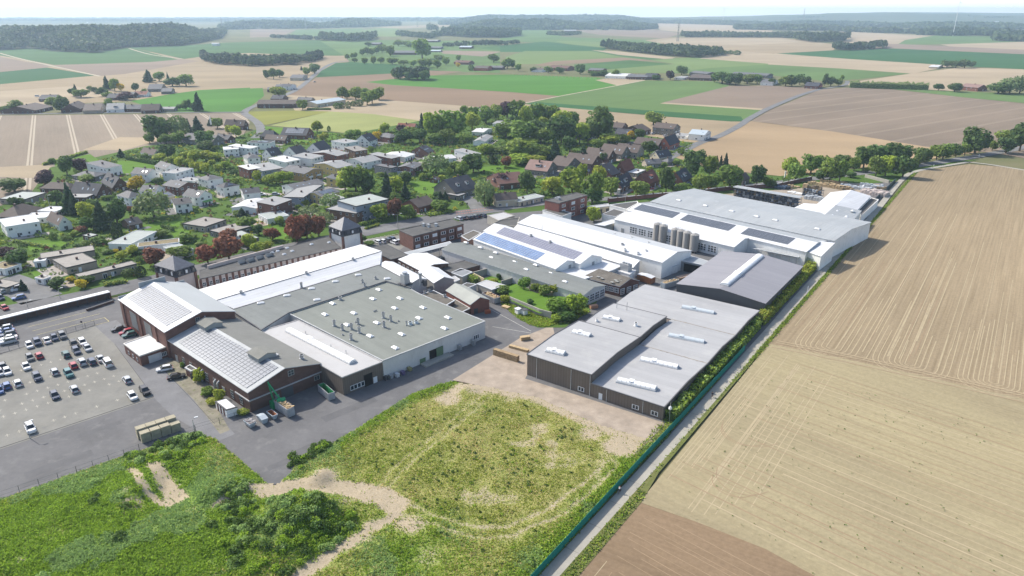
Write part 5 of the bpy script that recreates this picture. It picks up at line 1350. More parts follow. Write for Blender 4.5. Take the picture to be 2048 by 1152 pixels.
# leafy hedges
def hedge(name, label, P0, P1, w, h, mats=None, dens=9, cat='hedge', group=None, jag=.35, z0=.1):
 P0 = Y(P0); P1 = Y(P1); L = (P1 - P0).length; d = (P1 - P0).normalized(); s = Vector((-d.y, d.x, 0))
 n = int(L * (w + 2 * h) * dens)
 rg = np.random.default_rng(int(L * 100) % 9999)
 a = rg.uniform(0, L, n); c = rg.uniform(-(w / 2 + h), w / 2 + h, n)
 hh = h * (1 + jag * (fbm(a * .35, a * 0 + 3, 7) - .5) * 2)
 side = np.clip(c, -w / 2, w / 2); z = hh - np.maximum(0, np.abs(c) - w / 2) / h * hh
 k = rg.uniform(.75, 1.08, n)
 side = side * k + rg.normal(size=n) * .1
 X = P0.x + d.x * a + s.x * side; Yy = P0.y + d.y * a + s.y * side; Z = z0 + z * rg.uniform(.85, 1.1, n)
 nr = np.stack([s.x * np.sign(c) * (np.abs(c) > w / 2), s.y * np.sign(c) * (np.abs(c) > w / 2), np.where(np.abs(c) > w / 2, .3, 1.0)], 1)
 V, F = quads(np.stack([X, Yy, Z], 1) - np.array([[P0.x, P0.y, 0]]), rg.uniform(.35, .8, n), .45, rg, nr)
 mats = [LEAF('hedge_leaf', (.34, .46, .07), .3, .5) if m_ is L_LUSH else m_ for m_ in (mats or [L_LUSH, L_DARK, L_OLIVE])]
 t = Thing(name, label, cat, P0, group)
 link('foliage', npmesh('foliage', V, F, mats, rg.integers(0, len(mats), n)), t.e)
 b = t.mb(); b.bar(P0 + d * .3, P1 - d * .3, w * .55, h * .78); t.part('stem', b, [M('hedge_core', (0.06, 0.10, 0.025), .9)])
 return t
hedge('hedge', 'long bright hedge between the brown hall and the screen fence', LF(toLF(1341, 845)[0] , fo - 1.9), LF(toLF(1530, 660)[0], fo - 2.6), 2.8, 3.0, [L_LUSH, L_LUSH, L_DARK, L_NETTLE], 13)
hedge('hedge', 'taller yellow-green hedge beside the mauve warehouse and the shaded lane', LF(toLF(1532, 655)[0], fo - 2.6), LF(toLF(1640, 535)[0], fo - 2.8), 3.6, 2.9, [L_OLIVE, L_LUSH, LEAF('leaf_yellowgreen', (0.24, 0.24, 0.03))])
# ------------------------------------------------------------------ village houses
HM = {
 'W': WHITE, 'B': BRICK, 'D': BRICKD, 'R': M('warm_brick', (0.21, 0.095, 0.07), .85, .18, .5), 'G': M('grey_brick', (0.20, 0.185, 0.165), .85, .15, .5), 'C': M('cream_render', (0.52, 0.46, 0.34), .85, .08, .3),
 'Y': M('yellow_render', (0.60, 0.46, 0.20), .85, .08, .3), 'O': M('ochre_wood', (0.42, 0.27, 0.12), .85, .12, .4), 'P': M('purple_grey_render', (0.24, 0.22, 0.24), .8, .08, .3), 'U': M('blue_grey_render', (0.25, 0.30, 0.36), .8, .08, .3), 'E': M('beige_brick', (0.38, 0.32, 0.26), .85, .12, .4), 'A': M('red_render', (0.42, 0.13, 0.085), .8, .1, .4), 'T': M('brown_timber', (0.16, 0.095, 0.06), .8, .2, .5)}
def RT(name, c, v=.14): return M(name, c, .75, v, .5, .25, stretch=(1, 1, 1))
HR = {
 'd': RT('slate_tiles', (0.062, 0.064, 0.075)), 'g': RT('grey_tiles', (0.14, 0.14, 0.145)), 'n': RT('brown_tiles', (0.115, 0.09, 0.078)), 'l': RT('light_grey_roof', (0.30, 0.30, 0.295), .08), 'r': RT('red_tiles', (0.21, 0.075, 0.05)), 'p': RT('pinkish_tiles', (0.26, 0.17, 0.145)),
 'w': RT('pale_roof', (0.56, 0.56, 0.55), .06), 'k': RT('black_felt', (0.045, 0.045, 0.05)), 'e': RT('gravel_roof', (0.27, 0.25, 0.225), .15), 's': RT('green_grey_roof', (0.34, 0.37, 0.35), .08), 'm': RT('moss_roof', (0.20, 0.16, 0.08), .25), 'b': RT('blue_metal_roof', (0.40, 0.46, 0.50), .06), 'v': RT('red_brown_tiles', (0.15, 0.08, 0.065))}
LAND = []            # landmarks for naming trees and cars: (x, y, phrase)
CH = M('chimney_brick', (0.13, 0.085, 0.075))
def house(px, ev, rg_, kind, wk, rk, label, near=True, cat='house', name='house', group=None, wins=True):
 (A, B, C) = [G(p[0], p[1], ev) for p in px]
 u = Y(C - A); w = max(u.length, 3.0); u.normalize(); v = Vector((-u.y, u.x, 0))
 d = Y(B - A).dot(v)
 if d < 0: v = -v; d = -d
 d = min(max(d, 4.0), 2.4 * w if w > 8 else 20)
 o = Y(A)
 def P(a, b, z): return o + u * a + v * b + Vector((0, 0, z))
 c = P(w / 2, d / 2, 0)
 t = Thing(name, label, cat, c, group)
 wm, rm = HM[wk], HR[rk]
 rnd = random.Random(int(px[0][0] * 7 + px[0][1] * 13))
 b = t.mb(); r = t.mb(); th = .2; ov = .35
 top = rg_ if rg_ else ev
 if kind == 'f':
  b.prism([P(0, 0, 0), P(w, 0, 0), P(w, d, 0), P(0, d, 0)], 0, ev)
  r.prism([P(-.15, -.15, 0), P(w + .15, -.15, 0), P(w + .15, d + .15, 0), P(-.15, d + .15, 0)], ev - .25, ev + .12, 1, 0)
  for q0, q1 in ((P(-.15, -.05, ev + .12), P(w + .15, -.05, ev + .12)), (P(w + .05, -.15, ev + .12), P(w + .05, d + .15, ev + .12)), (P(w + .15, d + .05, ev + .12), P(-.15, d + .05, ev + .12)), (P(-.05, d + .15, ev + .12), P(-.05, -.15, ev + .12))):
   r.bar(q0, q1, .22, .14, 1)
 elif kind == 'm':
  b.prism([P(0, 0, 0), P(w, 0, 0), P(w, d, 0), P(0, d, 0)], 0, [ev, ev, top, top])
  s = (top - ev) / d
  sheet(r, [P(-ov, -ov, ev - ov * s), P(w + ov, -ov, ev - ov * s), P(w + ov, d + ov, top + ov * s), P(-ov, d + ov, top + ov * s)], th, 0, 1)
 elif kind == 'h':
  b.prism([P(0, 0, 0), P(w, 0, 0), P(w, d, 0), P(0, d, 0)], 0, ev)
  i = min(w, d) * .5 * .96
  e = ov
  c4 = [P(-e, -e, ev), P(w + e, -e, ev), P(w + e, d + e, ev), P(-e, d + e, ev)]
  if w >= d: r0, r1 = P(i, d / 2, top), P(w - i, d / 2, top); fs = ((c4[0], c4[1], r1, r0), (c4[1], c4[2], r1), (c4[2], c4[3], r0, r1), (c4[3], c4[0], r0))
  else: r0, r1 = P(w / 2, i, top), P(w / 2, d - i, top); fs = ((c4[0], c4[1], r0), (c4[1], c4[2], r1, r0), (c4[2], c4[3], r1), (c4[3], c4[0], r0, r1))
  for f in fs: r.face(f, 0)
  r.prism([q for q in c4], ev - .2, ev - .001, 1); r.face([q + Vector((0, 0, -.2)) for q in c4][::-1], 1)
 else:
  if kind == 'c':
   b.prism([P(0, 0, 0), P(w, 0, 0), P(w, d / 2, 0), P(w, d, 0), P(0, d, 0), P(0, d / 2, 0)], 0, [ev, ev, top, ev, ev, top]); s = (top - ev) / (d / 2)
   sheet(r, [P(-ov, -ov, ev - ov * s), P(w + ov, -ov, ev - ov * s), P(w + ov, d / 2, top), P(-ov, d / 2, top)], th, 0, 1)
   sheet(r, [P(-ov, d / 2 + .004, top), P(w + ov, d / 2 + .004, top), P(w + ov, d + ov, ev - ov * s), P(-ov, d + ov, ev - ov * s)], th, 0, 1)
  else:
   b.prism([P(0, 0, 0), P(w / 2, 0, 0), P(w, 0, 0), P(w, d, 0), P(w / 2, d, 0), P(0, d, 0)], 0, [ev, top, ev, ev, top, ev]); s = (top - ev) / (w / 2)
   sheet(r, [P(-ov, -ov, ev - ov * s), P(w / 2, -ov, top), P(w / 2, d + ov, top), P(-ov, d + ov, ev - ov * s)], th, 0, 1)
   sheet(r, [P(w / 2 + .004, -ov, top), P(w + ov, -ov, ev - ov * s), P(w + ov, d + ov, ev - ov * s), P(w / 2 + .004, d + ov, top)], th, 0, 1)
 t.part('wall', b, [wm]); ro = t.part('roof', r, [rm, FRAME if wk in 'WYC' else DTRIM])
 if wins:
  fl = max(1, int(round(ev / 2.9))); hh = ev / fl
  for (Q0, Q1, L) in ((P(0, 0, 0), P(w, 0, 0), w), (P(0, d, 0), P(0, 0, 0), d)):
   n = max(1, int(L / (3.4 if near else 5)))
   for f in range(fl):
    for k in range(n):
     q = rnd.random()
     if q < .3 and n > 1: continue
     ww = rnd.choice((.9, 1.2, 1.7)); h2 = 1.25
     z = f * hh + .95
     if f == 0 and q > .7: z = .15; h2 = 2.1
     on_wall(t, 'window', unit_window(2 if ww > 1.2 else 1, 1, FRAME if rnd.random() < .7 else FRAMEG), Q0, Q1, L * (k + .5) / n, z, ww, min(h2, ev - z - .3))
  on_wall(t, 'door', unit_door(DTRIM if wk == 'W' else FRAME), P(0, 0, 0), P(w, 0, 0), w * rnd.uniform(.3, .7), .05, 1.1, 2.1)
  if near and kind in 'cb' and top - ev > 3:
   Q0, Q1, L = (P(0, d, 0), P(0, 0, 0), d) if kind == 'c' else (P(0, 0, 0), P(w, 0, 0), w)
   on_wall(t, 'window', unit_window(2), Q0, Q1, L / 2, ev + .35, 1.2, 1.2)
 if kind in 'cbhm' and ev < 7:
  b = t.mb(); q = P(w * rnd.uniform(.35, .65), d * rnd.uniform(.45, .55), 0); b.box((q.x, q.y, ev + (top - ev) * .5), (.8, .8, (top - ev) * .5 + .9), math.atan2(u.y, u.x)); b.box((q.x, q.y, top + .88), (.95, .95, .12), math.atan2(u.y, u.x)); link('chimney', b.mesh('chimney', [CH]), ro)
  if kind in 'cb' and near:
   # roof windows and the odd solar array on the near slope
   for k in range(3 if 'skylight' in label or 'roof window' in label or 'roof lights' in label else 0 if 'solar' in label else rnd.choice((0, 1, 2))):
    if kind == 'c': q = P(w * (.2 + .2 * k), d * .22, ev + (top - ev) * .44 + .2); dx, dy = u * .45, v * .5 + Vector((0, 0, (top - ev) / (d / 2) * .5))
    else: q = P(w * .22, d * (.2 + .2 * k), ev + (top - ev) * .44 + .2); dx, dy = v * .45, u * .5 + Vector((0, 0, (top - ev) / (w / 2) * .5))
    bb = t.mb(); bb.hexa([q - dx - dy, q + dx - dy, q + dx + dy, q - dx + dy] + [p + Vector((0, 0, .1)) for p in (q - dx - dy, q + dx - dy, q + dx + dy, q - dx + dy)]); link('roof_window', bb.mesh('roof_window', [M('roof_window_glass', (0.30, 0.36, 0.42), .15, .1, 1, .6)]), ro)
 elif kind == 'f' and near:
  b = t.mb(); q = P(w * rnd.uniform(.3, .7), d * rnd.uniform(.3, .7), ev); b.box(q, (.9, .7, 1.1), .6); link('chimney', b.mesh('chimney', [CH]), ro)
 def sl(a, k):
  if kind == 'b': return P(w / 2 * k, d * a, ev + (top - ev) * k + .22)
  return P(w * a, (d if kind == 'm' else d / 2) * k, ev + (top - ev) * k + .22)
 if 'solar' in label: panels(t, [sl(.15, .2), sl(.85, .2), sl(.85, .85), sl(.15, .85)] if kind != 'h' else [sl(.3, .15), sl(.7, .15), sl(.56, .6), sl(.44, .6)], 7, 3, PV, .04) if kind != 'f' else panels(t, [P(w * .2, d * .2, ev + .2), P(w * .7, d * .2, ev + .2), P(w * .7, d * .6, ev + .7), P(w * .2, d * .6, ev + .7)], 6, 2, PV, .05)
 if 'dormer' in label:
  for a in ((.3, .7) if 'dormers' in label else (.5,)):
   q = sl(a, .38); dw, dl = (1.7, 1.3) if 'dormers' in label else (3.4, 1.6)
   f1, f2 = (v, u) if kind == 'b' else (u, v)
   b = t.mb(); b.prism([q - f1 * dw / 2 - f2 * .5, q + f1 * dw / 2 - f2 * .5, q + f1 * dw / 2 + f2 * dl, q - f1 * dw / 2 + f2 * dl], q.z - .6, q.z + 1.2)
   b.hexa([q + f1 * s_ * (dw / 2 - .25) - f2 * y_ + Vector((0, 0, z_)) for z_ in (.2, 1.0) for s_, y_ in ((-1, .56), (1, .56), (1, .44), (-1, .44))], 1)
   z0 = Vector((0, 0, 1.2)); sheet(b, [q - f1 * (dw / 2 + .2) - f2 * .8 + z0, q + f1 * (dw / 2 + .2) - f2 * .8 + z0, q + f1 * (dw / 2 + .2) + f2 * dl + z0 * 1.3, q - f1 * (dw / 2 + .2) + f2 * dl + z0 * 1.3], .12, 2)
   link('dormer', b.mesh('dormer', [FRAME, GLASS, rm]), ro)
 if 'awning' in label:
  b = t.mb(); sheet(b, [P(w * .2, -2.4, 2.3), P(w * .85, -2.4, 2.3), P(w * .85, .1, 2.8), P(w * .2, .1, 2.8)], .06); c_ = 'green' if 'green' in label else 'orange' if 'orange' in label else 'pale'
  t.part('awning', b, [M('awning_' + c_, {'green': (.16, .38, .08), 'orange': (.62, .13, .06), 'pale': (.7, .68, .62)}[c_])])
 if 'balcon' in label or 'terrace and' in label:
  for a in (.25, .7):
   b = t.mb(); q = P(w * a, -.7, ev * .5); b.box(q, (w * .22, 1.4, .15), math.atan2(u.y, u.x)); b.box(P(w * a, -1.35, ev * .5 + .14), (w * .22, .1, .9), math.atan2(u.y, u.x)); t.part('balcony', b, [FRAME])
 t.P = P; t.w = w; t.d = d; t.u = u; t.v = v
 return t
HT = '''
01 45,665 -80,615 315,622 6 0 f W w|large white flat roofed villa with glazed terrace at the photo's left edge
01 470,648 330,612 572,628 3.4 7 b W n|white gabled house with steep brown roof beside the left edge villa
01 180,598 60,560 365,590 3 0 f W w|low white flat roof garage block behind the left edge villa
01 150,585 35,555 345,512 2.8 6.8 h D n|dark brown hipped bungalow above the white garage block
01 190,447 40,425 370,390 3 0 f E s|greenish flat roofed bungalow beside the rounded dark tree at the field edge
01 450,540 330,525 545,505 3 0 f W w|white flat roof pool house below the tall dark spruces
01 560,362 355,343 642,335 3 6 h D n|brown hipped bungalow with chimney below the purple tree
01 770,412 640,368 892,380 2.6 8 b D d|dark slate steep roofed chalet with roof windows
01 900,352 822,280 1037,332 2.6 8 b D d|dark slate house with two pointed dormers beside the yellow tree
01 690,430 630,370 760,400 3 0 f T l|dark timber annex with pale flat roof beside the slate chalet
01 850,195 745,160 972,172 6 7.4 m W g|tall white house with grey mono roof beside the purple beech
01 760,262 640,235 855,235 3 5 h G g|grey hipped bungalow tucked below the tall white mono roof house
01 1180,247 1097,222 1272,224 5 7.8 b W g|white house with grey gabled roof beside the purple beech bungalow lawn
01 1320,202 1245,175 1432,185 5 7.6 b W g|white grey roofed house at the end of the long clipped hedge
01 1400,238 1355,215 1547,197 5.6 0 f W l|white cubic house with dark terrace wall in the middle of the estate
01 1660,292 1590,270 1782,270 5.6 7.4 h W g|white house with low grey hipped roof beside the dark mono roofed garage
01 1540,300 1470,275 1620,275 3 0 f W l|pale flat garage roof between two white estate houses
01 1430,352 1315,327 1577,317 5 7 b B g|dark red brick house with grey roof behind the round birch
01 1240,382 1160,360 1317,352 4.6 7 b W g|small white house with grey roof half hidden by the birch
01 1030,434 943,408 1147,410 5.2 7.6 h W g|white house with grey pyramid roof left of the birch
01 1330,428 1268,398 1397,412 4 5.4 c C g|cream house with solar panels behind the round birch
01 1400,490 1343,458 1534,474 5 5.8 m W k|white house with near black roof facing the big sunny lawn
01 1590,430 1503,400 1694,402 5.2 8 b W g|white gabled house with green awning over its terrace
01 1790,352 1705,340 1912,328 5.6 7.6 h W d|white house with dark hipped roof carrying solar panels
01 1950,402 1872,372 2082,388 5.4 7.2 c W d|white house with dark ridge roof above the white tent roofed house
01 1980,118 1903,98 2080,108 5.6 7.6 h W g|white house with grey hipped roof beside the orchard
01 1990,208 1930,182 2085,192 6.2 6.9 m R w|red brick house with sloping white roof beside the orchard path
01 1790,48 1733,28 1910,40 5.6 0 f W w|white cube house at the top end of the orchard
01 2000,38 1900,8 2062,22 5.4 6.4 m W w|white house with brilliant white mono roof behind the orchard
01 1230,86 1135,64 1292,76 3.6 6.8 b W n|white house with brown roof behind the clipped hedge
01 1640,664 1497,628 1808,606 3 0 f E e|gravel roofed bungalow with walled garden beside the lawn with birch shadow
01 1790,722 1638,702 2005,662 3 0 f G e|brown gravel roofed bungalow behind the row of red-leaved trees
01 1940,782 1868,708 2070,752 3 0 f G s|greenish flat roof bungalow beside the red-leaved trees
01 1040,805 922,772 1252,702 3.3 0 f W s|white bungalow wing with pale green flat roof
01 1105,826 1045,800 1432,788 3.5 0 f W m|mossy roofed middle wing of the white bungalow
01 1430,872 1262,838 1545,842 3 0 f W s|grey flat roof wing of the white bungalow behind the pyramid tower
01 330,918 302,880 755,852 3 0 f E e|upper gravel roofed wing of the big terraced bungalow
01 530,992 402,930 772,936 3.2 0 f E e|middle gravel roofed wing of the big terraced bungalow, behind the long wing
01 640,1068 598,1045 1092,960 3 0 f E e|lower long gravel roofed wing of the big terraced bungalow with rhododendrons in front
01 38,1004 -40,965 168,962 3 0 f W m|white walled flat garage beside the tall round tree near the car park
01 50,1152 -60,1110 168,1112 2.6 0 f E e|row of flat roofed lock-up garages at the bottom left street
01 345,1085 298,1065 405,1065 2.6 0 f W e|small white garden store beside the bright square lawn
01 1040,652 985,620 1137,632 2.6 4.8 c T k|dark timber garden house under the tall dark spruces
01 720,745 660,732 782,728 2.6 0 f T s|small green flat roof garden shed among shrubs
01 270,945 235,930 360,935 2.8 0 f W w|white flat pergola roof beside the terraced bungalow
11 55,218 -60,185 217,192 5.6 6.6 m U l|blue grey and white semi with pale mono roof
11 125,98 62,82 212,82 4.4 9 c W d|steep white gabled house with dark roof at the upper left of three
11 330,92 248,68 420,74 4.8 10 c W d|tall steep white gabled house, middle of the three dark roofed
11 520,58 440,38 602,28 4.8 10 c W d|steep white gabled house, right of the three dark roofed
11 235,148 172,112 354,124 5.6 6.4 m W w|white house with pale mono roof left of the grey mono roof house
11 440,122 350,92 537,94 5.6 6.6 m W l|white house with grey mono roof below the steep gables
11 650,98 522,55 742,74 5.4 7 c R l|half brick half white semi with pale grey roof
11 790,60 728,36 890,46 5.8 6.8 m T e|dark brown clad house with pale sloping roof
11 860,154 780,116 1002,124 5 7 c W l|broad white house with pale grey ridge roof
11 1085,118 992,70 1152,102 5.8 6.8 m R l|red brick house with grey mono roof beside the white low house
11 1190,108 1095,62 1272,82 3.4 4.6 c W w|low white house with brilliant white roof
11 1370,68 1262,50 1424,52 4.6 8 c B d|dark slate roofed house and skylights left of the white house alone
11 1400,134 1335,108 1602,112 3.4 4.6 c W w|long low white house half behind a pale leafed tree
11 1730,88 1637,50 1799,76 5.8 6.8 m W l|white house with pale mono roof standing alone beside the meadow
11 1080,194 965,166 1134,182 5.8 0 f P g|purple grey cube house with white framed windows
11 1265,198 1175,166 1337,162 5 6.4 c B g|dark brick house with grey roof right of the purple grey cube
11 1200,232 1130,215 1270,215 2.8 0 f W w|white flat carport roofs below the dark brick house
11 390,240 240,200 532,206 5.6 7.4 b O g|ochre timber house with grey gabled roof and balconies
11 650,194 563,140 772,168 6 7.8 c Y l|yellow house with pale grey ridge roof beside the golden tree
11 305,364 168,342 545,318 5 6.8 c W g|long white and blue terrace house with grey roof and roof lights
11 380,430 308,365 532,330 5.2 0 f U l|blue grey upper storey cube over red brick base
11 520,418 428,393 667,380 5 6.4 c Y g|yellow house with solar panels on a grey roof
11 620,448 528,422 707,432 5 0 f W l|white flat roofed house behind the pale willow
11 640,284 605,262 692,262 5 6 m Y g|small yellow house half hidden by big trees
11 150,494 75,455 284,446 6.4 7.2 m B l|dark red brick cube house with grey mono roof
11 90,604 45,558 264,574 3 0 f W s|low white flat roofed annex beside the dark red cube
11 0,516 -120,470 117,452 3.4 4.4 c W w|white tent roofed house beside the dark red cube
11 800,558 615,502 1062,462 5.4 0 f T l|modern apartment block base with wide roof terrace
11 800,500 690,446 1064,442 8.6 0 f U s|set-back penthouse storey on the modern apartment block
11 1300,508 1180,474 1432,472 3.6 6.6 c R n|old red brick cottage row with brown tiled roof at the junction
11 1595,388 1455,340 1777,345 4 10 c G d|large grey brick double house with dark roof and white dormers
11 1620,418 1540,395 1682,398 2.9 0 f G l|flat roofed double garage with white doors before the double house
11 1950,322 1795,268 2160,302 3.6 7.6 c B v|red-brown roofed house behind the weeping birch
11 1925,455 1890,425 2092,442 4 7 c C n|beige house with brown roof beside the weeping birch
11 1440,290 1405,278 1472,280 2.2 3.4 c T n|brown garden hut at the edge of the bright lawn
21 280,220 130,190 364,184 3.6 8.6 b G p|lone house with pinkish tiled roof and a wide dormer
21 440,182 352,150 552,152 3.6 8.2 b G n|brown grey gabled house right of the pinkish roofed house
21 640,162 510,105 722,132 4 8.6 b D n|brown roofed house with below the wood
21 770,114 640,70 837,96 4 8.8 b D n|second brown roofed gabled house in the curving row
21 880,84 770,42 947,66 4 9 b G n|third brown roofed gabled house in the curving row
21 1000,72 900,22 1057,46 4 8.6 b E n|beige gabled house at the top of the curving row
21 1180,112 1110,95 1282,96 4 8 c C d|cream gabled house with dark roof beside the road bend
21 1080,162 980,146 1197,156 2.9 5.4 c E g|low double bungalow with grey roofs behind the red roofed house
21 1250,147 1205,135 1312,136 2.8 5 h G g|small grey hipped bungalow beside the cream gabled house
21 900,218 845,200 977,187 3.6 9.2 c R r|red roofed house with warm brick gable behind the slate roofs
21 800,248 690,200 867,227 3.4 8.8 c D d|slate roofed house between lime trees and the red roofed house
21 880,352 805,322 977,302 3.2 8.6 c R d|brick gabled house with slate roof and dormer beside the carport
21 1090,322 990,292 1182,282 3.6 9.2 c R r|red tiled brick gabled house with white framed dormer near the works
21 1370,302 1290,262 1442,262 3.6 8.8 c R d|brick gabled house with slate roof and long grey dormer beside the tall poplar
21 620,244 575,212 657,217 3.6 7.4 c R v|dark red roofed house glimpsed behind lime green trees
21 1000,238 965,208 1072,208 2.6 0 f E w|flat pale carport beside the red tiled house
21 860,368 825,350 890,350 2.6 0 f W w|white carport in front of the slate roofed brick house
21 1850,292 1800,270 1902,272 3.4 6.4 c G n|brown roofed house behind the roadside trees of the works
21 60,462 40,430 256,420 3 0 f C s|long flat roofed garage row beside the beige house
20 880,1024 770,1006 927,1008 3.6 7 b D n|brown gabled house at the edge of the tan field
20 930,1082 835,1066 987,1062 3.2 7 b D d|blue slate roofed house with pale awning below the brown gabled house
20 1040,1052 945,1022 1112,1036 3.4 7.4 c D n|brown gabled house left of the apartment house at field edge
20 1290,1034 1140,1014 1347,1017 6 9.4 b G n|long brick apartment house with white balconies at the field edge
20 1540,1082 1450,1056 1592,1058 5 7.6 b W b|modern white house with blue metal roof at the road bend
20 1385,1090 1325,1070 1440,1075 2.8 0 f W l|white garage wing beside the blue metal roofed house
20 1260,1162 1218,1137 1342,1132 3.8 9.4 c A d|bright red gable fronted house with slate roof
20 1170,1164 985,1142 1227,1132 4 7.4 b D n|brown roofed row house left of the red gable
20 490,988 430,966 522,972 3 6.4 b D n|small dark gabled house peeping above the wood
20 610,1088 550,1062 672,1062 4 0 f G l|grey flat roofed house at the edge of the wood
20 250,1085 180,1055 290,1060 3.4 0 f W w|white roofed house deep among the trees
20 240,560 195,550 290,552 4 6.4 b W n|white farm cottage at the left of the middle hamlet
20 440,548 335,535 500,537 4.5 8 b R v|red brick farmhouse with red-brown roof in the middle hamlet
20 720,564 650,552 760,556 4.5 7 b R g|brick house behind dark clipped hedges in the middle hamlet
20 910,612 760,602 985,594 4 6.6 b W w|white barn with pale roof beside the paddock fence
20 1080,618 930,608 1097,602 4 6.4 b D g|long grey barn at the end of the dirt track
20 1140,618 1085,606 1190,604 4 8.4 b D d|dark house with steep slate roof beside the grey barn
20 1370,624 1322,615 1420,612 3 0 f W l|white garage in the middle hamlet
20 1600,628 1420,620 1640,606 3.6 6.6 b D n|brown roofed farmhouse at the top of the green field
20 1560,592 1430,580 1640,586 4 6.4 b G g|long grey farm shed behind the brown roofed farmhouse
20 2040,606 1810,582 2090,596 4.5 7 b G g|very long grey barn behind the dark trees
30 400,692 330,672 437,677 3.6 7.4 b R d|slate roofed house with orange awning at the crossroads
30 40,664 -20,642 82,644 4 7 b W g|grey roofed farmhouse beside the long grey barn
30 1680,704 1545,692 1757,697 4.5 8 b R p|pinkish roofed farmhouse standing in the right hand trees
30 1360,537 1310,526 1402,522 3 4.4 b C w|cream shed beside a dark clump in the wide fields
00 280,884 160,852 422,852 3.2 7.4 c D n|long dark brick farmhouse beside the ploughed field road
00 640,872 550,850 707,842 3.2 8.4 c D n|brown roofed house behind a big round tree on the field road
00 800,882 712,862 857,852 3.2 8.4 b E n|brown roofed house with three small skylights on the field road
00 990,872 870,862 1012,852 3.4 8.4 b W l|white house with pale grey roof and dormer on the field road
00 1120,872 1020,856 1167,860 3 6.8 b D g|brick bungalow with grey gabled roof on the field road
00 1270,882 1170,866 1302,866 3 8.6 b D n|dark steep roofed house at the end of the field road hamlet
00 1390,872 1300,866 1422,862 2.8 4.4 b E l|low pale roofed shed at the green field's corner
00 440,792 385,776 502,777 3 7 b D d|dark house at the back of the field road hamlet
00 960,782 900,770 1012,767 3 7 b D d|slate roofed house behind the white house of the hamlet
00 1060,767 1010,756 1112,756 3 6.8 b D g|grey roofed house in the upper lane of the hamlet
00 1170,757 1110,745 1207,747 3 6.4 b W r|orange red roofed house in the upper lane of the hamlet
00 1290,712 1215,702 1332,697 3.6 9 b G g|steep grey roofed house below the group of dark conifers
00 1370,732 1315,720 1397,717 3.2 6.4 b G g|low grey house with parked cars at the upper lane end
00 1950,1006 1690,992 1987,997 4 8.4 b D n|long brown roofed farm barn at the road corner
00 1700,1132 1560,1090 1792,1112 4 8 b G g|grey roofed chapel-like farmhouse among tall dark trees
00 1820,1118 1750,1098 1882,1108 3 6 b D d|dark shed beside the chapel-like farmhouse
10 315,832 20,826 347,817 4.4 8 b D n|big dark timber barn with two skylights beside the curving road
10 440,802 320,798 472,796 4 6.6 b G g|grey barn between the dark barn and the metal roofed stable
10 490,832 420,816 717,797 4 6 c C b|cream stable with long pale blue metal roof
10 210,792 150,782 257,780 4 7.6 b D d|dark farmhouse behind the big dark timber barn
10 270,692 235,682 322,682 5 7.4 b W d|white house with dark roof beside the road over the fields
10 230,692 172,682 246,680 4 6 b D g|dark annex left of the white house beside the road
10 180,716 95,714 195,708 3.4 5.6 b D g|grey roofed shed at the green field's upper corner
10 370,622 300,612 412,606 4.4 7.6 b C g|cream farmhouse with grey roof by the three round trees
10 1700,502 1600,496 1747,496 4 7.4 b R v|brick farm with red-brown roof by the yellow bush
10 1850,547 1780,536 1892,537 4.6 8 b A n|red gabled farmhouse beside the pale meadow
10 1970,542 1880,536 1992,532 4 6.4 b D g|dark shed right of the red gabled farmhouse
10 1280,422 1110,412 1302,414 5 9 b D g|long dark farm barn beside the giant round tree
10 990,352 935,342 1012,342 4 7 b D g|small farmhouse in the far wooded valley
10 1450,327 1370,318 1477,320 5 7 b D l|pale roofed shed in the far valley beneath the wood
10 1480,382 1400,376 1500,376 4 6.6 b G g|grey farmhouse beside the far row of round trees
10 1720,378 1640,372 1742,368 4.4 6.4 b D b|far shed with bright blue grey roof beside the tree row
10 1475,408 1410,402 1490,400 3 4.6 b G b|small pale blue roofed shed right of the giant round tree
10 150,1098 60,1082 197,1087 3.2 8 h D d|dark pyramid roofed house beside the curving road
10 400,1084 262,1056 462,1062 3.6 8.6 b R d|red brick house with slate roof and bright solar collectors
10 230,1124 30,1102 277,1112 3.4 6.6 b D n|long brown roofed house below the dark pyramid roof
10 110,1146 -20,1122 152,1128 5.4 0 f W k|white villa with black flat roof and solar panels
10 1260,1032 1150,1016 1302,1018 3 6.8 b E r|red roofed bungalow at the end of the pale meadow
10 1070,1104 990,1078 1167,1088 4.4 6.6 h R g|brick house with grey hipped roof right of the golden tree
10 720,1148 618,1126 824,1130 5.6 0 f W l|white cubic house with flat grey roof above the ochre house
10 905,1134 832,1116 970,1112 4.6 9.4 c W d|steep white gabled house beside the golden tree
10 1820,1060 1760,1042 1890,1030 3.4 4.6 b W w|pale roofed bungalow deep among green trees
10 1830,1135 1770,1110 1895,1090 3.4 4.8 c W l|grey roofed bungalow in the middle of the trees
10 1990,995 1920,980 2060,972 3.4 4.6 b W l|pale ridged roof at the upper edge of the trees
10 1530,944 1450,932 1637,932 3.2 6.8 b D d|dark roofed houses at the edge of the tan field above the trees
10 1800,890 1750,880 1850,882 3 6 b D g|grey roof just showing above the upper trees
'''
for ln in HT.strip().split('\n'):
 hd, lab = ln.split('|'); q = hd.split()
 c_, r_ = int(q[0][0]), int(q[0][1])
 pts = [T(c_, r_, *map(float, s.split(','))) for s in q[1:4]]
 near = pts[0][1] > 250
 t = house(pts, float(q[4]), float(q[5]) or None, q[6], q[7], q[8], lab, near, wins=pts[0][1] > 140)
 LAND.append((t.o.x, t.o.y, lab))
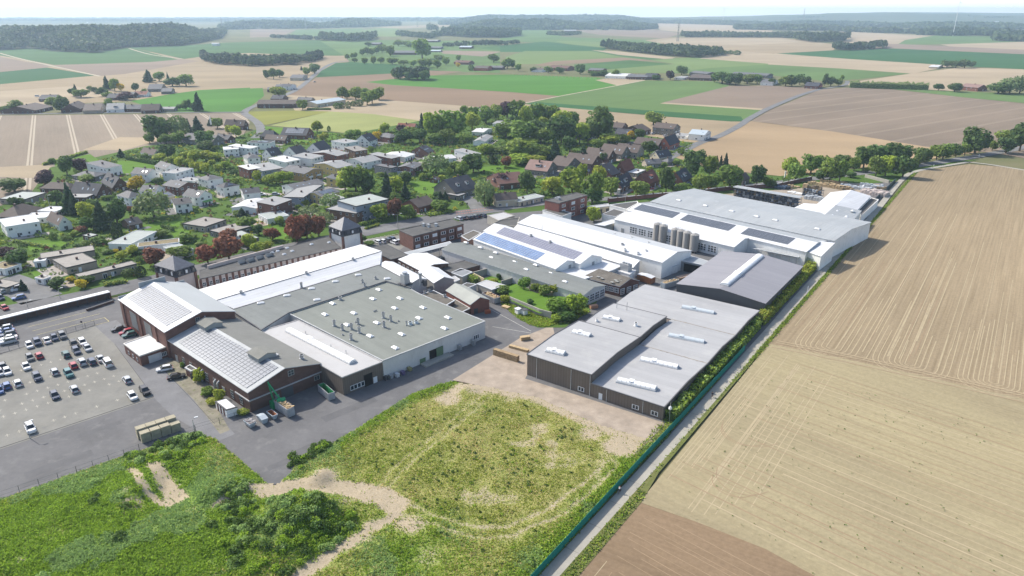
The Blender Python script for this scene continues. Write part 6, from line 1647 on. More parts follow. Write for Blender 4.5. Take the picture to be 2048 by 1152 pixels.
# ------------------------------------------------------------------ trees
def TL(name, trans=.42):
 m = LEAF(name, (0.8, 0.8, 0.8), .42, trans, obj=True)
 return m
TLEAF = TL('tree_leaf')
BARK = M('bark', (0.10, 0.075, 0.055), .9, .2, 1.0)
def crown_pts(shape, n, rg):
 if shape == 'round':
  k = rg.integers(7, 11); C = []
  lob = [(0, 0, .55, .36)]
  for i in range(k):
   a = i * 2.4 + rg.uniform(-.4, .4); zz = rg.uniform(.28, .80); rr = rg.uniform(.15, .27) * (1.15 - abs(zz - .5)); s = rg.uniform(.17, .27)
   lob.append((math.cos(a) * rr, math.sin(a) * rr, zz, s))
  w = np.array([l[3] ** 2 for l in lob]); idx = rg.choice(len(lob), n, p=w / w.sum()); L = np.array(lob)[idx]
  d = rg.normal(size=(n, 3)); d /= np.linalg.norm(d, axis=1)[:, None]
  r = L[:, 3] * rg.uniform(.72, 1.1, n)
  P = L[:, :3] + d * r[:, None] * np.array([[1, 1, .92]])
  q = P - np.array([0, 0, .5]); P = P[:]; N = d * .6 + q * .9 + np.array([0, 0, .25])
  P[:, 2] = np.clip(P[:, 2], .1, 1.02)
 elif shape == 'cone':
  z = 1 - np.sqrt(rg.uniform(0, 1, n)) ; z = .06 + .95 * z; tier = .84 + .16 * np.cos(z * 44)
  a = rg.uniform(0, 6.283, n); r = (.5 * (1.02 - z) + .02) * tier * rg.uniform(.65, 1.08, n) * (1 + .15 * np.sin(a * 3 + z * 9))
  P = np.stack([np.cos(a) * r, np.sin(a) * r, z], 1); N = np.stack([np.cos(a), np.sin(a), np.full(n, .6)], 1)
 elif shape == 'column':
  z = rg.uniform(.03, 1, n); a = rg.uniform(0, 6.283, n); r = .5 * np.sin(np.clip(z * 1.0 + .06, 0, 1) * np.pi) ** .45 * rg.uniform(.8, 1.05, n)
  P = np.stack([np.cos(a) * r, np.sin(a) * r, z], 1); N = np.stack([np.cos(a), np.sin(a), z * .8], 1)
 else:      # weep: airy crown, hanging strands
  a = rg.uniform(0, 6.283, n); st = rg.integers(0, 60, n); sa = st * 2.399; sr = .12 + .36 * np.sqrt((st % 13 + 1) / 13.); top = 1.0 - sr ** 2 * 1.6
  z = top - rg.uniform(0, 1, n) ** .8 * (top - .16) * (.75 + .25 * np.sin(st * 1.7))
  r = sr * (1 + .25 * (top - z))
  P = np.stack([np.cos(sa) * r + rg.normal(size=n) * .045, np.sin(sa) * r + rg.normal(size=n) * .045, z], 1); N = np.stack([np.cos(sa), np.sin(sa), np.full(n, .5)], 1)
 N /= np.linalg.norm(N, axis=1)[:, None] + 1e-9
 return P, N
PROTO = {}
for sh, cnt in (('round', 5), ('cone', 2), ('column', 2), ('weep', 2)):
 for i in range(cnt):
  rg = np.random.default_rng(hash_ := (100 + len(PROTO) * 17))
  n = {'round': 950, 'cone': 750, 'column': 520, 'weep': 750}[sh]
  P, N = crown_pts(sh, n, rg)
  V, F = quads(P, rg.uniform(.07, .135, n) * (.85 if sh == 'weep' else 1), .42, rg, N, .8)
  PROTO[sh, i] = npmesh('crown', V, F, [TLEAF])
  b = MB(); b.tube((0, 0, 0), (.01, 0, .5), .035, .02, 7)
  if sh in ('round', 'weep'):
   for q in range(5):
    an = q * 1.3 + i; b.tube((0.005, 0, .22 + .05 * q), (.26 * math.cos(an), .26 * math.sin(an), .5 + .06 * q), .017, .006, 5)
  else: b.tube((.01, 0, .5), (0, 0, .95), .02, .005, 6)
  PROTO[sh, i, 't'] = b.mesh('trunk', [BARK])
KINDS_ = {'o': ('round', (.25, .37, .07), 'broad green tree', 'tree'), 'l': ('round', (.46, .56, .075), 'light green tree', 'tree'), 'd': ('round', (.14, .235, .065), 'dark green tree', 'tree'), 'c': ('cone', (.075, .13, .065), 'dark conifer', 'conifer'), 'p': ('round', (.13, .07, .09), 'purple leaved tree', 'tree'),
          'r': ('round', (.31, .13, .075), 'red-brown leaved tree', 'tree'), 'y': ('round', (.80, .60, .03), 'golden yellow tree', 'tree'), 'w': ('weep', (.30, .38, .15), 'airy pale birch', 'tree'), 'k': ('column', (.045, .08, .03), 'dark column tree', 'conifer'), 's': ('column', (.15, .24, .06), 'clipped round bush', 'bush')}
ZONES = [((60, 330), 'the rounded field corner'), ((160, 300), 'the purple beech lawn'), ((150, 410), 'the dark spruces'), ((60, 500), "the terraced bungalow's drive"), ((110, 545), 'the bright square lawn'), ((255, 515), 'the white bungalow'), ((220, 440), 'the timber garden house'), ((300, 420), 'the birch lawn'), ((270, 365), 'the yellow tree house'), ((400, 320), 'the estate orchard'), ((330, 285), 'the chapel-like farmhouse'), ((450, 500), 'the red tree group'), ((400, 480), 'the gravel roofed bungalows'), ((480, 440), 'the walled garden row'),
         ((600, 460), 'the brick range lawn'), ((560, 365), 'the ochre house'), ((700, 370), 'the yellow house'), ((775, 385), 'the apartment block'), ((800, 430), 'the apartment block front'), ((880, 410), 'the red brick cottages'), ((965, 390), 'the weeping birch'), ((900, 330), 'the meadow houses'), ((640, 420), 'the pale willow street'), ((1050, 380), 'the office block'), ((1180, 370), 'the lime green belt'), ((1320, 375), 'the tall poplar corner'), ((1430, 370), 'the roadside by the works'), ((1400, 320), 'the tan field hedge'), ((1270, 340), 'the red tiled house'), ((1180, 310), 'the curving row'),
         ((1050, 300), 'the pinkish roofed house'), ((1050, 255), 'the village wood'), ((930, 260), 'the western wood edge'), ((830, 270), 'the pale meadow end'), ((1200, 250), 'the brown gabled houses'), ((1300, 255), 'the apartment house'), ((1620, 345), 'the storage yard'), ((1740, 330), 'the shaded lane end'), ((1850, 310), 'the crossing of lane and road'), ((1950, 290), 'the far end of the avenue'), ((640, 285), 'the red brick slate house'), ((735, 195), 'the metal roofed stable'), ((590, 150), 'the cream farmhouse'), ((560, 185), 'the road over the fields'), ((120, 215), 'the field road hamlet'), ((230, 185), 'the upper hamlet lane'), ((340, 160), 'the steep grey house'), ((395, 205), 'the bright green field corner'),
         ((815, 155), 'the hedge in the green field'), ((840, 125), 'the long dark barn'), ((760, 120), 'the road bushes'), ((960, 130), 'the red gabled farmhouse'), ((1100, 145), 'the middle hamlet'), ((1340, 150), 'the paddock'), ((1460, 160), 'the very long barn'), ((1600, 165), 'the crossroads house'), ((1900, 175), 'the pinkish farmhouse'), ((1910, 130), 'the cream shed'), ((1460, 106), 'the long copse'), ((655, 320), 'the steep white gables'), ((1210, 445), 'the silo courtyard')]
ZW = [(G(*z[0]), z[1]) for z in ZONES]
TT = {'01': '''d 540 250 110 110;p 655 220 115 130;p 365 335 215 120;d 120 385 285 190;c 970 110 45 60;y 1095 375 265 120;w 1235 590 375 200;c 575 560 330 110;c 610 575 400 90;d 455 490 375 110;c 825 690 470 150;d 940 640 450 150;k 945 770 640 65;d 695 700 600 100;r 660 720 660 90;d 150 990 850 150;p 75 905 830 130;r 1245 975 835 160;o 1440 910 825 180;r 1665 960 825 150;r 1835 935 750 200;r 1830 800 695 140;l 1060 895 820 90;l 985 930 860 90;d 1115 890 850 90;s 1125 950 900 60;k 1130 1070 985 70;s 1030 1060 1005 80;y 570 1110 1070 60;y 655 1160 1095 80;d 460 1155 1080 120;c 190 1180 1095 60;l 2000 830 720 110;o 1975 680 590 150;o 1295 745 690 120;o 1480 790 720 120;d 1870 250 210 70;l 1505 180 120 90;l 1560 150 60 100;l 1650 140 65 130;l 1700 130 70 120;l 1380 165 105 90;l 1440 185 110 80;l 1495 190 130 55;l 1550 225 150 60;l 1605 230 150 70;l 1645 240 155 70;l 1490 120 65 100;l 1805 200 140 70;l 1750 220 165 70;d 1345 120 5 130;l 1275 140 80 100;d 1195 130 95 70;d 1640 60 -20 120;o 700 300 250 130;o 740 290 250 80;s 430 770 715 50;s 530 770 735 60;l 700 620 480 120;o 860 450 415 90;o 750 500 445 90;l 1100 550 500 70;r 1040 545 505 60;c 1940 590 520 80;l 1950 545 500 110;o 690 830 780 80;o 800 805 750 120;d 110 500 435 70;d 165 490 440 70;d 1260 320 275 70;o 420 160 115 50;d 240 520 470 60;o 1160 130 80 60;l 1740 330 280 60;o 1900 580 540 70;o 1850 210 180 50;l 1700 180 130 60;o 1130 460 420 70;d 700 1120 1060 120;o 600 1030 1000 60;o 860 880 850 80;y 930 870 850 40;o 1540 760 730 80;o 1600 820 790 70;d 1480 660 630 60;l 600 740 700 60;d 640 830 800 70;o 290 710 680 70;l 1890 330 280 60''',
 '11': '''l 715 380 200 130;o 800 390 185 200;d 900 400 250 100;c 1050 430 240 100;l 1120 390 265 120;c 1195 440 315 80;w 600 510 400 130;w 430 590 500 130;w 540 640 545 120;l 100 330 250 90;l 165 320 230 90;l 215 315 225 90;l 265 310 230 80;l 15 310 215 70;r 330 790 590 150;r 410 760 580 150;r 500 740 590 130;r 290 760 640 110;r 135 775 680 110;l 80 860 790 110;l 20 880 800 100;l 995 615 495 130;r 1110 600 450 120;o 1210 600 490 110;d 855 790 735 60;o 910 815 780 80;d 1195 320 220 110;o 1340 290 235 70;o 1380 280 235 60;l 1550 260 190 50;w 1440 240 80 160;o 1650 250 150 110;o 1590 220 140 100;d 1740 230 90 150;l 1780 220 120 80;w 1830 490 280 130;p 1950 340 245 120;o 1480 540 455 150;c 1475 460 385 60;c 1515 460 385 60;r 2000 190 100 80;k 1885 165 95 40;k 1915 165 105 40;y 545 200 150 60;l 190 650 580 70;l 345 470 430 50;o 345 540 490 50;l 470 520 480 60;o 1950 80 20 130;l 1840 80 0 140;d 2020 70 20 80;l 580 545 505 40;o 820 430 390 90;o 740 430 390 80;o 1120 460 395 90;d 1150 480 430 60;d 1440 430 385 50;o 1255 590 545 60;d 1870 500 430 50;l 145 140 95 70;o 925 70 20 50;l 30 130 95 50;o 1000 260 230 60;o 1100 270 235 70;l 1620 180 150 60;o 1300 250 220 60;d 20 730 650 70;l 1490 290 250 60;o 600 330 300 60;l 400 500 455 60;o 1690 330 300 50''',
 '21': '''d 120 400 230 130;l 320 410 270 150;l 480 390 210 170;l 560 300 170 80;l 525 400 270 130;o 640 470 240 170;l 700 330 185 120;o 790 420 270 130;d 640 480 360 150;l 390 420 355 60;l 655 625 505 110;o 1020 420 305 160;d 1230 400 200 120;o 1350 400 320 140;o 1495 400 250 110;o 1590 370 255 120;o 1740 370 180 190;d 1955 340 180 110;o 2030 350 270 60;o 1580 270 95 120;d 1430 260 70 140;d 1500 180 55 80;c 1665 215 100 40;c 1705 200 80 50;c 1550 130 95 25;c 1635 160 110 30;c 565 160 50 90;c 340 140 0 90;o 60 130 0 160;o 160 120 20 150;o 240 130 40 130;l 60 170 95 130;l 160 170 110 150;d 460 70 -30 100;o 690 40 -20 100;d 1100 80 0 90;o 1310 170 135 60;d 460 230 180 70;o 1220 190 150 50;o 1760 260 200 90;d 1680 300 240 90;o 1350 90 50 50;d 730 150 90 50;o 960 100 60 60;o 1460 330 270 90;l 1100 215 180 50''',
 '31': '''l 170 230 115 130;o 220 300 165 140;o 340 240 90 160;o 430 220 100 120;d 430 300 180 110;o 490 310 130 150;d 590 180 90 130;o 570 300 140 110;o 685 220 110 90;d 760 200 30 160;d 850 180 10 200;d 960 170 0 200;d 1060 160 10 160;o 860 260 110 130;l 935 260 95 120;d 1075 270 110 160;d 1230 150 40 150;d 1195 195 60 80;o 1345 130 10 120;o 1395 125 0 130;d 1500 105 0 90;o 1570 95 0 90;d 1650 80 -130 200;d 1900 75 -40 140;o 1790 55 -20 70;d 2010 60 -170 170;o 1870 -20 -110 120;s 150 320 285 50;d 20 350 285 90;o 780 230 190 60;d 660 270 230 80''',
 '00': '''d 1265 1130 940 190;o 1200 1150 1060 80;w 1440 1120 920 120;w 1380 1090 960 80;c 1515 1080 960 60;c 1585 1060 940 90;d 1640 1190 1060 130;c 1680 1010 960 40;o 1740 1030 945 90;l 1840 1070 1005 70;l 1890 1100 1010 80;o 1430 1155 1060 110;o 1330 1155 1075 100;d 1540 1150 1090 80;c 1590 890 750 80;d 1490 880 805 70;d 1560 885 830 60;d 1520 880 800 30;d 500 895 780 100;o 130 890 805 110;o 40 900 850 80;d 825 770 700 80;o 870 790 740 80;c 860 720 615 60;o 920 730 635 70;y 970 730 670 60;d 1085 730 670 60;p 1000 800 740 110;o 1160 760 710 40;c 610 760 680 40;o 650 780 720 120;o 720 730 690 40;d 760 750 700 50;d 590 770 710 60;o 410 850 780 80;c 1190 660 565 80;o 1275 650 580 90;c 1345 640 580 20;d 1380 690 625 120;o 1490 690 600 120;d 1440 690 620 80;d 1440 880 835 50;o 870 860 790 60;d 770 890 850 50;o 1680 1100 1050 60''',
 '10': '''o 375 880 805 85;l 180 780 700 130;o 690 790 700 80;o 730 790 720 60;o 800 800 695 110;o 870 790 705 90;o 930 830 720 110;o 985 800 705 90;o 890 840 740 100;s 650 870 825 50;s 690 865 825 40;s 740 870 815 35;s 780 850 810 40;s 830 850 800 50;d 1110 630 575 50;d 1155 635 575 70;d 1230 640 570 90;d 1290 640 570 90;d 1345 645 570 80;d 470 590 515 80;o 410 600 540 60;d 90 630 560 50;d 140 635 545 60;d 190 620 560 70;c 365 565 530 20;o 1330 470 320 140;o 1075 450 370 70;o 1010 420 360 80;o 730 480 430 35;o 770 470 425 35;o 795 465 420 35;o 790 500 465 50;o 870 515 465 50;o 940 515 455 50;o 1000 510 460 60;o 1090 515 465 90;o 1180 520 480 80;o 1260 530 485 60;o 1340 545 475 90;o 1390 540 470 50;o 1450 550 480 60;o 1520 525 460 60;y 1615 540 505 35;s 1720 565 520 40;o 1900 500 435 80;o 2010 550 470 90;l 490 1060 985 70;s 585 1055 1020 20;l 545 1130 1080 60;o 750 1105 1055 70;o 810 1105 1050 60;l 1030 1060 1005 60;p 1165 1080 1020 60;c 1330 1080 950 60;l 1420 1110 950 130;o 1570 1110 930 180;l 1730 1040 930 110;y 970 1130 1070 60;o 1240 1100 1040 100;d 1310 1140 1060 100;d 1180 1150 1070 120;o 1670 920 860 60;o 1740 950 880 80;o 1840 990 880 110;o 1920 960 870 80;p 2010 950 840 120;o 1680 1140 1090 90;o 1520 1150 1060 110;o 1440 1155 1090 120;o 2000 1100 1000 150;o 890 440 380 50;o 850 445 395 50;o 930 440 385 50;o 965 430 380 50;o 1200 370 330 90;o 1140 370 320 70;o 1240 380 340 80;d 900 370 335 60;o 1620 495 440 40;o 1460 480 440 80''',
 '20': '''o 40 960 840 110;l 110 1030 880 90;o 230 1000 860 130;o 320 1000 880 120;l 400 1030 910 130;d 400 1150 980 180;o 90 1140 1000 180;l 320 1110 1000 90;l 540 1150 1020 120;o 330 1150 1040 120;l 130 1160 1120 120;d 690 1130 910 170;o 1130 1000 920 110;d 760 1080 1030 80;l 780 1150 1090 120;y 950 1115 1060 40;d 1020 1110 1050 70;l 900 1140 1090 70;d 545 595 520 80;d 380 590 540 70;d 170 575 540 50;o 290 585 535 70;d 730 610 560 60;o 825 620 560 60;d 1150 640 600 60;p 1265 640 570 70;d 1355 600 530 90;d 1680 670 580 140;d 1740 680 590 80;d 1790 680 585 90;o 1880 670 595 110;o 1960 670 600 80;d 1620 660 590 60;d 0 545 480 50;o 50 570 515 50;s 1700 435 405 40;s 1745 435 405 45;s 1800 440 405 50;d 640 600 570 60;d 690 605 575 50;o 230 1150 1060 120;o 480 1010 920 90;d 180 1070 980 110;d 270 1080 1000 120;o 460 1090 1020 100;l 230 1040 960 90;d 20 1050 960 100;o 120 950 870 80;d 600 1130 1050 80''',
 '30': '''o 140 690 610 110;d 190 690 600 80;d 250 680 595 70;d 300 690 620 70;d 320 650 610 40;d 450 690 590 40;d 500 690 620 70;o 560 690 630 60;o 590 650 605 30;d 1360 725 670 70;d 1490 735 665 110;d 1840 750 660 170;w 1930 750 620 150;w 2010 750 600 120;d 1430 540 485 100;d 1500 545 490 80;d 1570 545 480 90;d 1630 540 495 50;k 1410 505 478 10;d 30 680 630 60'''}
TREES = []
rt = random.Random(3)
def add_tree(kind, X, Yb, h, w):
 sh, colr, ph, cat = KINDS_[kind]
 n = sum(1 for k in PROTO if k[0] == sh and len(k) == 2)
 TREES.append((kind, X, Yb, h, w, rt.randrange(n)))
for key, txt in TT.items():
 c_, r_ = int(key[0]), int(key[1])
 for it in txt.split(';'):
  q = it.split(); x, yb, yt, w = map(float, q[1:])
  px, py = T(c_, r_, x, yb); pt = T(c_, r_, x, yt)[1]
  p = G(px, py); m_ = mpp(px, py)
  h = max(1.5, hgt(px, py, pt) * 1.08); wd = max(1.5, w / 4 * m_ * 1.27)
  if key == '20' and yb > 840 or key == '21' and yb < 180: h *= 1.22; wd *= 1.25
  if key == '10' and yb > 900: h *= 1.25; wd *= 1.2
  add_tree(q[0], p.x, p.y, h, wd)
# name each by its kind, its place and, where needed, its order from the left
ORD = ['first', 'second', 'third', 'fourth', 'fifth', 'sixth', 'seventh', 'eighth', 'ninth', 'tenth', 'eleventh', 'twelfth', 'thirteenth', 'fourteenth', 'fifteenth', 'sixteenth', 'seventeenth', 'eighteenth', 'nineteenth', 'twentieth']
zone_of = []
for tr in TREES:
 d_ = [((tr[1] - z[0].x) ** 2 + ((tr[2] - z[0].y)) ** 2) / (z[0].y ** 2) for z in ZW]
 zone_of.append(int(np.argmin(d_)))
buckets = {}
for i, tr in enumerate(TREES): buckets.setdefault((zone_of[i], tr[0]), []).append(i)
TNAME = {'c': 'conifer', 'k': 'cypress', 's': 'round_bush', 'w': 'birch_tree'}
for (zi, kind), ids in buckets.items():
 sh, colr, ph, cat = KINDS_[kind]
 ids.sort(key=lambda i: TREES[i][1] / TREES[i][2])
 for o_, i in enumerate(ids):
  _, X, Yb, h, w, var = TREES[i]
  nm = TNAME.get(kind, 'tree')
  e = D.objects.new(nm, None); COL.objects.link(e); e.location = (X, Yb, .28); e.scale = (w, w, h); e.rotation_euler = (0, 0, rt.uniform(0, 6.28))
  size = 'tall ' if h > 14 else ('small ' if h < 5 else '')
  if len(ids) == 1: lab = f'{size}{ph} beside {ZW[zi][1]}'
  else: lab = f'{size}{ph} beside {ZW[zi][1]}, {ORD[min(o_, 19)]} from the left'
  tag(e, lab, cat, f'{ph}s beside {ZW[zi][1]}' if len(ids) > 1 else None)
  cr_ = link('crown', PROTO[sh, var], e)
  f = rt.uniform(.82, 1.2)
  cr_.color = (colr[0] * f * rt.uniform(.9, 1.12), colr[1] * f, colr[2] * f, 1)
  link('trunk', PROTO[sh, var, 't'], e)
# ------------------------------------------------------------------ garden planting, driveways
VIL = PX([(-120, 470), (60, 392), (110, 345), (290, 296), (470, 278), (530, 258), (700, 272), (900, 236), (1040, 218), (1130, 250), (1390, 290), (1340, 315), (1440, 345), (1540, 352), (1700, 345), (1250, 398), (1120, 402), (900, 425), (780, 447), (660, 472), (520, 500), (380, 535), (240, 568), (-120, 640)])
vx = [p[0] for p in VIL]; vy = [p[1] for p in VIL]
n = 26000
x = rng.uniform(min(vx), max(vx), n); y = rng.uniform(min(vy), max(vy), n)
k = inside(x, y, VIL) & (fbm(x * .05, y * .05, 41) + .25 * rng.uniform(size=n) > .52)
occ = []
for o in list(COL.objects):
 if o.name.startswith(('house', 'brick_range', 'roof_tower')) and o.type == 'EMPTY':
  for ch in o.children:
   if ch.name.startswith('wall'):
    bb = np.array([v.co[:2] for v in ch.data.vertices]); c0 = bb.mean(0); r0 = np.abs(bb - c0).max() ; 
    d0 = bb[1] - bb[0]; L0 = np.hypot(*d0) + 1e-6; ux = d0 / L0; uy = np.array([-ux[1], ux[0]])
    pa = bb @ ux; pb = bb @ uy
    occ.append((o.location.x, o.location.y, ux, uy, pa.min() - .8, pa.max() + .8, pb.min() - .8, pb.max() + .8))
for ox_, oy_, ux, uy, a0, a1, b0, b1 in occ:
 a = (x - ox_) * ux[0] + (y - oy_) * ux[1]; b = (x - ox_) * uy[0] + (y - oy_) * uy[1]
 k &= ~((a > a0) & (a < a1) & (b > b0) & (b < b1))
for pts, w in (([(520, 398), (560, 405), (600, 422), (650, 440), (690, 452), (740, 462), (790, 455)], 5), ([(960, 425), (945, 405), (925, 395), (900, 372)], 5), ([(420, 376), (480, 381), (540, 391)], 3), ([(1250, 398), (1225, 370), (1200, 350), (1215, 320), (1265, 285), (1340, 300)], 4), ([(-60, 640), (0, 627), (120, 604), (240, 578), (380, 545), (520, 510), (660, 480), (780, 455), (900, 432), (1000, 418)], 8), ([(1000, 418), (1120, 404), (1250, 396)], 6), ([(0, 560), (40, 575), (85, 600)], 9), ([(330, 335), (420, 372)], 3)):
 k &= seg_dist(x, y, PX(pts)) > w
for pts in ([(815, 365), (890, 358), (960, 388), (880, 395), (835, 385)], [(1010, 330), (1070, 328), (1100, 352), (1030, 365)], [(50, 482), (120, 479), (140, 490), (60, 502)], [(285, 450), (370, 440), (350, 460), (290, 470)], [(530, 455), (600, 440), (640, 455), (590, 480)], [(232, 322), (330, 318), (300, 345), (240, 350)]):
 k &= ~(inside(x, y, PX(pts)) & (rng.uniform(size=n) > .04))
x, y = x[k], y[k]
sz = rng.uniform(.4, 1.5, len(x)) * (.6 + .9 * fbm(x * .03, y * .03, 2))
parts = []
per = 15
d = rng.normal(size=(len(x), per, 3)); d /= np.linalg.norm(d, axis=2)[:, :, None]; d[:, :, 2] = np.abs(d[:, :, 2])
C = np.stack([x, y, np.full(len(x), .3)], 1)[:, None, :] + d * (sz[:, None, None] * rng.uniform(.6, 1.05, d.shape[:2])[:, :, None])
V, F = quads(C.reshape(-1, 3), np.repeat(.35 + .38 * sz, per) * rng.uniform(.7, 1.2, len(x) * per), .4, rng, d.reshape(-1, 3))
SH = [LEAF('shrub_green', (.14, .23, .05), .4), LEAF('shrub_light', (.27, .34, .06), .35), LEAF('shrub_dark', (.07, .12, .035), .4), LEAF('shrub_red', (.24, .10, .07), .4), LEAF('shrub_yellow', (.5, .44, .04), .35)]
mi = rng.choice(5, len(x), p=[.42, .24, .25, .06, .03])
tag(link('shrubbery', npmesh('shrubbery', V, F, SH, np.repeat(mi, per))), kind='stuff')
# paved terraces and drives round the houses
rp = random.Random(12)
PATM = [PAVE, CONC, ASPH2, M('gravel_beige', (.36, .31, .25), .95, .15, .4, .1)]
for ox_, oy_, ux, uy, a0, a1, b0, b1 in occ:
 if oy_ > 620 or rp.random() < .2: continue
 for q in range(rp.choice((1, 1, 2))):
  sd = rp.random()
  if sd < .6: aa0, aa1, bb0, bb1 = a0 - rp.uniform(0, 3), a1 + rp.uniform(0, 4), b0 - rp.uniform(2, 5), b0 + 1
  else: aa0, aa1, bb0, bb1 = a0 - rp.uniform(2, 6), a0 + 1, b0, b1 + rp.uniform(0, 3)
  pts = [(ox_ + ux[0] * a + uy[0] * b_, oy_ + ux[1] * a + uy[1] * b_) for a, b_ in ((aa0, bb0), (aa1, bb0), (aa1, bb1), (aa0, bb1))]
  if all(inside(np.array([p[0]]), np.array([p[1]]), VIL)[0] for p in pts): structure('patio', pts, zr - .02 + .001 * (rp.random() * 8), rp.choice(PATM), px=False)
# garden hedges
def hpx(label, a, b, w, h, mats=None, name='hedge'):
 return hedge(name, label, G(*a), G(*b), w, h, mats, 5)
hpx('yellow-green clipped hedge beside the white villa lawn', T(0, 1, 110, 790), T(0, 1, 385, 840), 1.6, 1.6, [L_OLIVE, L_NETTLE])
hpx('long dark clipped hedge between lawn and white brown-roofed house', T(0, 1, 1010, 125), T(0, 1, 1250, 170), 2, 3, [L_DARK])
hpx('dark hedge edging the rounded garden at the ploughed field', T(0, 1, 350, 175), T(0, 1, 700, 75), 2, 2)
hpx('dark hedge under the apartment block', T(1, 1, 830, 660), T(1, 1, 1000, 625), 2, 1.8, [L_DARK, L_LUSH])
hpx('low clipped hedge along the main road by the apartment block', T(1, 1, 870, 690), T(1, 1, 990, 655), 1.6, 1.2, [L_DARK, L_OLIVE])
hpx('oval bed of low bushes at the road junction', T(1, 1, 1370, 580), T(1, 1, 1570, 545), 5, 1.3, [L_DARK, L_LUSH])
hpx('clipped hedge in front of the big terraced bungalow', T(0, 1, 830, 1145), T(0, 1, 1020, 1115), 2, 1.5, [L_DARK, L_OLIVE])
hpx('dark hedges around the little walled lawn', T(0, 1, 1300, 670), T(0, 1, 1390, 705), 1.6, 2, [L_DARK])
hpx('pale hedge belt below the pinkish roofed house', T(2, 1, 0, 125), T(2, 1, 210, 150), 5, 5, [L_NETTLE, L_OLIVE])
hpx('long rough hedge along the far side of the brown field', T(3, 0, 650, 700), T(3, 0, 1280, 720), 8, 8, [L_DARK, L_NETTLE])
hpx('dark clipped hedge around the brick house of the middle hamlet', T(2, 0, 630, 610), T(2, 0, 760, 605), 6, 6, [L_DARK])
hpx('low hedge before the metal roofed stable', T(1, 0, 410, 880), T(1, 0, 600, 880), 3, 2, [L_DARK])
hpx('wild hedge of the courtyard along the long low hall', T(1, 1, 1600, 1060), T(1, 1, 1770, 1120), 3, 2.4, [L_LUSH, L_NETTLE])
# ------------------------------------------------------------------ far woods and hills
FL_D = LEAF('wood_leaf', (.06, .10, .042), .45, .3); FL_M = LEAF('wood_leaf_mid', (.085, .13, .048), .4, .3); FL_C = LEAF('wood_conifer', (.045, .08, .045), .4, .3)
FLOOR = M('wood_floor', (.035, .05, .02), .95, .2, .02)
def wood(name, front, deep, th, sp, hill=0.0, per=22, seed=1, mats=None, edge=160, px=True):
 """wood on ground behind a front line of pixels, deep metres thick, on a hill"""
 rg = np.random.default_rng(seed)
 Fp = [Y(G(*p)) for p in front]
 nrm = Vector((0, 0, 0))
 Bp = [p + p.normalized() * (deep if not isinstance(deep, (list, tuple)) else deep[i]) for i, p in enumerate(Fp)]
 poly = [(p.x, p.y) for p in Fp] + [(p.x, p.y) for p in Bp[::-1]]
 xs_ = [p[0] for p in poly]; ys_ = [p[1] for p in poly]
 A = (max(xs_) - min(xs_)) * (max(ys_) - min(ys_)); n = int(A / sp ** 2)
 x = rg.uniform(min(xs_), max(xs_), n); y = rg.uniform(min(ys_), max(ys_), n)
 k = inside(x, y, poly); x, y = x[k], y[k]
 def hz_(x, y):
  if hill == 0: return np.zeros(np.shape(x)) + .3
  return .3 + hill * smooth(seg_dist(x, y, poly + poly[:1]) / edge) * (.75 + .5 * fbm(x / 400, y / 400, seed))
 n = len(x)
 hh = th * (.45 + .85 * fbm(x / 45, y / 45, seed + 5)) * rg.uniform(.7, 1.25, n); r = sp * .72 * rg.uniform(.75, 1.25, n)
 z0 = hz_(x, y)
 d = rg.normal(size=(n, per, 3)); d /= np.linalg.norm(d, axis=2)[:, :, None]; d[:, :, 2] = np.where(d[:, :, 2] < -.5, -d[:, :, 2], d[:, :, 2])
 S = np.stack([r, r, hh * .45], 1)[:, None, :]
 C = np.stack([x, y, z0 + hh * .55], 1)[:, None, :] + d * S * rg.uniform(.75, 1.05, (n, per, 1))
 V, F = quads(C.reshape(-1, 3), np.repeat(r * .95, per) * rg.uniform(.6, 1.1, n * per), .5, rg, d.reshape(-1, 3))
 mats = mats or [FL_D, FL_M, FL_C]
 mi = np.where(fbm(x / 130, y / 130, seed + 9) > .6, 2, np.where(rg.uniform(size=n) < .45, 1, 0)) if len(mats) == 3 else rg.integers(0, len(mats), n)
 tag(link(name, npmesh(name, V, F, mats, np.repeat(mi, per))), kind='stuff')
 if hill:
  g = max(20, sp * 1.5)
  gx, gy = np.meshgrid(np.arange(min(xs_), max(xs_) + g, g), np.arange(min(ys_), max(ys_) + g, g))
  ins = inside(gx[:-1, :-1] + g / 2, gy[:-1, :-1] + g / 2, poly)
  V = np.stack([gx.ravel(), gy.ravel(), hz_(gx, gy).ravel()], 1)
  ii, jj = np.nonzero(ins); w_ = gx.shape[1]
  F = np.stack([ii * w_ + jj, ii * w_ + jj + 1, (ii + 1) * w_ + jj + 1, (ii + 1) * w_ + jj], 1)
  if len(F): tag(link('hill', npmesh('hill', V, F, [FLOOR], smooth=True)), kind='structure')
wood('forest', [(-60, 101), (0, 101), (60, 97), (125, 104), (190, 106), (255, 95), (365, 92), (440, 78), (452, 66)], [1000, 1000, 1000, 950, 900, 950, 800, 900, 700], 22, 12, 34, 20, 1)
wood('forest', [(440, 60), (520, 58), (640, 57)], 900, 22, 20, 22, 16, 2)
wood('forest', [(635, 57), (720, 55), (800, 51)], 1000, 22, 20, 44, 16, 3, edge=350)
wood('forest', [(902, 61), (1000, 61), (1090, 60), (1190, 60)], 900, 22, 20, 34, 16, 4, edge=300)
wood('forest', [(1150, 55), (1262, 61), (1312, 58)], 900, 22, 20, 40, 16, 5, edge=300)
wood('forest', [(880, 50), (1020, 48), (1180, 47), (1320, 47)], 1500, 22, 28, 48, 12, 6, edge=500)
wood('copse', [(404, 121), (430, 129), (500, 133), (590, 130), (645, 120)], 130, 17, 7.5, 0, 28, 7)
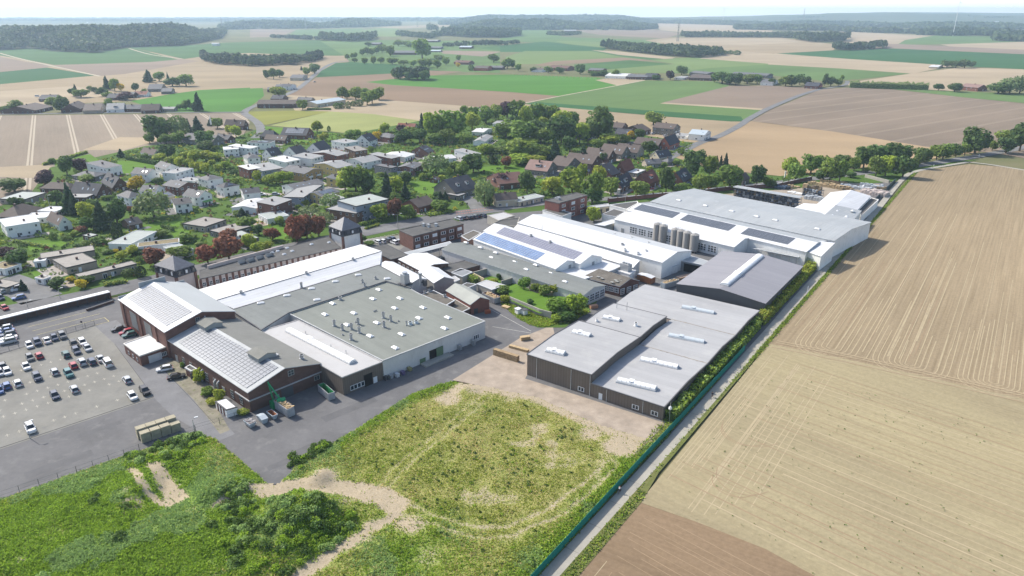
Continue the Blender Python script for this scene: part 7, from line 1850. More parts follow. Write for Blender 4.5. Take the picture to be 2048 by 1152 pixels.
wood('copse', [(1202, 97), (1240, 102), (1320, 111), (1390, 116), (1442, 112)], [150, 190, 220, 200, 120], 20, 8.5, 0, 26, 8)
wood('copse', [(1588, 80), (1620, 85), (1690, 83), (1698, 78)], 260, 26, 10, 0, 24, 9)
wood('copse', [(1362, 75), (1440, 75), (1590, 76)], 140, 20, 10, 0, 22, 10)
wood('copse', [(1666, 100), (1690, 101.5), (1765, 98), (1772, 95)], 130, 17, 8, 0, 26, 11)
wood('copse', [(640, 81), (700, 84), (740, 82), (752, 77)], 250, 24, 10, 0, 22, 12)
wood('copse', [(543, 76), (600, 79), (640, 81)], 80, 14, 10, 0, 20, 13)
wood('copse', [(884, 71), (930, 75), (1005, 76), (1040, 72)], 420, 28, 12, 6, 22, 14)
wood('copse', [(795, 72), (860, 78), (890, 70)], 250, 18, 12, 0, 20, 15)
wood('copse', [(785, 158), (820, 162), (857, 160)], 40, 15, 6, 0, 30, 16, [FL_C, FL_D])
wood('copse', [(945, 93), (1010, 91), (1040, 87)], 30, 15, 9, 0, 22, 17)
wood('copse', [(1094, 70), (1130, 72), (1160, 69)], 120, 14, 10, 0, 20, 18)
wood('copse', [(1195, 60), (1215, 61)], 100, 18, 10, 0, 20, 19)
wood('copse', [(855, 62), (875, 63)], 120, 34, 12, 0, 24, 20)
wood('copse', [(888, 94), (940, 91)], 40, 12, 10, 0, 18, 21)
rf = random.Random(4)
for i, (fr, dp) in enumerate((([(1836, 70), (1900, 72), (1960, 71), (2060, 78)], 500), ([(1676, 63), (1760, 66), (1840, 68)], 200), ([(1470, 59), (1560, 61), (1680, 62)], 500), ([(1320, 47), (1450, 50), (1540, 54)], 900), ([(1540, 52), (1700, 53), (1790, 55)], 700), ([(1790, 56), (1900, 58), (2070, 60)], 900), ([(1560, 44), (1800, 45), (2080, 46)], 1800), ([(1990, 82), (2070, 84)], 200))):
 wood('woodland', fr, dp, 22, 24 if dp < 1000 else 34, 12 if dp < 1000 else 30, 12, 30 + i, edge=250)
wood('woodland', [(-80, 44), (300, 44), (700, 43), (1000, 42)], 700, 20, 40, 0, 8, 40)
wood('woodland', [(-80, 39.5), (500, 39), (1100, 38.5)], 500, 20, 45, 0, 7, 41)
# distant wooded hills that close the view
def hills(name, xs_, d, prof, depth_, mat):
 V = []; F = []
 rows = 7
 for i, px in enumerate(xs_):
  r = Y(G(px, 60)).normalized()
  for j in range(rows):
   t = j / (rows - 1); h = prof[i] * math.sin(math.pi * min(1, t * 1.02)) ** .8
   p = r * (d + depth_ * t); V.append((p.x, p.y, max(.5, h)))
 for i in range(len(xs_) - 1):
  for j in range(rows - 1): F.append([i * rows + j, i * rows + j + 1, (i + 1) * rows + j + 1, (i + 1) * rows + j])
 o = link(name, mesh(name, V, F, mat, smooth=True)); tag(o, kind='structure')
FAR = FIELD('far_wooded_hill', (.05, .075, .035), (.11, .13, .06), .2, .004, .8, .002)
hx = list(np.linspace(-150, 2200, 95))
hills('hills', hx, 8200, [max(2, (8 if x < 1150 else 8 + 78 * min(1, (x - 1150) / 420)) * (.9 + .18 * math.sin(x * .011 + 1) + .06 * math.sin(x * .05))) for x in hx], 3600, FAR)
hills('hills', hx, 11500, [4 + (0 if x < 1250 else 96 * min(1, (x - 1250) / 500)) * (.9 + .08 * math.sin(x * .008)) for x in hx], 2200, FAR)
# settlement specks, pylons, turbines
def turbine(label, base, hub_y, dist, blade, ang, yaw=.4):
 d0 = Y(G(base, 60)).normalized() * dist
 b_ = (hub_y - 576) / FPX
 t_ = d0.y / (CP - b_ * SP); zh = CAM_H - t_ * (SP + b_ * CP)
 t = Thing('wind_turbine', label, 'wind turbine', d0)
 m_ = M('turbine_white', (.78, .78, .78), .5, .03)
 b = t.mb(); b.tube(d0, d0 + Vector((0, 0, zh)), blade * .06, blade * .035, 10); t.part('tower', b, [m_])
 n = d0 + Vector((0, 0, zh)); f = Vector((math.sin(yaw), -math.cos(yaw), 0)); s = Vector((f.y, -f.x, 0))
 b = t.mb(); b.tube(n - f * blade * .12, n + f * blade * .1, blade * .05, n=8); t.part('nacelle', b, [m_])
 for k in range(3):
  a = ang + k * 2.0944; dr = s * math.sin(a) + Vector((0, 0, math.cos(a))); q = s * math.cos(a) - Vector((0, 0, math.sin(a)))
  b = t.mb(); h = n + f * blade * .09
  b.hexa([h - q * blade * .03, h + q * blade * .05, h + dr * blade * .3 + q * blade * .05, h + dr * blade * .3 - q * blade * .035] + [p + f * blade * .03 for p in (h - q * blade * .03, h + q * blade * .05, h + dr * blade * .3 + q * blade * .05, h + dr * blade * .3 - q * blade * .035)])
  h2 = h + dr * blade * .3
  b.hexa([h2 - q * blade * .035, h2 + q * blade * .05, h + dr * blade + q * .01, h + dr * blade - q * .05] + [p + f * blade * .02 for p in (h2 - q * blade * .035, h2 + q * blade * .05, h + dr * blade + q * .01, h + dr * blade - q * .05)])
  t.part('blade', b, [m_])
 return t
turbine('tall pale wind turbine standing alone on the right hand woods', 1908, 5, 3900, 20, .35)
turbine('dark distant wind turbine above the forest in the middle', 998, 20, 6500, 27, .1)
turbine('pale far wind turbine over the wooded plain right of centre', 1444, 18, 6800, 30, .9)
def pylon(label, px, yt, dist, grp):
 d0 = Y(G(px, 60)).normalized() * dist; b_ = (yt - 576) / FPX; t_ = d0.y / (CP - b_ * SP); h = CAM_H - t_ * (SP + b_ * CP)
 t = Thing('pylon', label, 'pylon', d0, grp); b = t.mb(); s = 3.5; m_ = M('pylon_steel', (.22, .23, .24), .6, .1)
 for a in (-1, 1):
  for c in (-1, 1): b.tube(d0 + Vector((a * s, c * s, 0)), d0 + Vector((a * .5, c * .5, h)), .5, .35, 5)
 for k in range(6):
  z = h * k / 6; w = s * (1 - k / 6) + .5; z2 = h * (k + 1) / 6; w2 = s * (1 - (k + 1) / 6) + .5
  for c in (-1, 1): b.tube(d0 + Vector((-w, c * w, z)), d0 + Vector((w2, c * w2, z2)), .25, n=4); b.tube(d0 + Vector((w, c * w, z)), d0 + Vector((-w2, c * w2, z2)), .25, n=4)
 t.part('lattice_tower', b, [m_])
 for z, w in ((.72, 9), (.84, 7), (.95, 5)):
  b = t.mb(); b.tube(d0 + Vector((-w, 0, h * z)), d0 + Vector((w, 0, h * z)), .45, n=5); t.part('cross_arm', b, [m_])
for i, (px, yt, ds, lab) in enumerate(((612, 32, 4900, 'thick pylon, leftmost of the four over the distant forest gap'), (645, 35, 5100, 'low pylon, second of the four over the forest gap'), (664, 32, 5600, 'slim pylon, third of the four over the forest gap'), (670, 32, 5800, 'slim pylon, last of the four over the forest gap'), (835, 35, 5400, 'lone pylon right of the wooded mound'), (445, 33, 4600, 'lone pylon above the big left forest'), (1357, 45, 2800, 'faint pylon standing in the pale far field'), (1604, 17, 6500, 'thin mast on the right hand wooded hills'))):
 pylon(lab, px, yt, ds, None)
# white dome tank and pale far sheds
p = G(1577, 60); t = Thing('gas_dome', 'white domed tank in front of the right hand woods', 'tank', p); b = t.mb(); b.dome(p + Vector((0, 0, 4)), 19, 19, 14, 20, 5); b.tube(p, p + Vector((0, 0, 4)), 19, n=20); t.part('dome', b, [WHITE], smooth=True)
for px, py, w, lab in ((1648, 60, 34, 'white far shed right of the domed tank'), (1590, 59, 14, 'small white far shed beside the domed tank'), (1425, 47.5, 60, 'long white far hall in the wooded plain'), (1900, 45, 26, 'white hut at the foot of the tall turbine'), (1792, 56, 30, 'cream far block in the right hand woods'), (1575, 36, 60, 'pale tower blocks on the far wooded hill'), (1992, 47, 60, 'long pale far hall at the right edge woods'), (175, 46, 12, 'bright speck of a far house beyond the left forest'), (432, 91.5, 22, 'bright white bungalow by the forest edge'), (1003, 14 + 40, 20, 'far pale farm below the centre forest'), (1140, 67, 60, 'dark far barn in the wide tan field')):
 p = G(px, py); t = Thing('far_building', lab, 'building', p); b = t.mb(); h = w * .16 + 3
 b.box((p.x, p.y, 0), (w, w * .5, h)); t.part('wall', b, [WHITE if 'dark' not in lab else BRICKD]); b = t.mb()
 sheet(b, [p + Vector((-w * .52, -w * .27, h)), p + Vector((w * .52, -w * .27, h)), p + Vector((w * .52, 0, h + w * .08)), p + Vector((-w * .52, 0, h + w * .08))], .4); sheet(b, [p + Vector((-w * .52, .02, h + w * .08)), p + Vector((w * .52, .02, h + w * .08)), p + Vector((w * .52, w * .27, h)), p + Vector((-w * .52, w * .27, h))], .4); t.part('roof', b, [R_WHITE if 'dark' not in lab else R_GREY])
# ------------------------------------------------------------------ cars
def paint():
 m, ns, ls, b = nt('car_paint'); setp(b, .3, .5)
 oi = ns.new('ShaderNodeObjectInfo'); ls.new(oi.outputs['Color'], b.inputs['Base Color']); b.inputs['Coat Weight'].default_value = .4
 return m
PAINT = paint(); TYRE = M('tyre_rubber', (.02, .02, .02), .9); CGL = M('car_glass', (.025, .03, .035), .08, .05, 1, .6); HLAMP = M('headlight', (.7, .7, .7), .2); TLAMP = M('tail_light', (.35, .02, .02), .3); RIM = M('rim', (.4, .4, .42), .4, .05, 1, .5, .6)
def car_proto(kind):
 """car along +x (front), 4.4 m"""
 P = {'hatchback': (4.2, 1.78, .78, 1.48, (-1.95, -1.55, .35, 1.05)), 'saloon': (4.6, 1.8, .80, 1.44, (-1.55, -1.0, .45, 1.2)), 'suv': (4.5, 1.86, .98, 1.68, (-2.1, -1.75, .45, 1.05)), 'van': (5.0, 1.95, 1.1, 2.0, (-2.4, -2.2, 1.0, 1.7)), 'estate': (4.7, 1.82, .82, 1.5, (-2.2, -1.8, .45, 1.2))}[kind]
 L, W_, hb, ht, (r0, r1, f1, f0) = P
 t = Thing('parked_car', 'x', 'car')
 b = t.mb(); x0, x1 = -L / 2, L / 2
 def ring(z, inx, iny): return [(x0 + inx, -W_ / 2 + iny + .12, z), (x0 + inx + .15, -W_ / 2 + iny, z), (x1 - inx - .35, -W_ / 2 + iny, z), (x1 - inx, -W_ / 2 + iny + .3, z), (x1 - inx, W_ / 2 - iny - .3, z), (x1 - inx - .35, W_ / 2 - iny, z), (x0 + inx + .15, W_ / 2 - iny, z), (x0 + inx, W_ / 2 - iny - .12, z)]
 rings = [ring(.22, .08, .06), ring(.5, 0, 0), ring(hb - .12, .02, .02), ring(hb, .14, .1)]
 for a, c in zip(rings[:-1], rings[1:]):
  for i in range(8): b.face([a[i], a[(i + 1) % 8], c[(i + 1) % 8], c[i]])
 b.face(rings[0][::-1]); b.face(rings[-1])
 wb, wt = W_ / 2 - .1, W_ / 2 - .26
 # roof panel and pillars
 b.hexa([(r1, -wt, ht - .06), (f1, -wt, ht - .06), (f1, wt, ht - .06), (r1, wt, ht - .06), (r1 + .08, -wt + .05, ht), (f1 - .1, -wt + .05, ht), (f1 - .1, wt - .05, ht), (r1 + .08, wt - .05, ht)])
 for s in (-1, 1):
  b.bar((r0, s * wb, hb - .02), (r1, s * wt, ht - .08), .08, .06); b.bar((f0, s * wb, hb - .02), (f1, s * wt, ht - .08), .08, .06)
 body = t.part('body', b, [PAINT])
 b = t.mb()
 lo = [(r0 + .02, -wb + .02, hb - .01), (f0 - .02, -wb + .02, hb - .01), (f0 - .02, wb - .02, hb - .01), (r0 + .02, wb - .02, hb - .01)]
 hi = [(r1 + .02, -wt + .01, ht - .05), (f1 - .02, -wt + .01, ht - .05), (f1 - .02, wt - .01, ht - .05), (r1 + .02, wt - .01, ht - .05)]
 b.hexa(lo + hi); t.part('window', b, [CGL])
 for sx in (-1, 1):
  for sy in (-1, 1):
   c = (sx * L * .31, sy * (W_ / 2 - .12), .32)
   b = t.mb(); b.tube((c[0], c[1] - .11, c[2]), (c[0], c[1] + .11, c[2]), .32, n=12); w = t.part('wheel', b, [TYRE])
   b = t.mb(); b.tube((c[0], c[1] + sy * .1, c[2]), (c[0], c[1] + sy * .125, c[2]), .2, n=10); t.part('rim', b, [RIM], w)
 for s in (-1, 1):
  b = t.mb(); b.box((x1 - .14, s * (W_ / 2 - .36), hb - .3), (.16, .36, .16)); t.part('headlight', b, [HLAMP])
  b = t.mb(); b.box((x0 + .06, s * (W_ / 2 - .24), hb - .22), (.14, .3, .2)); t.part('tail_light', b, [TLAMP])
  b = t.mb(); b.box((f0 - .15, s * (W_ / 2 + .02), hb), (.16, .2, .12)); m_ = t.part('mirror', b, [PAINT])
 return t.e
CARS = {k: car_proto(k) for k in ('hatchback', 'saloon', 'suv', 'van', 'estate')}
CUSED = set()
CC = {'white': (.72, .72, .72), 'silver': (.42, .44, .46), 'black': (.015, .015, .018), 'navy': (.03, .05, .10), 'blue': (.06, .13, .32), 'red': (.35, .02, .035), 'grey': (.13, .14, .15), 'green': (.03, .11, .10), 'teal': (.04, .16, .17)}
def put_car(kind, colr, p, ang, label, group):
 first = kind not in CUSED
 o = CARS[kind] if first else copy_tree(CARS[kind])
 CUSED.add(kind)
 o.location = (p.x, p.y, zr - .01); o.rotation_euler = (0, 0, ang); o.scale = (1.1, 1.1, 1.1)
 o['label'] = label; o['category'] = 'van' if kind == 'van' else 'car'; o['group'] = group
 for ch in o.children:
  if ch.name.startswith(('body', 'mirror')): ch.color = (*CC[colr], 1)
L1 = math.radians(-48.5); L2 = math.radians(43)
lot = '''fence row;240 470 white hatchback 1,305 448 navy suv 1,380 430 white saloon 0,440 410 navy hatchback 1,505 395 grey suv 1
back pair row beside the drive;598 463 black suv 1,665 445 white estate 1
next row beside the drive;615 515 navy estate 1,705 492 silver saloon 1
second row;245 570 grey hatchback 1,318 553 red hatchback 0,533 543 green estate 0
third row;25 632 grey hatchback 0,592 632 red hatchback 0,662 607 silver suv 0,740 600 navy estate 0,808 578 silver saloon 0,865 615 white van 0
middle row;5 692 silver hatchback 1,65 683 white hatchback 1,215 640 white saloon 1
fourth row;303 728 navy suv 1,443 683 silver hatchback 0,555 700 teal suv 1
fifth row;0 832 blue hatchback 1,60 795 blue hatchback 0,148 775 white hatchback 0,1022 748 silver hatchback 0
open middle of the car park;445 875 navy hatchback 1,600 823 silver hatchback 0
edge by the dark asphalt;1065 880 white hatchback 1,1165 840 black suv 1,250 1140 white suv 1'''
for ln in lot.split('\n'):
 row, its = ln.split(';'); cnt = {}
 its = [i.split() for i in its.split(',')]
 for q in its: cnt[q[2] + q[3]] = cnt.get(q[2] + q[3], 0) + 1
 seen = {}
 for q in sorted(its, key=lambda q: float(q[0])):
  k = q[2] + q[3]; seen[k] = seen.get(k, 0) + 1
  od = '' if cnt[k] == 1 else f', {ORD[seen[k] - 1]} from the left'
  p = G(*T(0, 2, float(q[0]), float(q[1]) + 8))
  put_car(q[3], q[2], p, L1 + (0 if q[4] == '1' else math.pi), f'{q[2]} {q[3]} parked in the {row}{od}', 'cars in the works car park')
oth = '''0 2 955 345 black saloon 222;black saloon parked across the tall brick hall windows
0 2 1015 372 red hatchback 222;red hatchback squeezed between black and green cars by tall hall
0 2 1040 394 green hatchback 222;green hatchback beside the small white roofed garage
0 2 1320 668 white hatchback 205;white hatchback in front of the small brick garage
0 2 1415 730 black saloon 25;black saloon near the brick shed and bushes
0 2 45 340 white hatchback 218;white car, topmost of the stacked row by the fence end
0 2 55 365 blue saloon 218;mid blue car, second of the stacked row by the fence end
0 2 70 395 navy suv 218;dark navy car, third of the stacked row by the fence end
0 2 75 420 white saloon 218;white car, fourth of the stacked row by the fence end
0 2 70 450 silver suv 218;pale silver car, lowest of the stacked row by the fence end
0 2 65 40 silver estate 50;silver estate car with open space beside the garage row
0 2 150 25 white van 230;white van behind the small dark conifer
0 2 155 95 blue hatchback 222;blue car beside the straw coloured shrub
0 2 40 175 red saloon 320;dark red saloon by the main road at the left edge
0 2 8 95 navy hatchback 320;navy car half out of frame at the left edge
1 1 970 798 white estate 160;white estate, leftmost car of the yard group behind the brick office
1 1 1012 793 white hatchback 160;white hatchback, second car of the yard group behind the brick office
1 1 1055 788 black suv 160;black four by four, third car behind the brick office
1 1 1085 772 navy estate 160;navy estate, farthest car behind the brick office
1 1 1105 803 white suv 160;white car with dark roof close to the office wall
1 1 1135 793 silver hatchback 160;silver car touching the brick office corner
1 1 1622 612 silver suv 160;silver car at the head of the black car row
1 1 1658 607 black saloon 160;first black car after the silver one in the gatehouse row
1 1 1695 605 black suv 160;second black car after the silver one in the gatehouse row
1 1 1725 600 black hatchback 160;third black car after the silver one in the gatehouse row
1 1 1747 596 grey suv 160;dark grey car in the gatehouse row, fifth from the silver end
1 1 1770 591 black estate 160;black estate, last but one of the gatehouse row
1 1 1815 588 navy suv 160;navy car at the gatehouse end of the row
1 1 45 415 white hatchback 10;white hatchback on the street beside the tent roofed house
1 1 160 412 silver hatchback 10;silver car on the paved estate street
1 1 315 533 black saloon 150;black car beside the dark red cube house
1 1 375 498 silver hatchback 150;silver car on the street by the yellow house
1 1 1495 935 black saloon 20;black saloon alone in the covered yard
2 1 1105 365 red hatchback 330;bright red car on the drive of the red tiled house
2 1 1300 340 navy saloon 10;navy car under the slate roofed brick house
2 1 1420 338 blue suv 10;blue car parked on the works road under trees
0 0 870 885 white hatchback 10;white car before the white dormer house of the hamlet
0 0 962 885 white van 10;white van before the white dormer house of the hamlet
0 0 1140 778 white van 10;white van in the upper hamlet lane
0 0 1350 748 white estate 10;white estate at the upper lane end
0 0 300 776 white van 10;white camper at the back of the field road hamlet
2 0 1125 1076 white hatchback 40;white car beside the long brick apartment house
2 0 1225 1095 silver hatchback 40;silver car beside the red gable fronted house
1 0 470 660 grey hatchback 50;dark car driving on the road over the fields'''
for ln in oth.split('\n'):
 a, lab = ln.split(';'); q = a.split()
 p = G(*T(int(q[0]), int(q[1]), float(q[2]), float(q[3])))
 if float(q[1]) == 1 and float(q[0]) == 1 and q[6] == '160': ang = math.radians(135)
 else: ang = math.radians(float(q[6]))
 put_car(q[5], q[4], p, ang, lab, 'cars around the works and village')
for k, o in CARS.items():
 if k not in CUSED:
  for ch in list(o.children_recursive): D.objects.remove(ch)
  D.objects.remove(o)
# ------------------------------------------------------------------ painted markings
MARK = M('white_marking', (.62, .60, .54), .8, .15, .8, stain=(.42, .41, .38)); MARKY = M('yellow_marking', (.58, .50, .22), .8, .15, .8); MARKR = M('red_marking', (.42, .16, .11), .8, .15, .8)
def flats(name, segs, mat, z):
 V = []; F = []
 for a, b_, w in segs:
  d = Y(b_ - a).normalized(); s = Vector((-d.y, d.x, 0)) * w / 2; n = len(V)
  for p in (a - s, b_ - s, b_ + s, a + s): V.append(Vector((p.x, p.y, z)))
  F.append([n, n + 1, n + 2, n + 3])
 tag(link(name, mesh(name, V, F, mat)), kind='structure')
e1 = Vector((math.cos(L1), math.sin(L1), 0)); e2 = -Vector((math.cos(L2), math.sin(L2), 0))
segs = []
for (x, y, n) in ((953, 755, 16), (940, 905, 14), (912, 713, 16), (780, 690, 14), (640, 650, 12), (560, 560, 9)):
 o = Y(G(*T(0, 2, x, y)))
 for k in range(n):
  p = o + e2 * (2.56 * k)
  if random.random() < .1: continue
  segs.append((p - e1 * .75, p + e1 * .75, .2)); segs.append((p - e2 * .5, p + e2 * .5, .2))
flats('parking_markings', segs, M('bay_marking', (.44, .42, .35), .8, .2, .8, stain=(.27, .265, .24)), zr - .02)
def q01(x, y): return Y(G(x / 8, 560 + y / 8))
flats('yard_lines', [(q01(455, 765), q01(1375, 530), .16), (q01(525, 830), q01(1600, 552), .16), (q01(590, 895), q01(1675, 615), .16), (q01(1675, 615), q01(1750, 678), .16), (q01(1750, 678), q01(1520, 738), .16)], MARKY, zr - .018)
a0 = T(1, 1, 1590, 560); a1 = T(1, 1, 1870, 525); segs = []
for k in range(15):
 for off in (-2.2, 2.2):
  p = Y(G(a0[0] + (a1[0] - a0[0]) * k / 14, a0[1] + (a1[1] - a0[1]) * k / 14)); d = Y(G(*a1) - G(*a0)).normalized(); s = Vector((-d.y, d.x, 0))
  segs.append((p + s * off, p + s * off + d * .9, .9))
flats('cycle_crossing', segs, MARKR, zr + .02)
segs = []
A_, B_ = Y(G(190, 652)), Y(G(308, 796))
segs.append((Y(G(700, 487)), Y(G(790, 470)), .2))
for k in range(12):
 p = Y(G(712 + k * 8, 484 - k * 1.6)); segs.append((p, p + Vector((1.8, -1.6, 0)), .15))
for P0, P1 in (((985, 655), (1062, 668)), ((970, 614), (1062, 664))): segs.append((Y(G(*P0)), Y(G(*P1)), .14))
flats('road_lines', segs, MARK, zr - .016)
KB = M('kerb_dark', (.06, .06, .06), .9, .1, .5)
flats('kerb_line', [(Y(G(308, 796)), Y(G(-40, 912)), .3), (Y(G(190, 653)), Y(G(-40, 722)), .5), (Y(G(230, 690)), Y(G(308, 796)), .12), (Y(G(322, 735)), Y(G(430, 850)), .12)], KB, zr - .014)
# expansion joints and repairs in lane and yard
segs = []
for k in range(64): segs.append((LF(-55 + k * 9, -1.55), LF(-55 + k * 9, 1.55), .07))
flats('lane_joints', segs, M('joint_tar', (.10, .095, .09), .9), zr + .004)
rp2 = random.Random(6); segs = []
PATCH = M('asphalt_patch', (.118, .117, .12), .9, .12, .3)
for (x, y, l, w, a) in ((700, 820, 16, 3.0, .75), (620, 900, 9, 4, .8), (880, 700, 14, 2.2, .8), (560, 930, 6, 2, .7), (1010, 620, 9, 3, 2.3), (120, 930, 14, 3, .75), (200, 860, 10, 2, .72), (1000, 650, 8, 2, .6), (470, 830, 10, 1.2, -.85), (80, 960, 8, 2, .8)):
 p = Y(G(x, y)); d = Vector((math.cos(a), math.sin(a), 0)); segs.append((p - d * l / 2, p + d * l / 2, w))
flats('asphalt_patches', segs, PATCH, zr - .03)
# ------------------------------------------------------------------ fences, walls
def wire_fence(label, pts, n, h=1.9, mesh_m=None, rails=(1.0, .5, .05)):
 P = [Y(G(*p)) for p in pts]; t = Thing('wire_fence', label, 'fence', P[0]); m_ = M('fence_steel', (.10, .11, .11), .7)
 L = sum((b_ - a).length for a, b_ in zip(P[:-1], P[1:]))
 for a, b_ in zip(P[:-1], P[1:]):
  k = max(1, int(n * (b_ - a).length / L))
  for i in range(k + 1):
   p = a.lerp(b_, i / k); b = t.mb(); b.tube((p.x, p.y, 0), (p.x, p.y, h + .3), .055, n=6); t.part('post', b, [m_])
  for r in rails:
   b = t.mb(); b.tube((a.x, a.y, h * r + .25), (b_.x, b_.y, h * r + .25), .028, n=4); t.part('wire', b, [m_])
 return t
wire_fence('wire mesh fence with dark posts along the grassy slope and asphalt', [(-40, 1016), (0, 1001), (155, 949), (280, 904), (340, 883), (392, 866)], 14)
wire_fence('wire fence with slim posts along the top edge of the car park', [(0, 709), (95, 682), (190, 652)], 11, 1.8)
wire_fence('steel gate fence across the drive beside the white container', [(392, 864), (440, 850), (500, 830)], 4, 1.9, rails=(1.0, .55))
def wall(name, label, pts, h, w, mat, cap=None, piers=0, z0=0.0, px=True):
 P = [Y(G(*p)) for p in pts] if px else [Y(p) for p in pts]
 t = Thing(name, label, 'wall', P[0]); b = t.mb()
 for a, b_ in zip(P[:-1], P[1:]): b.bar((a.x, a.y, z0), (b_.x, b_.y, z0), w, h)
 t.part('wall', b, [mat])
 if cap:
  b = t.mb()
  for a, b_ in zip(P[:-1], P[1:]): b.bar((a.x, a.y, z0 + h), (b_.x, b_.y, z0 + h), w + .15, .12)
  t.part('coping', b, [cap])
 if piers:
  L = sum((b_ - a).length for a, b_ in zip(P[:-1], P[1:]))
  for a, b_ in zip(P[:-1], P[1:]):
   k = max(1, int(piers * (b_ - a).length / L))
   for i in range(k + 1):
    p = a.lerp(b_, i / k); b = t.mb(); b.box((p.x, p.y, z0), (w + .25, w + .25, h + .25), math.atan2((b_ - a).y, (b_ - a).x)); t.part('pier', b, [mat])
 return t
wall('boundary_wall', 'red brick boundary wall with piers between works road and yard', [T(2, 1, 770, 470), T(2, 1, 1200, 425), T(2, 1, 1500, 400), T(2, 1, 1770, 368), T(3, 1, 60, 350), T(3, 1, 345, 290)], 2.4, .4, M('wall_brick', (.17, .075, .06), .85, .15, .5), TRIM, 26)
# long canopy with white roof edge at the bus yard
A0, A1 = Y(G(-20, 662)), Y(G(224, 600)); d = (A1 - A0).normalized(); s = Vector((-d.y, d.x, 0)); t = Thing('open_shelter', 'long narrow shelter with white flat roof and brick back wall along the main road', 'shelter', A0); L = (A1 - A0).length
b = t.mb(); m_ = (A0 + A1) / 2; ang = math.atan2(d.y, d.x)
b.box((m_.x + s.x * 1.6, m_.y + s.y * 1.6, 2.9), (L, 2.6, .25), ang); t.part('roof', b, [R_WHITE])
b = t.mb(); b.box((m_.x + s.x * 2.6, m_.y + s.y * 2.6, 0), (L, .3, 2.9), ang); t.part('wall', b, [BRICKD])
for k in range(12):
 p = A0.lerp(A1, (k + .5) / 12) + s * .5; b = t.mb(); b.box((p.x, p.y, 0), (.2, .2, 2.9), ang); t.part('post', b, [DTRIM])
b = t.mb(); p = A1 + s * 1.6; b.box((p.x, p.y, 0), (.3, 2.6, 2.9), ang); t.part('end_wall', b, [BRICK])
wall('retaining_wall', 'low brick and concrete ramp wall beside the tall brick hall', [(174, 624), (228, 606)], 1.1, .5, BRICKD, DTRIM)
# walled garden bays beside the long hall
def qc(x, y, z=0): return (890 + x / 6.4, 520 + y / 6.4)
SANDW = M('sandy_render', (.50, .42, .27), .9, .12, .4)
wall('garden_wall', 'streaky pale concrete retaining wall in front of the raised courtyard lawn', [qc(832, 562), qc(1165, 705), qc(1210, 725), qc(1362, 765)], 2.9, .4, CONCW)
wall('garden_wall', 'short dark concrete cross wall at the top of the raised lawn', [qc(720, 345), qc(905, 292)], 2.6, .4, CONCW)
wall('garden_wall', 'concrete cross wall between the two upper garden bays', [qc(360, 245), qc(590, 180)], 3.0, .4, CONCW)
wall('garden_wall', 'topmost concrete cross wall of the garden bays', [qc(270, 165), qc(470, 118)], 3.0, .4, CONCW)
wall('garden_wall', 'sandy wall along the foot of the long low hall', [qc(480, 120), qc(700, 205), qc(880, 270)], 2.2, .35, SANDW)
wall('garden_wall', 'sandy sloping wall behind the ivy of the raised lawn', [qc(1080, 400), qc(1230, 470), qc(1560, 490)], 2.2, .35, SANDW)
wall('garden_wall', 'sandy wall closing the lower garden bay', [qc(370, 250), qc(500, 320)], 2.8, .35, SANDW)
structure('lawn', [tuple(G(*qc(x, y), 2.0)[:2]) for x, y in ((790, 350), (910, 300), (970, 350), (1240, 440), (1560, 470), (1400, 640), (1215, 680), (1165, 660), (845, 520))], 1.9, LAWN_B, px=False)
structure('lawn', [tuple(G(*qc(x, y), .4)[:2]) for x, y in ((440, 250), (600, 200), (880, 280), (720, 340), (540, 320))], zr + .03, LAWN_B, px=False)
bk = flat('concrete_shed', 'bare concrete flat roofed shelter above the raised lawn', [qc(410, 305), qc(530, 258), qc(770, 322), qc(600, 380)], 3.2, CONCW, R_ANNEX, parapet=.1)
bw2 = flat('flat_roof_shed', 'small white walled shed with grey roof behind the red brick shed', [qc(172, 345), qc(275, 292), qc(405, 312), qc(310, 352)], 3.0, WHITEO, R_DARK, parapet=.1)
bw3 = flat('flat_roof_shed', 'tiny white flat roof shelter beside the white gabled shed', [qc(60, 230), qc(125, 205), qc(190, 250), qc(110, 285)], 3.0, CONCW, R_ANNEX, parapet=.1)
def zbush(name, label, q, w, h, z=.3, kind='o'):
 sh, colr, ph, cat = KINDS_[kind]
 p = G(*q, z); e = D.objects.new(name, None); COL.objects.link(e); e.location = (p.x, p.y, z - h * .12); e.scale = (w, w, h)
 tag(e, label, 'bush' if 'bush' in name else 'tree')
 c = link('crown', PROTO['round', len(label) % 5], e); c.color = (*[k * random.uniform(.9, 1.15) for k in colr], 1); link('trunk', PROTO['round', 0, 't'], e)
zbush('bush', 'big dark leafy bush at the top of the raised lawn', qc(1010, 350), 6, 5, 1.9)
zbush('bush', 'ivy clump along the sandy wall, nearest the big bush', qc(1160, 390), 5, 3.4, 1.9)
zbush('bush', 'ivy clump in the middle of the sandy wall', qc(1280, 440), 6, 4, 1.9)
zbush('bush', 'yellow-green ivy clump at the far end of the sandy wall', qc(1410, 420), 5, 4, 1.9, 'l')
zbush('tree', 'leafy light tree touching the glazed end of the long hall', qc(1670, 690), 9, 9, .3, 'l')
zbush('tree', 'rounded tree left of the glazed hall end', qc(1440, 700), 9, 7.5, .3, 'o')
zbush('bush', 'low dark bush under the courtyard trees beside the road', qc(1560, 770), 8, 4, .3, 'd')
zbush('bush', 'bright bush at the corner of the concrete retaining wall', qc(1430, 790), 5, 3, .3, 'l')
zbush('bush', 'ivy mound over the wall beside the open skip', qc(720, 440), 7, 4.4, .3)
zbush('bush', 'light shrub behind the open skip', qc(770, 540), 5, 3.4, .3, 'l')
zbush('bush', 'shrub strip inside the lower garden bay', qc(610, 290), 5, 2, .3, 'l')
zbush('bush', 'small dark shrub in the upper garden bay', qc(690, 250), 2.4, 3, .3, 'd')
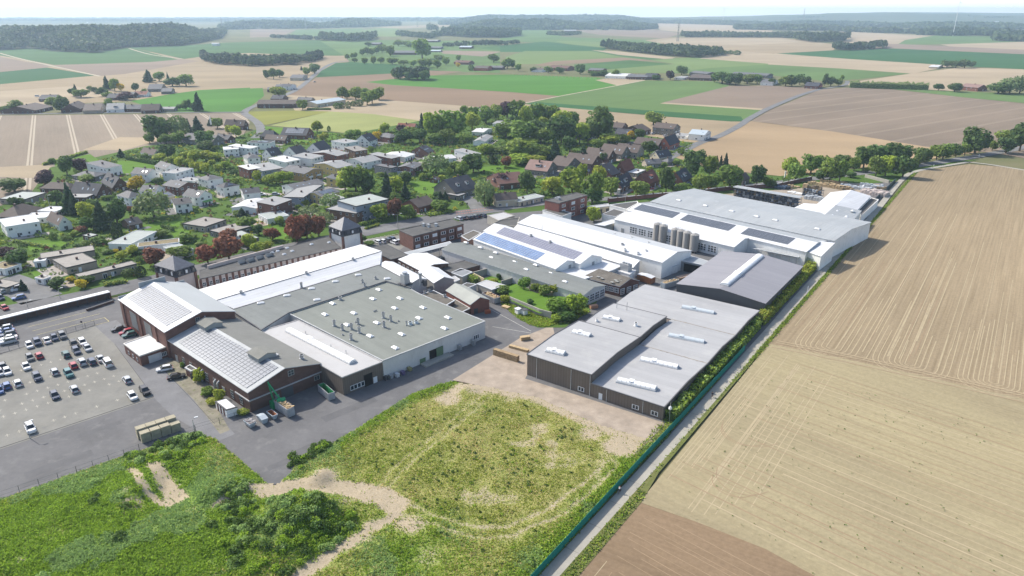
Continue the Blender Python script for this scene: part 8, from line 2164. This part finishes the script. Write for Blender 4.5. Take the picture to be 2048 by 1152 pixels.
zbush('bush', 'dark shrub at the foot of the raised lawn', qc(1090, 560), 3, 2, 1.9, 'd')
for i, (x, y, w, h, lab, k) in enumerate(((402, 762, 5, 4.4, 'bright bush beside the brick shed of the solar hall', 'l'), (416, 790, 4.5, 2.6, 'low green scrub along the solar hall wall', 'o'), (440, 800, 4, 4.2, 'upright bright bush near the bent duct', 'l'), (426, 808, 4, 2, 'low weedy scrub on the rough ground', 'l'), (366, 734, 2, 1.8, 'small green shrub by the garage gate', 'o'), (487, 828, 4, 1.8, 'weeds beside the white container', 'l'))):
 zbush('bush', lab, (x, y), w, h, .3, k)
# verge tufts round the courtyard
cv_ = PX([qc(*p) for p in ((700, 560), (830, 570), (1160, 710), (1360, 770), (1560, 740), (1800, 640), (1860, 680), (1600, 810), (1250, 870), (1100, 850), (900, 740))])
xs2 = [p[0] for p in cv_]; ys2 = [p[1] for p in cv_]; x = rng.uniform(min(xs2), max(xs2), 9000); y = rng.uniform(min(ys2), max(ys2), 9000); k = inside(x, y, cv_)
V, F = blades(np.stack([x[k], y[k], np.full(k.sum(), zr)], 1), rng.uniform(.1, .5, k.sum()), rng.uniform(.15, .4, k.sum()), 2)
tag(link('verge_grass', npmesh('verge_grass', V, F, [L_LUSH, L_OLIVE], np.repeat(rng.integers(0, 2, k.sum()), 2))), kind='stuff')
# ------------------------------------------------------------------ skips, containers, stacks
def corner_frame(near, right, back):
 N, R, Bk = Y(G(*near)), Y(G(*right)), Y(G(*back)); u = Y(R - N); w = u.length; u.normalize(); v = Vector((-u.y, u.x, 0))
 l = (Bk - N).dot(v)
 if l < 0: v = -v; l = -l
 return N, u, v, w, l
def skip(label, near, right, back, h, outer, inner, fill=None, lid=None, ribs=True, taper=0.0, name='waste_skip'):
 N, u, v, w, l = corner_frame(near, right, back)
 t = Thing(name, label, 'skip', N + u * w / 2 + v * l / 2); z0 = zr
 def P(a, b_, z): return N + u * a + v * b_ + Vector((0, 0, z0 + z))
 b = t.mb(); k = .14; tp = taper
 o = [P(tp, tp, .15), P(w - tp, tp, .15), P(w - tp, l - tp, .15), P(tp, l - tp, .15), P(0, 0, h), P(w, 0, h), P(w, l, h), P(0, l, h)]
 i_ = [P(tp + k, tp + k, .35), P(w - tp - k, tp + k, .35), P(w - tp - k, l - tp - k, .35), P(tp + k, l - tp - k, .35), P(k, k, h), P(w - k, k, h), P(w - k, l - k, h), P(k, l - k, h)]
 for a, c in ((0, 1), (1, 2), (2, 3), (3, 0)):
  b.face([o[a], o[c], o[c + 4], o[a + 4]], 0); b.face([i_[c], i_[a], i_[a + 4], i_[c + 4]], 1); b.face([o[a + 4], o[c + 4], i_[c + 4], i_[a + 4]], 0)
 b.face(i_[:4], 1); b.face(o[:4][::-1], 0)
 t.part('body', b, [outer, inner])
 if ribs:
  n = max(3, int(l / .9))
  for q in range(n):
   for a in (-.04, w + .04):
    b = t.mb(); c = P(a, l * (q + .5) / n, .2); b.box(c, (.1, .1, h - .35), math.atan2(u.y, u.x)); t.part('rib', b, [outer])
 if fill:
  b = t.mb(); r_ = random.Random(len(label))
  for q in range(46):
   c = P(r_.uniform(.4, w - .4), r_.uniform(l * .05, l * .8), h - .5 + r_.uniform(0, .5)); a = r_.uniform(0, 3); b.bar(c, c + Vector((math.cos(a) * r_.uniform(.5, 1.4), math.sin(a) * r_.uniform(.5, 1.4), r_.uniform(-.2, .3))), r_.uniform(.15, .6), .1)
  b.prism([P(.2, .2, 0), P(w - .2, .2, 0), P(w - .2, l - .2, 0), P(.2, l - .2, 0)], z0 + .4, z0 + h - .5)
  f = t.part('load', b, [fill]); tag(f, kind='stuff')
 if lid:
  b = t.mb(); sheet(b, [P(-.05, -.05, h), P(w + .05, -.05, h), P(w + .05, l * .5, h + .35), P(-.05, l * .5, h + .35)], .08); sheet(b, [P(-.05, l * .5 + .01, h + .35), P(w + .05, l * .5 + .01, h + .35), P(w + .05, l + .05, h), P(-.05, l + .05, h)], .08); t.part('lid', b, [lid])
 return t
SKG = M('skip_grey', (.34, .35, .37), .6, .15, .5, stain=(.22, .19, .17)); SKGR = M('skip_green', (.03, .28, .10), .6, .15, .5); SKO = M('skip_orange_inside', (.36, .14, .06), .85, .25, .6, stain=(.22, .10, .06)); SKB = M('skip_blue_grey', (.36, .41, .45), .5, .1, .5)
skip('tall grey roll-off skip full of waste timber beside the green grab', (576.7, 839), (590.8, 833), (549, 820), 2.6, SKG, SKO, WOOD)
skip('grey roll-off skip with bright green inside and rim by the annex', (658.3, 805), (671.2, 800.5), (630.5, 788), 2.3, SKG, SKGR)
skip('small open skip with rusty orange inside, next to the tall timber skip', (546.3, 845), (557.5, 840.5), (536, 834), 1.5, SKB, SKO, None, None, False, .35)
skip('pale blue-grey lidded skip between two open ones', (525.5, 853.5), (538, 848.7), (514, 843), 1.5, SKB, SKO, None, SKB, False, .25)
skip('small battered skip with scrap, leftmost of the yard skips', (500.5, 861.5), (513, 856), (491.5, 851), 1.4, SKB, SKO, M('scrap', (.3, .28, .28), .7, .4, 1), None, False, .3)
skip('grey skip with orange inside beside the red brick shed', qc(635, 580), qc(712, 555), qc(478, 505), 2.3, SKG, SKO, WOOD)
def qs(x, y): return (1260 + x / 9.29, 470 + y / 9.29)
skip('long pale grey trough container beside the mauve warehouse', qs(645, 1028), qs(905, 950), qs(595, 985), 2.3, SKB, DTRIM, WOOD)
skip('long closed green container at the foot of the silos', qs(1372, 332), qs(1432, 300), qs(1240, 290), 2.4, M('container_green', (.03, .17, .13), .6, .1, .5), DTRIM, None, TRIM)
skip('short closed green container in the gap between the silos', qs(735, 180), qs(775, 160), qs(660, 150), 2.4, M('container_green', (.03, .17, .13)), DTRIM, None, TRIM)
skip('rusty orange-brown closed container in front of the white lean-to', qs(385, 942), qs(465, 905), qs(160, 845), 2.6, M('container_rust', (.27, .11, .045), .8, .15, .5), DTRIM, None, TRIM)
# white sectional container garage
wc = flat('container_store', 'white container store with three dark door slits beside the solar brick hall', [T(0, 2, 1722, 908), T(0, 2, 1812, 882), T(0, 2, 1896, 950), T(0, 2, 1808, 975)], 2.7, WHITE, R_WHITE, parapet=.05, em=DTRIM, cat='container')
A0, A1 = wc.P[0], wc.P[1]
pp = [G(*T(0, 2, 1722, 908), 2.7), G(*T(0, 2, 1808, 975), 2.7)]
for k in (.2, .48, .76): on_wall(wc, 'door', unit_door(M('maroon_door', (.10, .05, .05))), pp[0], pp[1], Y(pp[1] - pp[0]).length * k, .1, .9, 2.3)
# green timber grab
p = Y(G(549, 817)); t = Thing('loading_crane', 'green hydraulic grab with folded arm over the timber skip', 'crane', p); GM = M('crane_green', (.02, .26, .10), .5, .1, .6)
b = t.mb(); b.box((p.x, p.y, .3), (2.0, 1.6, 2.0), L1); t.part('base', b, [GM])
q = p + Vector((.4, -.3, 0)); b = t.mb(); b.bar(p + Vector((0, 0, 2.2)), p + Vector((-1.0, .6, 7.4)), .4, .5); t.part('boom', b, [GM])
b = t.mb(); b.bar(p + Vector((-1.0, .6, 7.3)), p + Vector((2.2, -1.0, 3.4)), .35, .4); t.part('arm', b, [GM])
b = t.mb(); b.tube(p + Vector((1.4, -1.3, 3.0)), p + Vector((3.4, -.4, 3.0)), .75, n=12); t.part('grab', b, [GM])
# timber and pallet stacks
def stack(name, label, base, ang, size, layers, mat, cat='stack', group=None, gap=True, px=True):
 p = Y(G(*base)) if px else Y(base); t = Thing(name, label, cat, p, group); b = t.mb(); h = size[2] / layers
 for k in range(layers):
  b.box((p.x, p.y, zr + k * h), (size[0] * (1 if k % 2 else .985), size[1] * (.985 if k % 2 else 1), h * (.86 if gap else 1)), ang + (k % 3 - 1) * .008)
 t.part('load', b, [mat])
 b = t.mb()
 c, s_ = math.cos(ang), math.sin(ang)
 for f in (-.4, 0, .4): b.box((p.x + c * size[0] * f, p.y + s_ * size[0] * f, zr - .004), (.12, size[1] * .9, .1), ang)
 o = t.part('skid', b, [WOOD])
 return t
bang = math.atan2((Y(G(357, 850)) - Y(G(280, 880))).y, (Y(G(357, 850)) - Y(G(280, 880))).x)
TIM = M('sawn_timber', (.36, .325, .235), .85, .14, .9, stain=(.27, .25, .19))
PACK = M('timber_pack_dark', (.17, .17, .16), .85, .15, .9)
def qt(x, y): return (230 + x / 8.533, 820 + y / 8.533)
base = Y(G(*qt(470, 600))); endp = Y(G(*qt(1150, 370))); dd = (endp - base).normalized(); nn = Vector((-dd.y, dd.x, 0)); LL = (endp - base).length
for i, lab in enumerate(('front timber pack at the car park end of the double row', 'second front timber pack of the double row by the slope', 'third front timber pack of the double row by the slope', 'lower front timber pack at the drive end of the double row')):
 c = base + dd * (LL * (i + .5) / 4) + nn * 1.1; stack('timber_stack', lab, c, math.atan2(dd.y, dd.x), (LL / 4 - .15, 1.9, 2.6 if i < 3 else 2.3), 9, TIM, 'timber stack', 'timber packs beside the slope', px=False)
for i, lab in enumerate(('rear timber pack at the car park end, longest row', 'second rear timber pack in the longer pale row', 'third rear timber pack in the longer pale row', 'fourth rear timber pack at the drive end of the pale row')):
 c = base + dd * (LL * (i + .5) / 4 - .3) + nn * 3.3; stack('timber_stack', lab, c, math.atan2(dd.y, dd.x), (LL / 4 - .1, 1.9, 3.0), 10, TIM, 'timber stack', 'timber packs beside the slope', px=False)
PAL = M('pallet_wood', (.36, .26, .15), .85, .25, 1.2, stain=(.20, .14, .09))
p0, p1 = T(1, 2, 1905, 530), T(2, 2, 50, 590)
for k in range(7):
 f = (k + .5) / 7; stack('pallet_stack', f'brown pallet stack on the gravel, {ORD[k]} from the left of the front row', (p0[0] + (p1[0] - p0[0]) * f, p0[1] + (p1[1] - p0[1]) * f + 2), LA + 1.57, (1.25, 1.3, 2.0), 8, PAL, 'pallet stack', 'pallet stacks in the front row on the gravel')
p0, p1 = T(1, 2, 2030, 472), T(2, 2, 130, 512)
for k in range(6):
 f = (k + .5) / 6; stack('pallet_stack', f'low pale pallet stack on the gravel, {ORD[k]} from the left of the back row', (p0[0] + (p1[0] - p0[0]) * f, p0[1] + (p1[1] - p0[1]) * f + 2), LA + 1.57, (1.2, 1.2, .8), 4, WOOD, 'pallet stack', 'pallet stacks in the back row on the gravel')
stack('timber_stack', 'loose timber pile on the gravel near the brown hall corner', T(2, 2, 105, 420), .3, (3.2, 1.5, 1.2), 5, WOOD, 'timber stack')
stack('timber_stack', 'scattered pallets and boards beside the open skip and kerb', qc(780, 625), 2.4, (3.0, 1.8, .7), 3, WOOD, 'timber stack')
stack('timber_stack', 'heap of broken timber beside the trough container', qs(1010, 840), .5, (7, 2.4, 1.6), 5, M('waste_timber', (.42, .30, .22), .85, .3, 1), 'timber stack')
stack('crate', 'orange crate of parts behind the red brick shed', qc(545, 690), .4, (2.0, 1.4, 1.2), 3, M('crate_orange', (.40, .10, .04)), 'crate')
stack('crate', 'orange tipped crate beside the glazed hall end', qc(1900, 625), .4, (3, 1.6, 1.2), 2, M('crate_peach', (.50, .28, .18)), 'crate')
for i, (x, y, lab, mt) in enumerate(((1040, 740, 'dark bin in the shade at the white wall corner', DTRIM), (1080, 728, 'grey wrapped bale in the shade of the white wall', STEEL), (1130, 716, 'pale wrapped bale beside the grey bale', TRIM), (1175, 698, 'purple wrapped bale in the shade of the white wall', M('bale_purple', (.13, .10, .20))), (1230, 668, 'yellow rimmed container beside the ramp', M('bale_yellow', (.30, .27, .12))), (1630, 500, 'mesh trolley at the white wall, left of two', STEEL), (1740, 462, 'tall mesh trolley under the window of the white wall', STEEL))):
 stack('bin', lab, T(1, 2, x, y), HA, (1.3, 1.0, 1.1 if i < 5 else 1.8), 3, mt, 'bin')
# twin white cabinets on the grass
p = Y(G(*qc(975, 705))); t = Thing('utility_cabinet', 'pair of joined white cabinets with flat lids on the courtyard grass', 'cabinet', p)
for k, o in enumerate((-1.1, 1.1)):
 c = p + Vector((o, -.3 * o, 0)); b = t.mb(); b.box((c.x, c.y, .3), (1.6, 1.8, 2.0), .7); t.part('cabinet', b, [WHITE]); b = t.mb(); b.box((c.x, c.y, 2.3), (2.0, 2.2, .15), .7); t.part('lid', b, [DTRIM if k else R_WHITE])
# open racks of goods in the storage yard
def rack(label, a, b_, h, dep, roof, bays):
 A, B = Y(G(*a)), Y(G(*b_)); d = (B - A).normalized(); s = Vector((-d.y, d.x, 0)); L = (B - A).length; t = Thing('storage_rack', label, 'rack', A); ang = math.atan2(d.y, d.x); m_ = (A + B) / 2 + s * dep / 2
 for k in range(bays + 1):
  for q in (0, dep):
   p = A + d * (L * k / bays) + s * q; b = t.mb(); b.box((p.x, p.y, zr), (.15, .15, h), ang); t.part('post', b, [M('rack_steel', (.13, .15, .18), .5, .1, .5)])
 for z in (1.7, 3.3, 4.9):
  if z < h - .3:
   b = t.mb(); b.box((m_.x, m_.y, z), (L, dep, .15), ang); t.part('shelf', b, [M('rack_steel', (.13, .15, .18))])
 b = t.mb(); r_ = random.Random(bays)
 gm = [M('goods_dark', (.05, .055, .065)), M('goods_wrap', (.40, .43, .46)), M('goods_wood', (.22, .17, .11)), M('goods_blue', (.06, .09, .14))]
 for z in (zr, 1.87, 3.47, 5.07):
  if z > h - .8: continue
  for k in range(int(L / 1.3)):
   for q in (dep * .25, dep * .75):
    p = A + d * (k * 1.3 + .65) + s * q; b.box((p.x, p.y, z), (r_.uniform(.8, 1.15), r_.uniform(.8, 1.1), r_.uniform(.6, 1.35)), ang, r_.choice((0, 0, 1, 2, 3)))
 tag(t.part('goods', b, gm), kind='stuff')
 if roof:
  b = t.mb(); b.box((m_.x - s.x * .3, m_.y - s.y * .3, h), (L + 1.0, dep + 1.4, .2), ang); t.part('roof', b, [R_GREY])
 return t
rack('long open storage rack with pale metal roof, stacked with dark goods', (1466, 396), (1594, 419), 6.4, 4.4, True, 14)
rack('open unroofed grey rack behind the roofed storage rack', (1604, 392), (1641, 399), 4.6, 2.6, False, 5)
def qy(x, y): return (1440 + x / 5.69, 350 + y / 5.69)
YST = (('dark blue wrapped pallets by the brick boundary wall', 690, 160, (7, 4, 2), 3, 'goods_blue'), ('black wrapped pallets next to the dark blue ones', 760, 165, (3.4, 3, 2.4), 3, 'goods_dark'), ('golden timber cube beside the black pallets', 800, 155, (3, 3, 2.6), 4, 'pale_timber'), ('low pale boards right of the golden timber cube', 865, 145, (4, 3, 1), 2, 'pale_timber'),
       ('orange-yellow timber block, foremost in the yard', 970, 158, (3, 3, 3), 4, 'pale_timber'), ('brown crate stack in the middle of the storage yard', 1050, 165, (5, 3.5, 2.6), 4, 'goods_wood'), ('dark brown crate stack right of the middle crates', 1115, 175, (4, 3, 2.4), 4, 'goods_wood'), ('long yellow log pile at the back of the yard', 1150, 130, (16, 4, 2.6), 6, 'pale_timber'), ('second yellow log pile in front of the wood heap', 1270, 150, (14, 4, 2.4), 6, 'pale_timber'), ('pale timber pile with dark gaps right of the log piles', 1380, 160, (13, 4, 1.8), 4, 'pallet_wood'), ('brown timber heap at the foot of the roadside trees', 1290, 105, (16, 4, 2.2), 4, 'pallet_wood'),
       ('silver wrapped pallets, long row near the white tent hall', 1540, 160, (18, 5, 2), 2, 'goods_wrap'), ('silver blue wrapped pallets at the lane fence', 1735, 150, (14, 5, 2.4), 2, 'goods_wrap'), ('white wrapped sacks in front of the open rack', 855, 220, (9, 3, 1.2), 1, 'white_render'), ('white and pink big bags beside the white tent hall', 1760, 225, (14, 9, 2.6), 2, 'pink_render'), ('dark crate on top of the white big bags corner', 1830, 190, (5, 3, 3), 3, 'goods_wood'), ('white wrapped goods at the end of the roofed rack', 1060, 290, (10, 4, 3), 2, 'goods_wrap'))
for lab, x, y, sz_, ly, mt in YST:
 p = Y(G(*qy(x, y))); t = Thing('goods_stack', lab, 'stack', p); b = t.mb(); r_ = random.Random(int(x)); ang = HA
 c, s_ = math.cos(ang), math.sin(ang); nx, ny = max(2, int(sz_[0] / 1.5)), max(2, int(sz_[1] / 1.5))
 for i in range(nx):
  for j in range(ny):
   hh = sz_[2] * r_.uniform(.55, 1.05); a_, q_ = (i + .5) / nx * sz_[0] - sz_[0] / 2, (j + .5) / ny * sz_[1] - sz_[1] / 2
   for k in range(ly): b.box((p.x + c * a_ - s_ * q_, p.y + s_ * a_ + c * q_, zr + k * hh / ly), (sz_[0] / nx * r_.uniform(.78, .95), sz_[1] / ny * r_.uniform(.78, .95), hh / ly * .93), ang + r_.uniform(-.08, .08))
 tag(t.part('load', b, [MATS[mt]]), kind='stuff')
p = Y(G(*qy(1610, 190))); t = Thing('reel', 'big pale disc-shaped reel leaning at the white tent hall', 'reel', p); b = t.mb(); b.tube(p + Vector((0, 0, 2.2)), p + Vector((.8, -.6, 2.2)), 2.0, n=20); t.part('disc', b, [TRIM])
wall('boundary_wall', 'dark screen wall continuing along the lane past the white halls', [(1741, 412), (1790, 364)], 2.2, .25, M('dark_screen', (.05, .075, .08), .8, .1, .5))
wall('ruined_wall', 'low crumbling concrete wall on the grassy bank by the yard end', [qy(1650, 30), qy(1780, 65), qy(1920, 100)], 2.2, .8, CONCW)
# ------------------------------------------------------------------ lamps, posts, signs
def lamp(label, base, top, arm=1.6, ang=.6):
 p = Y(G(*base)); h = max(4, hgt(*base, top)); t = Thing('street_lamp', label, 'street lamp', p); b = t.mb(); b.tube((p.x, p.y, 0), (p.x, p.y, h), .11, .07, 8); t.part('pole', b, [STEEL])
 e = Vector((math.cos(ang), math.sin(ang), 0)) * arm
 for s in ((1, -1) if arm > 1.5 else (1,)):
  b = t.mb(); b.tube((p.x, p.y, h), (p.x + e.x * s, p.y + e.y * s, h + .35), .06, n=6); t.part('arm', b, [STEEL])
  b = t.mb(); c = Vector((p.x, p.y, h + .3)) + e * s * 1.15; b.box(c, (.9, .3, .14), ang); t.part('lamp_head', b, [FRAME])
 return t
for lab, bs, tp, arm in (('tall twin armed street lamp on the road by the brick office', T(1, 1, 1137, 690), T(1, 1, 0, 565)[1], 1.8), ('slim lamp post beside the garden pool house', T(0, 1, 412, 558), T(0, 1, 0, 415)[1], 1), ('slim lamp post among the dark chalets', T(0, 1, 688, 400), T(0, 1, 0, 330)[1], 1), ('lamp post at the carport before the slate house', T(2, 1, 885, 430), T(2, 1, 0, 345)[1], 1), ('lamp post beside the red boundary wall', T(2, 1, 905, 470), T(2, 1, 0, 400)[1], 1), ('lamp post on the drive beside the straw shrub', T(0, 2, 237, 205), T(0, 2, 0, 110)[1], 1), ('lamp post beside the white car at the asphalt edge', (61, 879), 846, 1), ('lamp post before the hedges of the terraced bungalow', T(0, 2, 485, 90), T(0, 2, 0, 32)[1], 1), ('thin mast beside the white container and gate', (390, 866), 846, .8), ('lamp post at the far cross street by beige house', T(2, 1, 15, 520), T(2, 1, 0, 465)[1], 1)):
 lamp(lab, bs, tp, arm)
def post(label, base, h, r=.08, head=None, cat='post', name='marker_post', m_=FRAME):
 p = Y(G(*base)); t = Thing(name, label, cat, p); b = t.mb(); b.tube((p.x, p.y, 0), (p.x, p.y, h), r, n=6); t.part('pole', b, [m_])
 if head:
  b = t.mb(); b.tube((p.x, p.y - .03, h), (p.x, p.y + .03, h), head, n=12); t.part('sign_plate', b, [M('sign_dark', (.12, .10, .10))])
 return t
post('dark round sign on a post at the car park fence', (166, 658), 2.6, .05, .4, 'sign', 'road_sign', STEEL)
post('white post leaning at the lane beside the yellow-green hedge', (1614, 589), 3.4, .12)
post('white marker post at the bend of the lane', T(3, 1, 1148, 245), 2.2, .2)
post('white marker post on the verge of the lane junction', T(3, 1, 1687, 108), 2.4, .25)
post('small white marker post on the grass island of the junction', T(3, 1, 1325, 180), 1.4, .2)
post('white banner post by the tan field hedge', T(3, 1, 133, 278), 5, .45)
post('traffic island post at the road junction', T(1, 1, 1690, 515), 2.8, .2, .5, 'sign', 'road_sign', DTRIM)
post('mast with small sensor boxes at the corner of the brown hall', (1338, 845), 6.0, .06, None, 'mast', 'weather_mast', STEEL)
p = Y(G(1338, 845)); t = Thing('sensor_box', 'white sensor box on the mast at the brown hall corner', 'sensor', p + Vector((0, 0, 4))); b = t.mb(); b.box((p.x, p.y, 4.0), (.7, .6, .6), .3); b.tube((p.x, p.y, 4.6), (p.x, p.y, 4.9), .2, n=8); t.part('housing', b, [FRAME])
p = Y(G(*T(0, 0, 1697, 1060))); t = Thing('church_spire', 'small white pointed spire on the chapel-like farmhouse', 'spire', p); b = t.mb(); b.tube(p + Vector((0, 0, 7)), p + Vector((0, 0, 9)), .8, n=8); b.tube(p + Vector((0, 0, 9)), p + Vector((0, 0, 15)), .9, .05, 8); t.part('spire', b, [WHITE])
for k, (x, y) in enumerate(((340, 668), (700, 586), (1040, 618), (1148, 586), (1480, 612), (1580, 594))):
 pass
# paddock fence posts in the middle hamlet
A0, A1, B0 = T(2, 0, 20, 600), T(2, 0, 800, 640), T(2, 0, 1060, 636)
P = [Y(G(*q)) for q in (A0, T(2, 0, 400, 622), A1, B0)]
t = Thing('paddock_fence', 'row of white-grey paddock posts behind the bright green field', 'fence', P[0])
for a, b_ in zip(P[:-1], P[1:]):
 for i in range(14):
  p = a.lerp(b_, i / 14); b = t.mb(); b.box((p.x, p.y, 0), (.5, .5, 2.4)); t.part('post', b, [WOOD])
# ------------------------------------------------------------------ people on bicycles
SKIN = M('skin', (.45, .28, .2), .6); JACK = {'dark': M('jacket_dark', (.03, .035, .05), .8), 'pale': M('jacket_pale', (.55, .56, .58), .8)}; TROU = M('trousers_dark', (.03, .03, .04), .85)
def skin_body(name, V, E_, R, mats, parent):
 me = D.meshes.new(name); me.from_pydata(V, E_, []); me.materials.append(mats)
 o = link(name, me, parent)
 md = o.modifiers.new('skin', 'SKIN'); md.use_smooth_shade = True
 for i, s in enumerate(me.skin_vertices[0].data): s.radius = (R[i], R[i]); s.use_root = i == 0
 o.modifiers.new('sub', 'SUBSURF').levels = 1
 return o
def cyclist(label, blabel, p, ang, jack):
 bt = Thing('bicycle', blabel, 'bicycle', Y(p)); bt.e.rotation_euler = (0, 0, ang); bt.e.location = (p.x, p.y, zr)
 def lb(mb_): return mb_
 for x in (-.52, .52):
  b = MB(); n = 20
  for i in range(n):
   a0, a1 = 2 * math.pi * i / n, 2 * math.pi * (i + 1) / n; b.tube((x + .33 * math.cos(a0), 0, .34 + .33 * math.sin(a0)), (x + .33 * math.cos(a1), 0, .34 + .33 * math.sin(a1)), .022, n=5, cap=False)
  for i in range(6): b.tube((x, 0, .34), (x + .32 * math.cos(i), 0, .34 + .32 * math.sin(i)), .004, n=3)
  link('wheel', b.mesh('wheel', [TYRE]), bt.e)
 b = MB()
 for a, c in (((-.52, 0, .34), (-.08, 0, .3)), ((-.08, 0, .3), (-.22, 0, .85)), ((-.22, 0, .85), (.4, 0, .88)), ((.4, 0, .88), (-.08, 0, .3)), ((-.52, 0, .34), (-.2, 0, .8)), ((.52, 0, .34), (.38, 0, 1.0))): b.tube(a, c, .022, n=6)
 link('frame', b.mesh('frame', [RUST]), bt.e)
 b = MB(); b.tube((.36, -.28, 1.02), (.36, .28, 1.02), .018, n=6); link('handlebar', b.mesh('handlebar', [STEEL]), bt.e)
 b = MB(); b.box((-.24, 0, .9), (.26, .16, .07)); link('saddle', b.mesh('saddle', [TYRE]), bt.e)
 e = D.objects.new('person', None); COL.objects.link(e); e.location = (p.x, p.y, zr); e.rotation_euler = (0, 0, ang); tag(e, label, 'person')
 V = [(-.22, 0, 1.0), (-.12, 0, 1.22), (.0, 0, 1.45), (.03, 0, 1.56), (.06, 0, 1.70), (.07, 0, 1.80), (-.2, .12, .97), (.16, .13, .82), (-.02, .11, .40), (.1, .11, .34), (-.2, -.12, .97), (.2, -.13, .92), (.02, -.11, .56), (.14, -.11, .50), (-.0, .2, 1.42), (.16, .25, 1.2), (.34, .24, 1.06), (-.0, -.2, 1.42), (.16, -.25, 1.2), (.34, -.24, 1.06)]
 Ed = [(0, 1), (1, 2), (2, 3), (3, 4), (4, 5), (0, 6), (6, 7), (7, 8), (8, 9), (0, 10), (10, 11), (11, 12), (12, 13), (2, 14), (14, 15), (15, 16), (2, 17), (17, 18), (18, 19)]
 R = [.15, .15, .16, .06, .095, .08, .1, .075, .05, .04, .1, .075, .05, .04, .07, .05, .04, .07, .05, .04]
 skin_body('body', V, Ed, R, SKIN, e)
 skin_body('jacket', [V[0], V[1], V[2], V[14], V[15], (.30, .24, 1.09), V[17], V[18], (.30, -.24, 1.09)], [(0, 1), (1, 2), (2, 3), (3, 4), (4, 5), (2, 6), (6, 7), (7, 8)], [.175, .175, .185, .09, .065, .05, .09, .065, .05], jack, e)
 skin_body('trousers', [V[0], V[6], V[7], V[8], V[10], V[11], V[12]], [(0, 1), (1, 2), (2, 3), (0, 4), (4, 5), (5, 6)], [.165, .115, .09, .065, .115, .09, .065], TROU, e)
 b = MB(); b.dome((.06, 0, 1.74), .125, .115, .13, 10, 4); link('hair', b.mesh('hair', [M('hair_dark', (.04, .03, .025), .8)]), e)
 return e
cyclist('person in pale top cycling on the lane near the green fence', 'bicycle ridden on the lane near the green screen fence', Y(G(1239, 988)), LA, JACK['pale'])
cyclist('person in dark jacket cycling on the lane beside the brown hall', 'bicycle ridden on the lane beside the brown hall', Y(G(1424, 797)), LA + math.pi, JACK['dark'])
# ------------------------------------------------------------------ the air
hz = D.materials.new('haze'); hz.use_nodes = True
hn = hz.node_tree.nodes; hl = hz.node_tree.links
for n_ in list(hn):
 if n_.type != 'OUTPUT_MATERIAL': hn.remove(n_)
pv = hn.new('ShaderNodeVolumePrincipled')
pv.inputs['Color'].default_value = (0.60, 0.79, 1.0, 1)
pv.inputs['Density'].default_value = 0.000095
pv.inputs['Anisotropy'].default_value = 0.25
hl.new(pv.outputs[0], [n_ for n_ in hn if n_.type == 'OUTPUT_MATERIAL'][0].inputs['Volume'])
hb = MB()
hb.box((0, 6800, -1), (28000, 14400, 166))
ho = link('haze', hb.mesh('haze', [hz]))
tag(ho, kind='stuff')
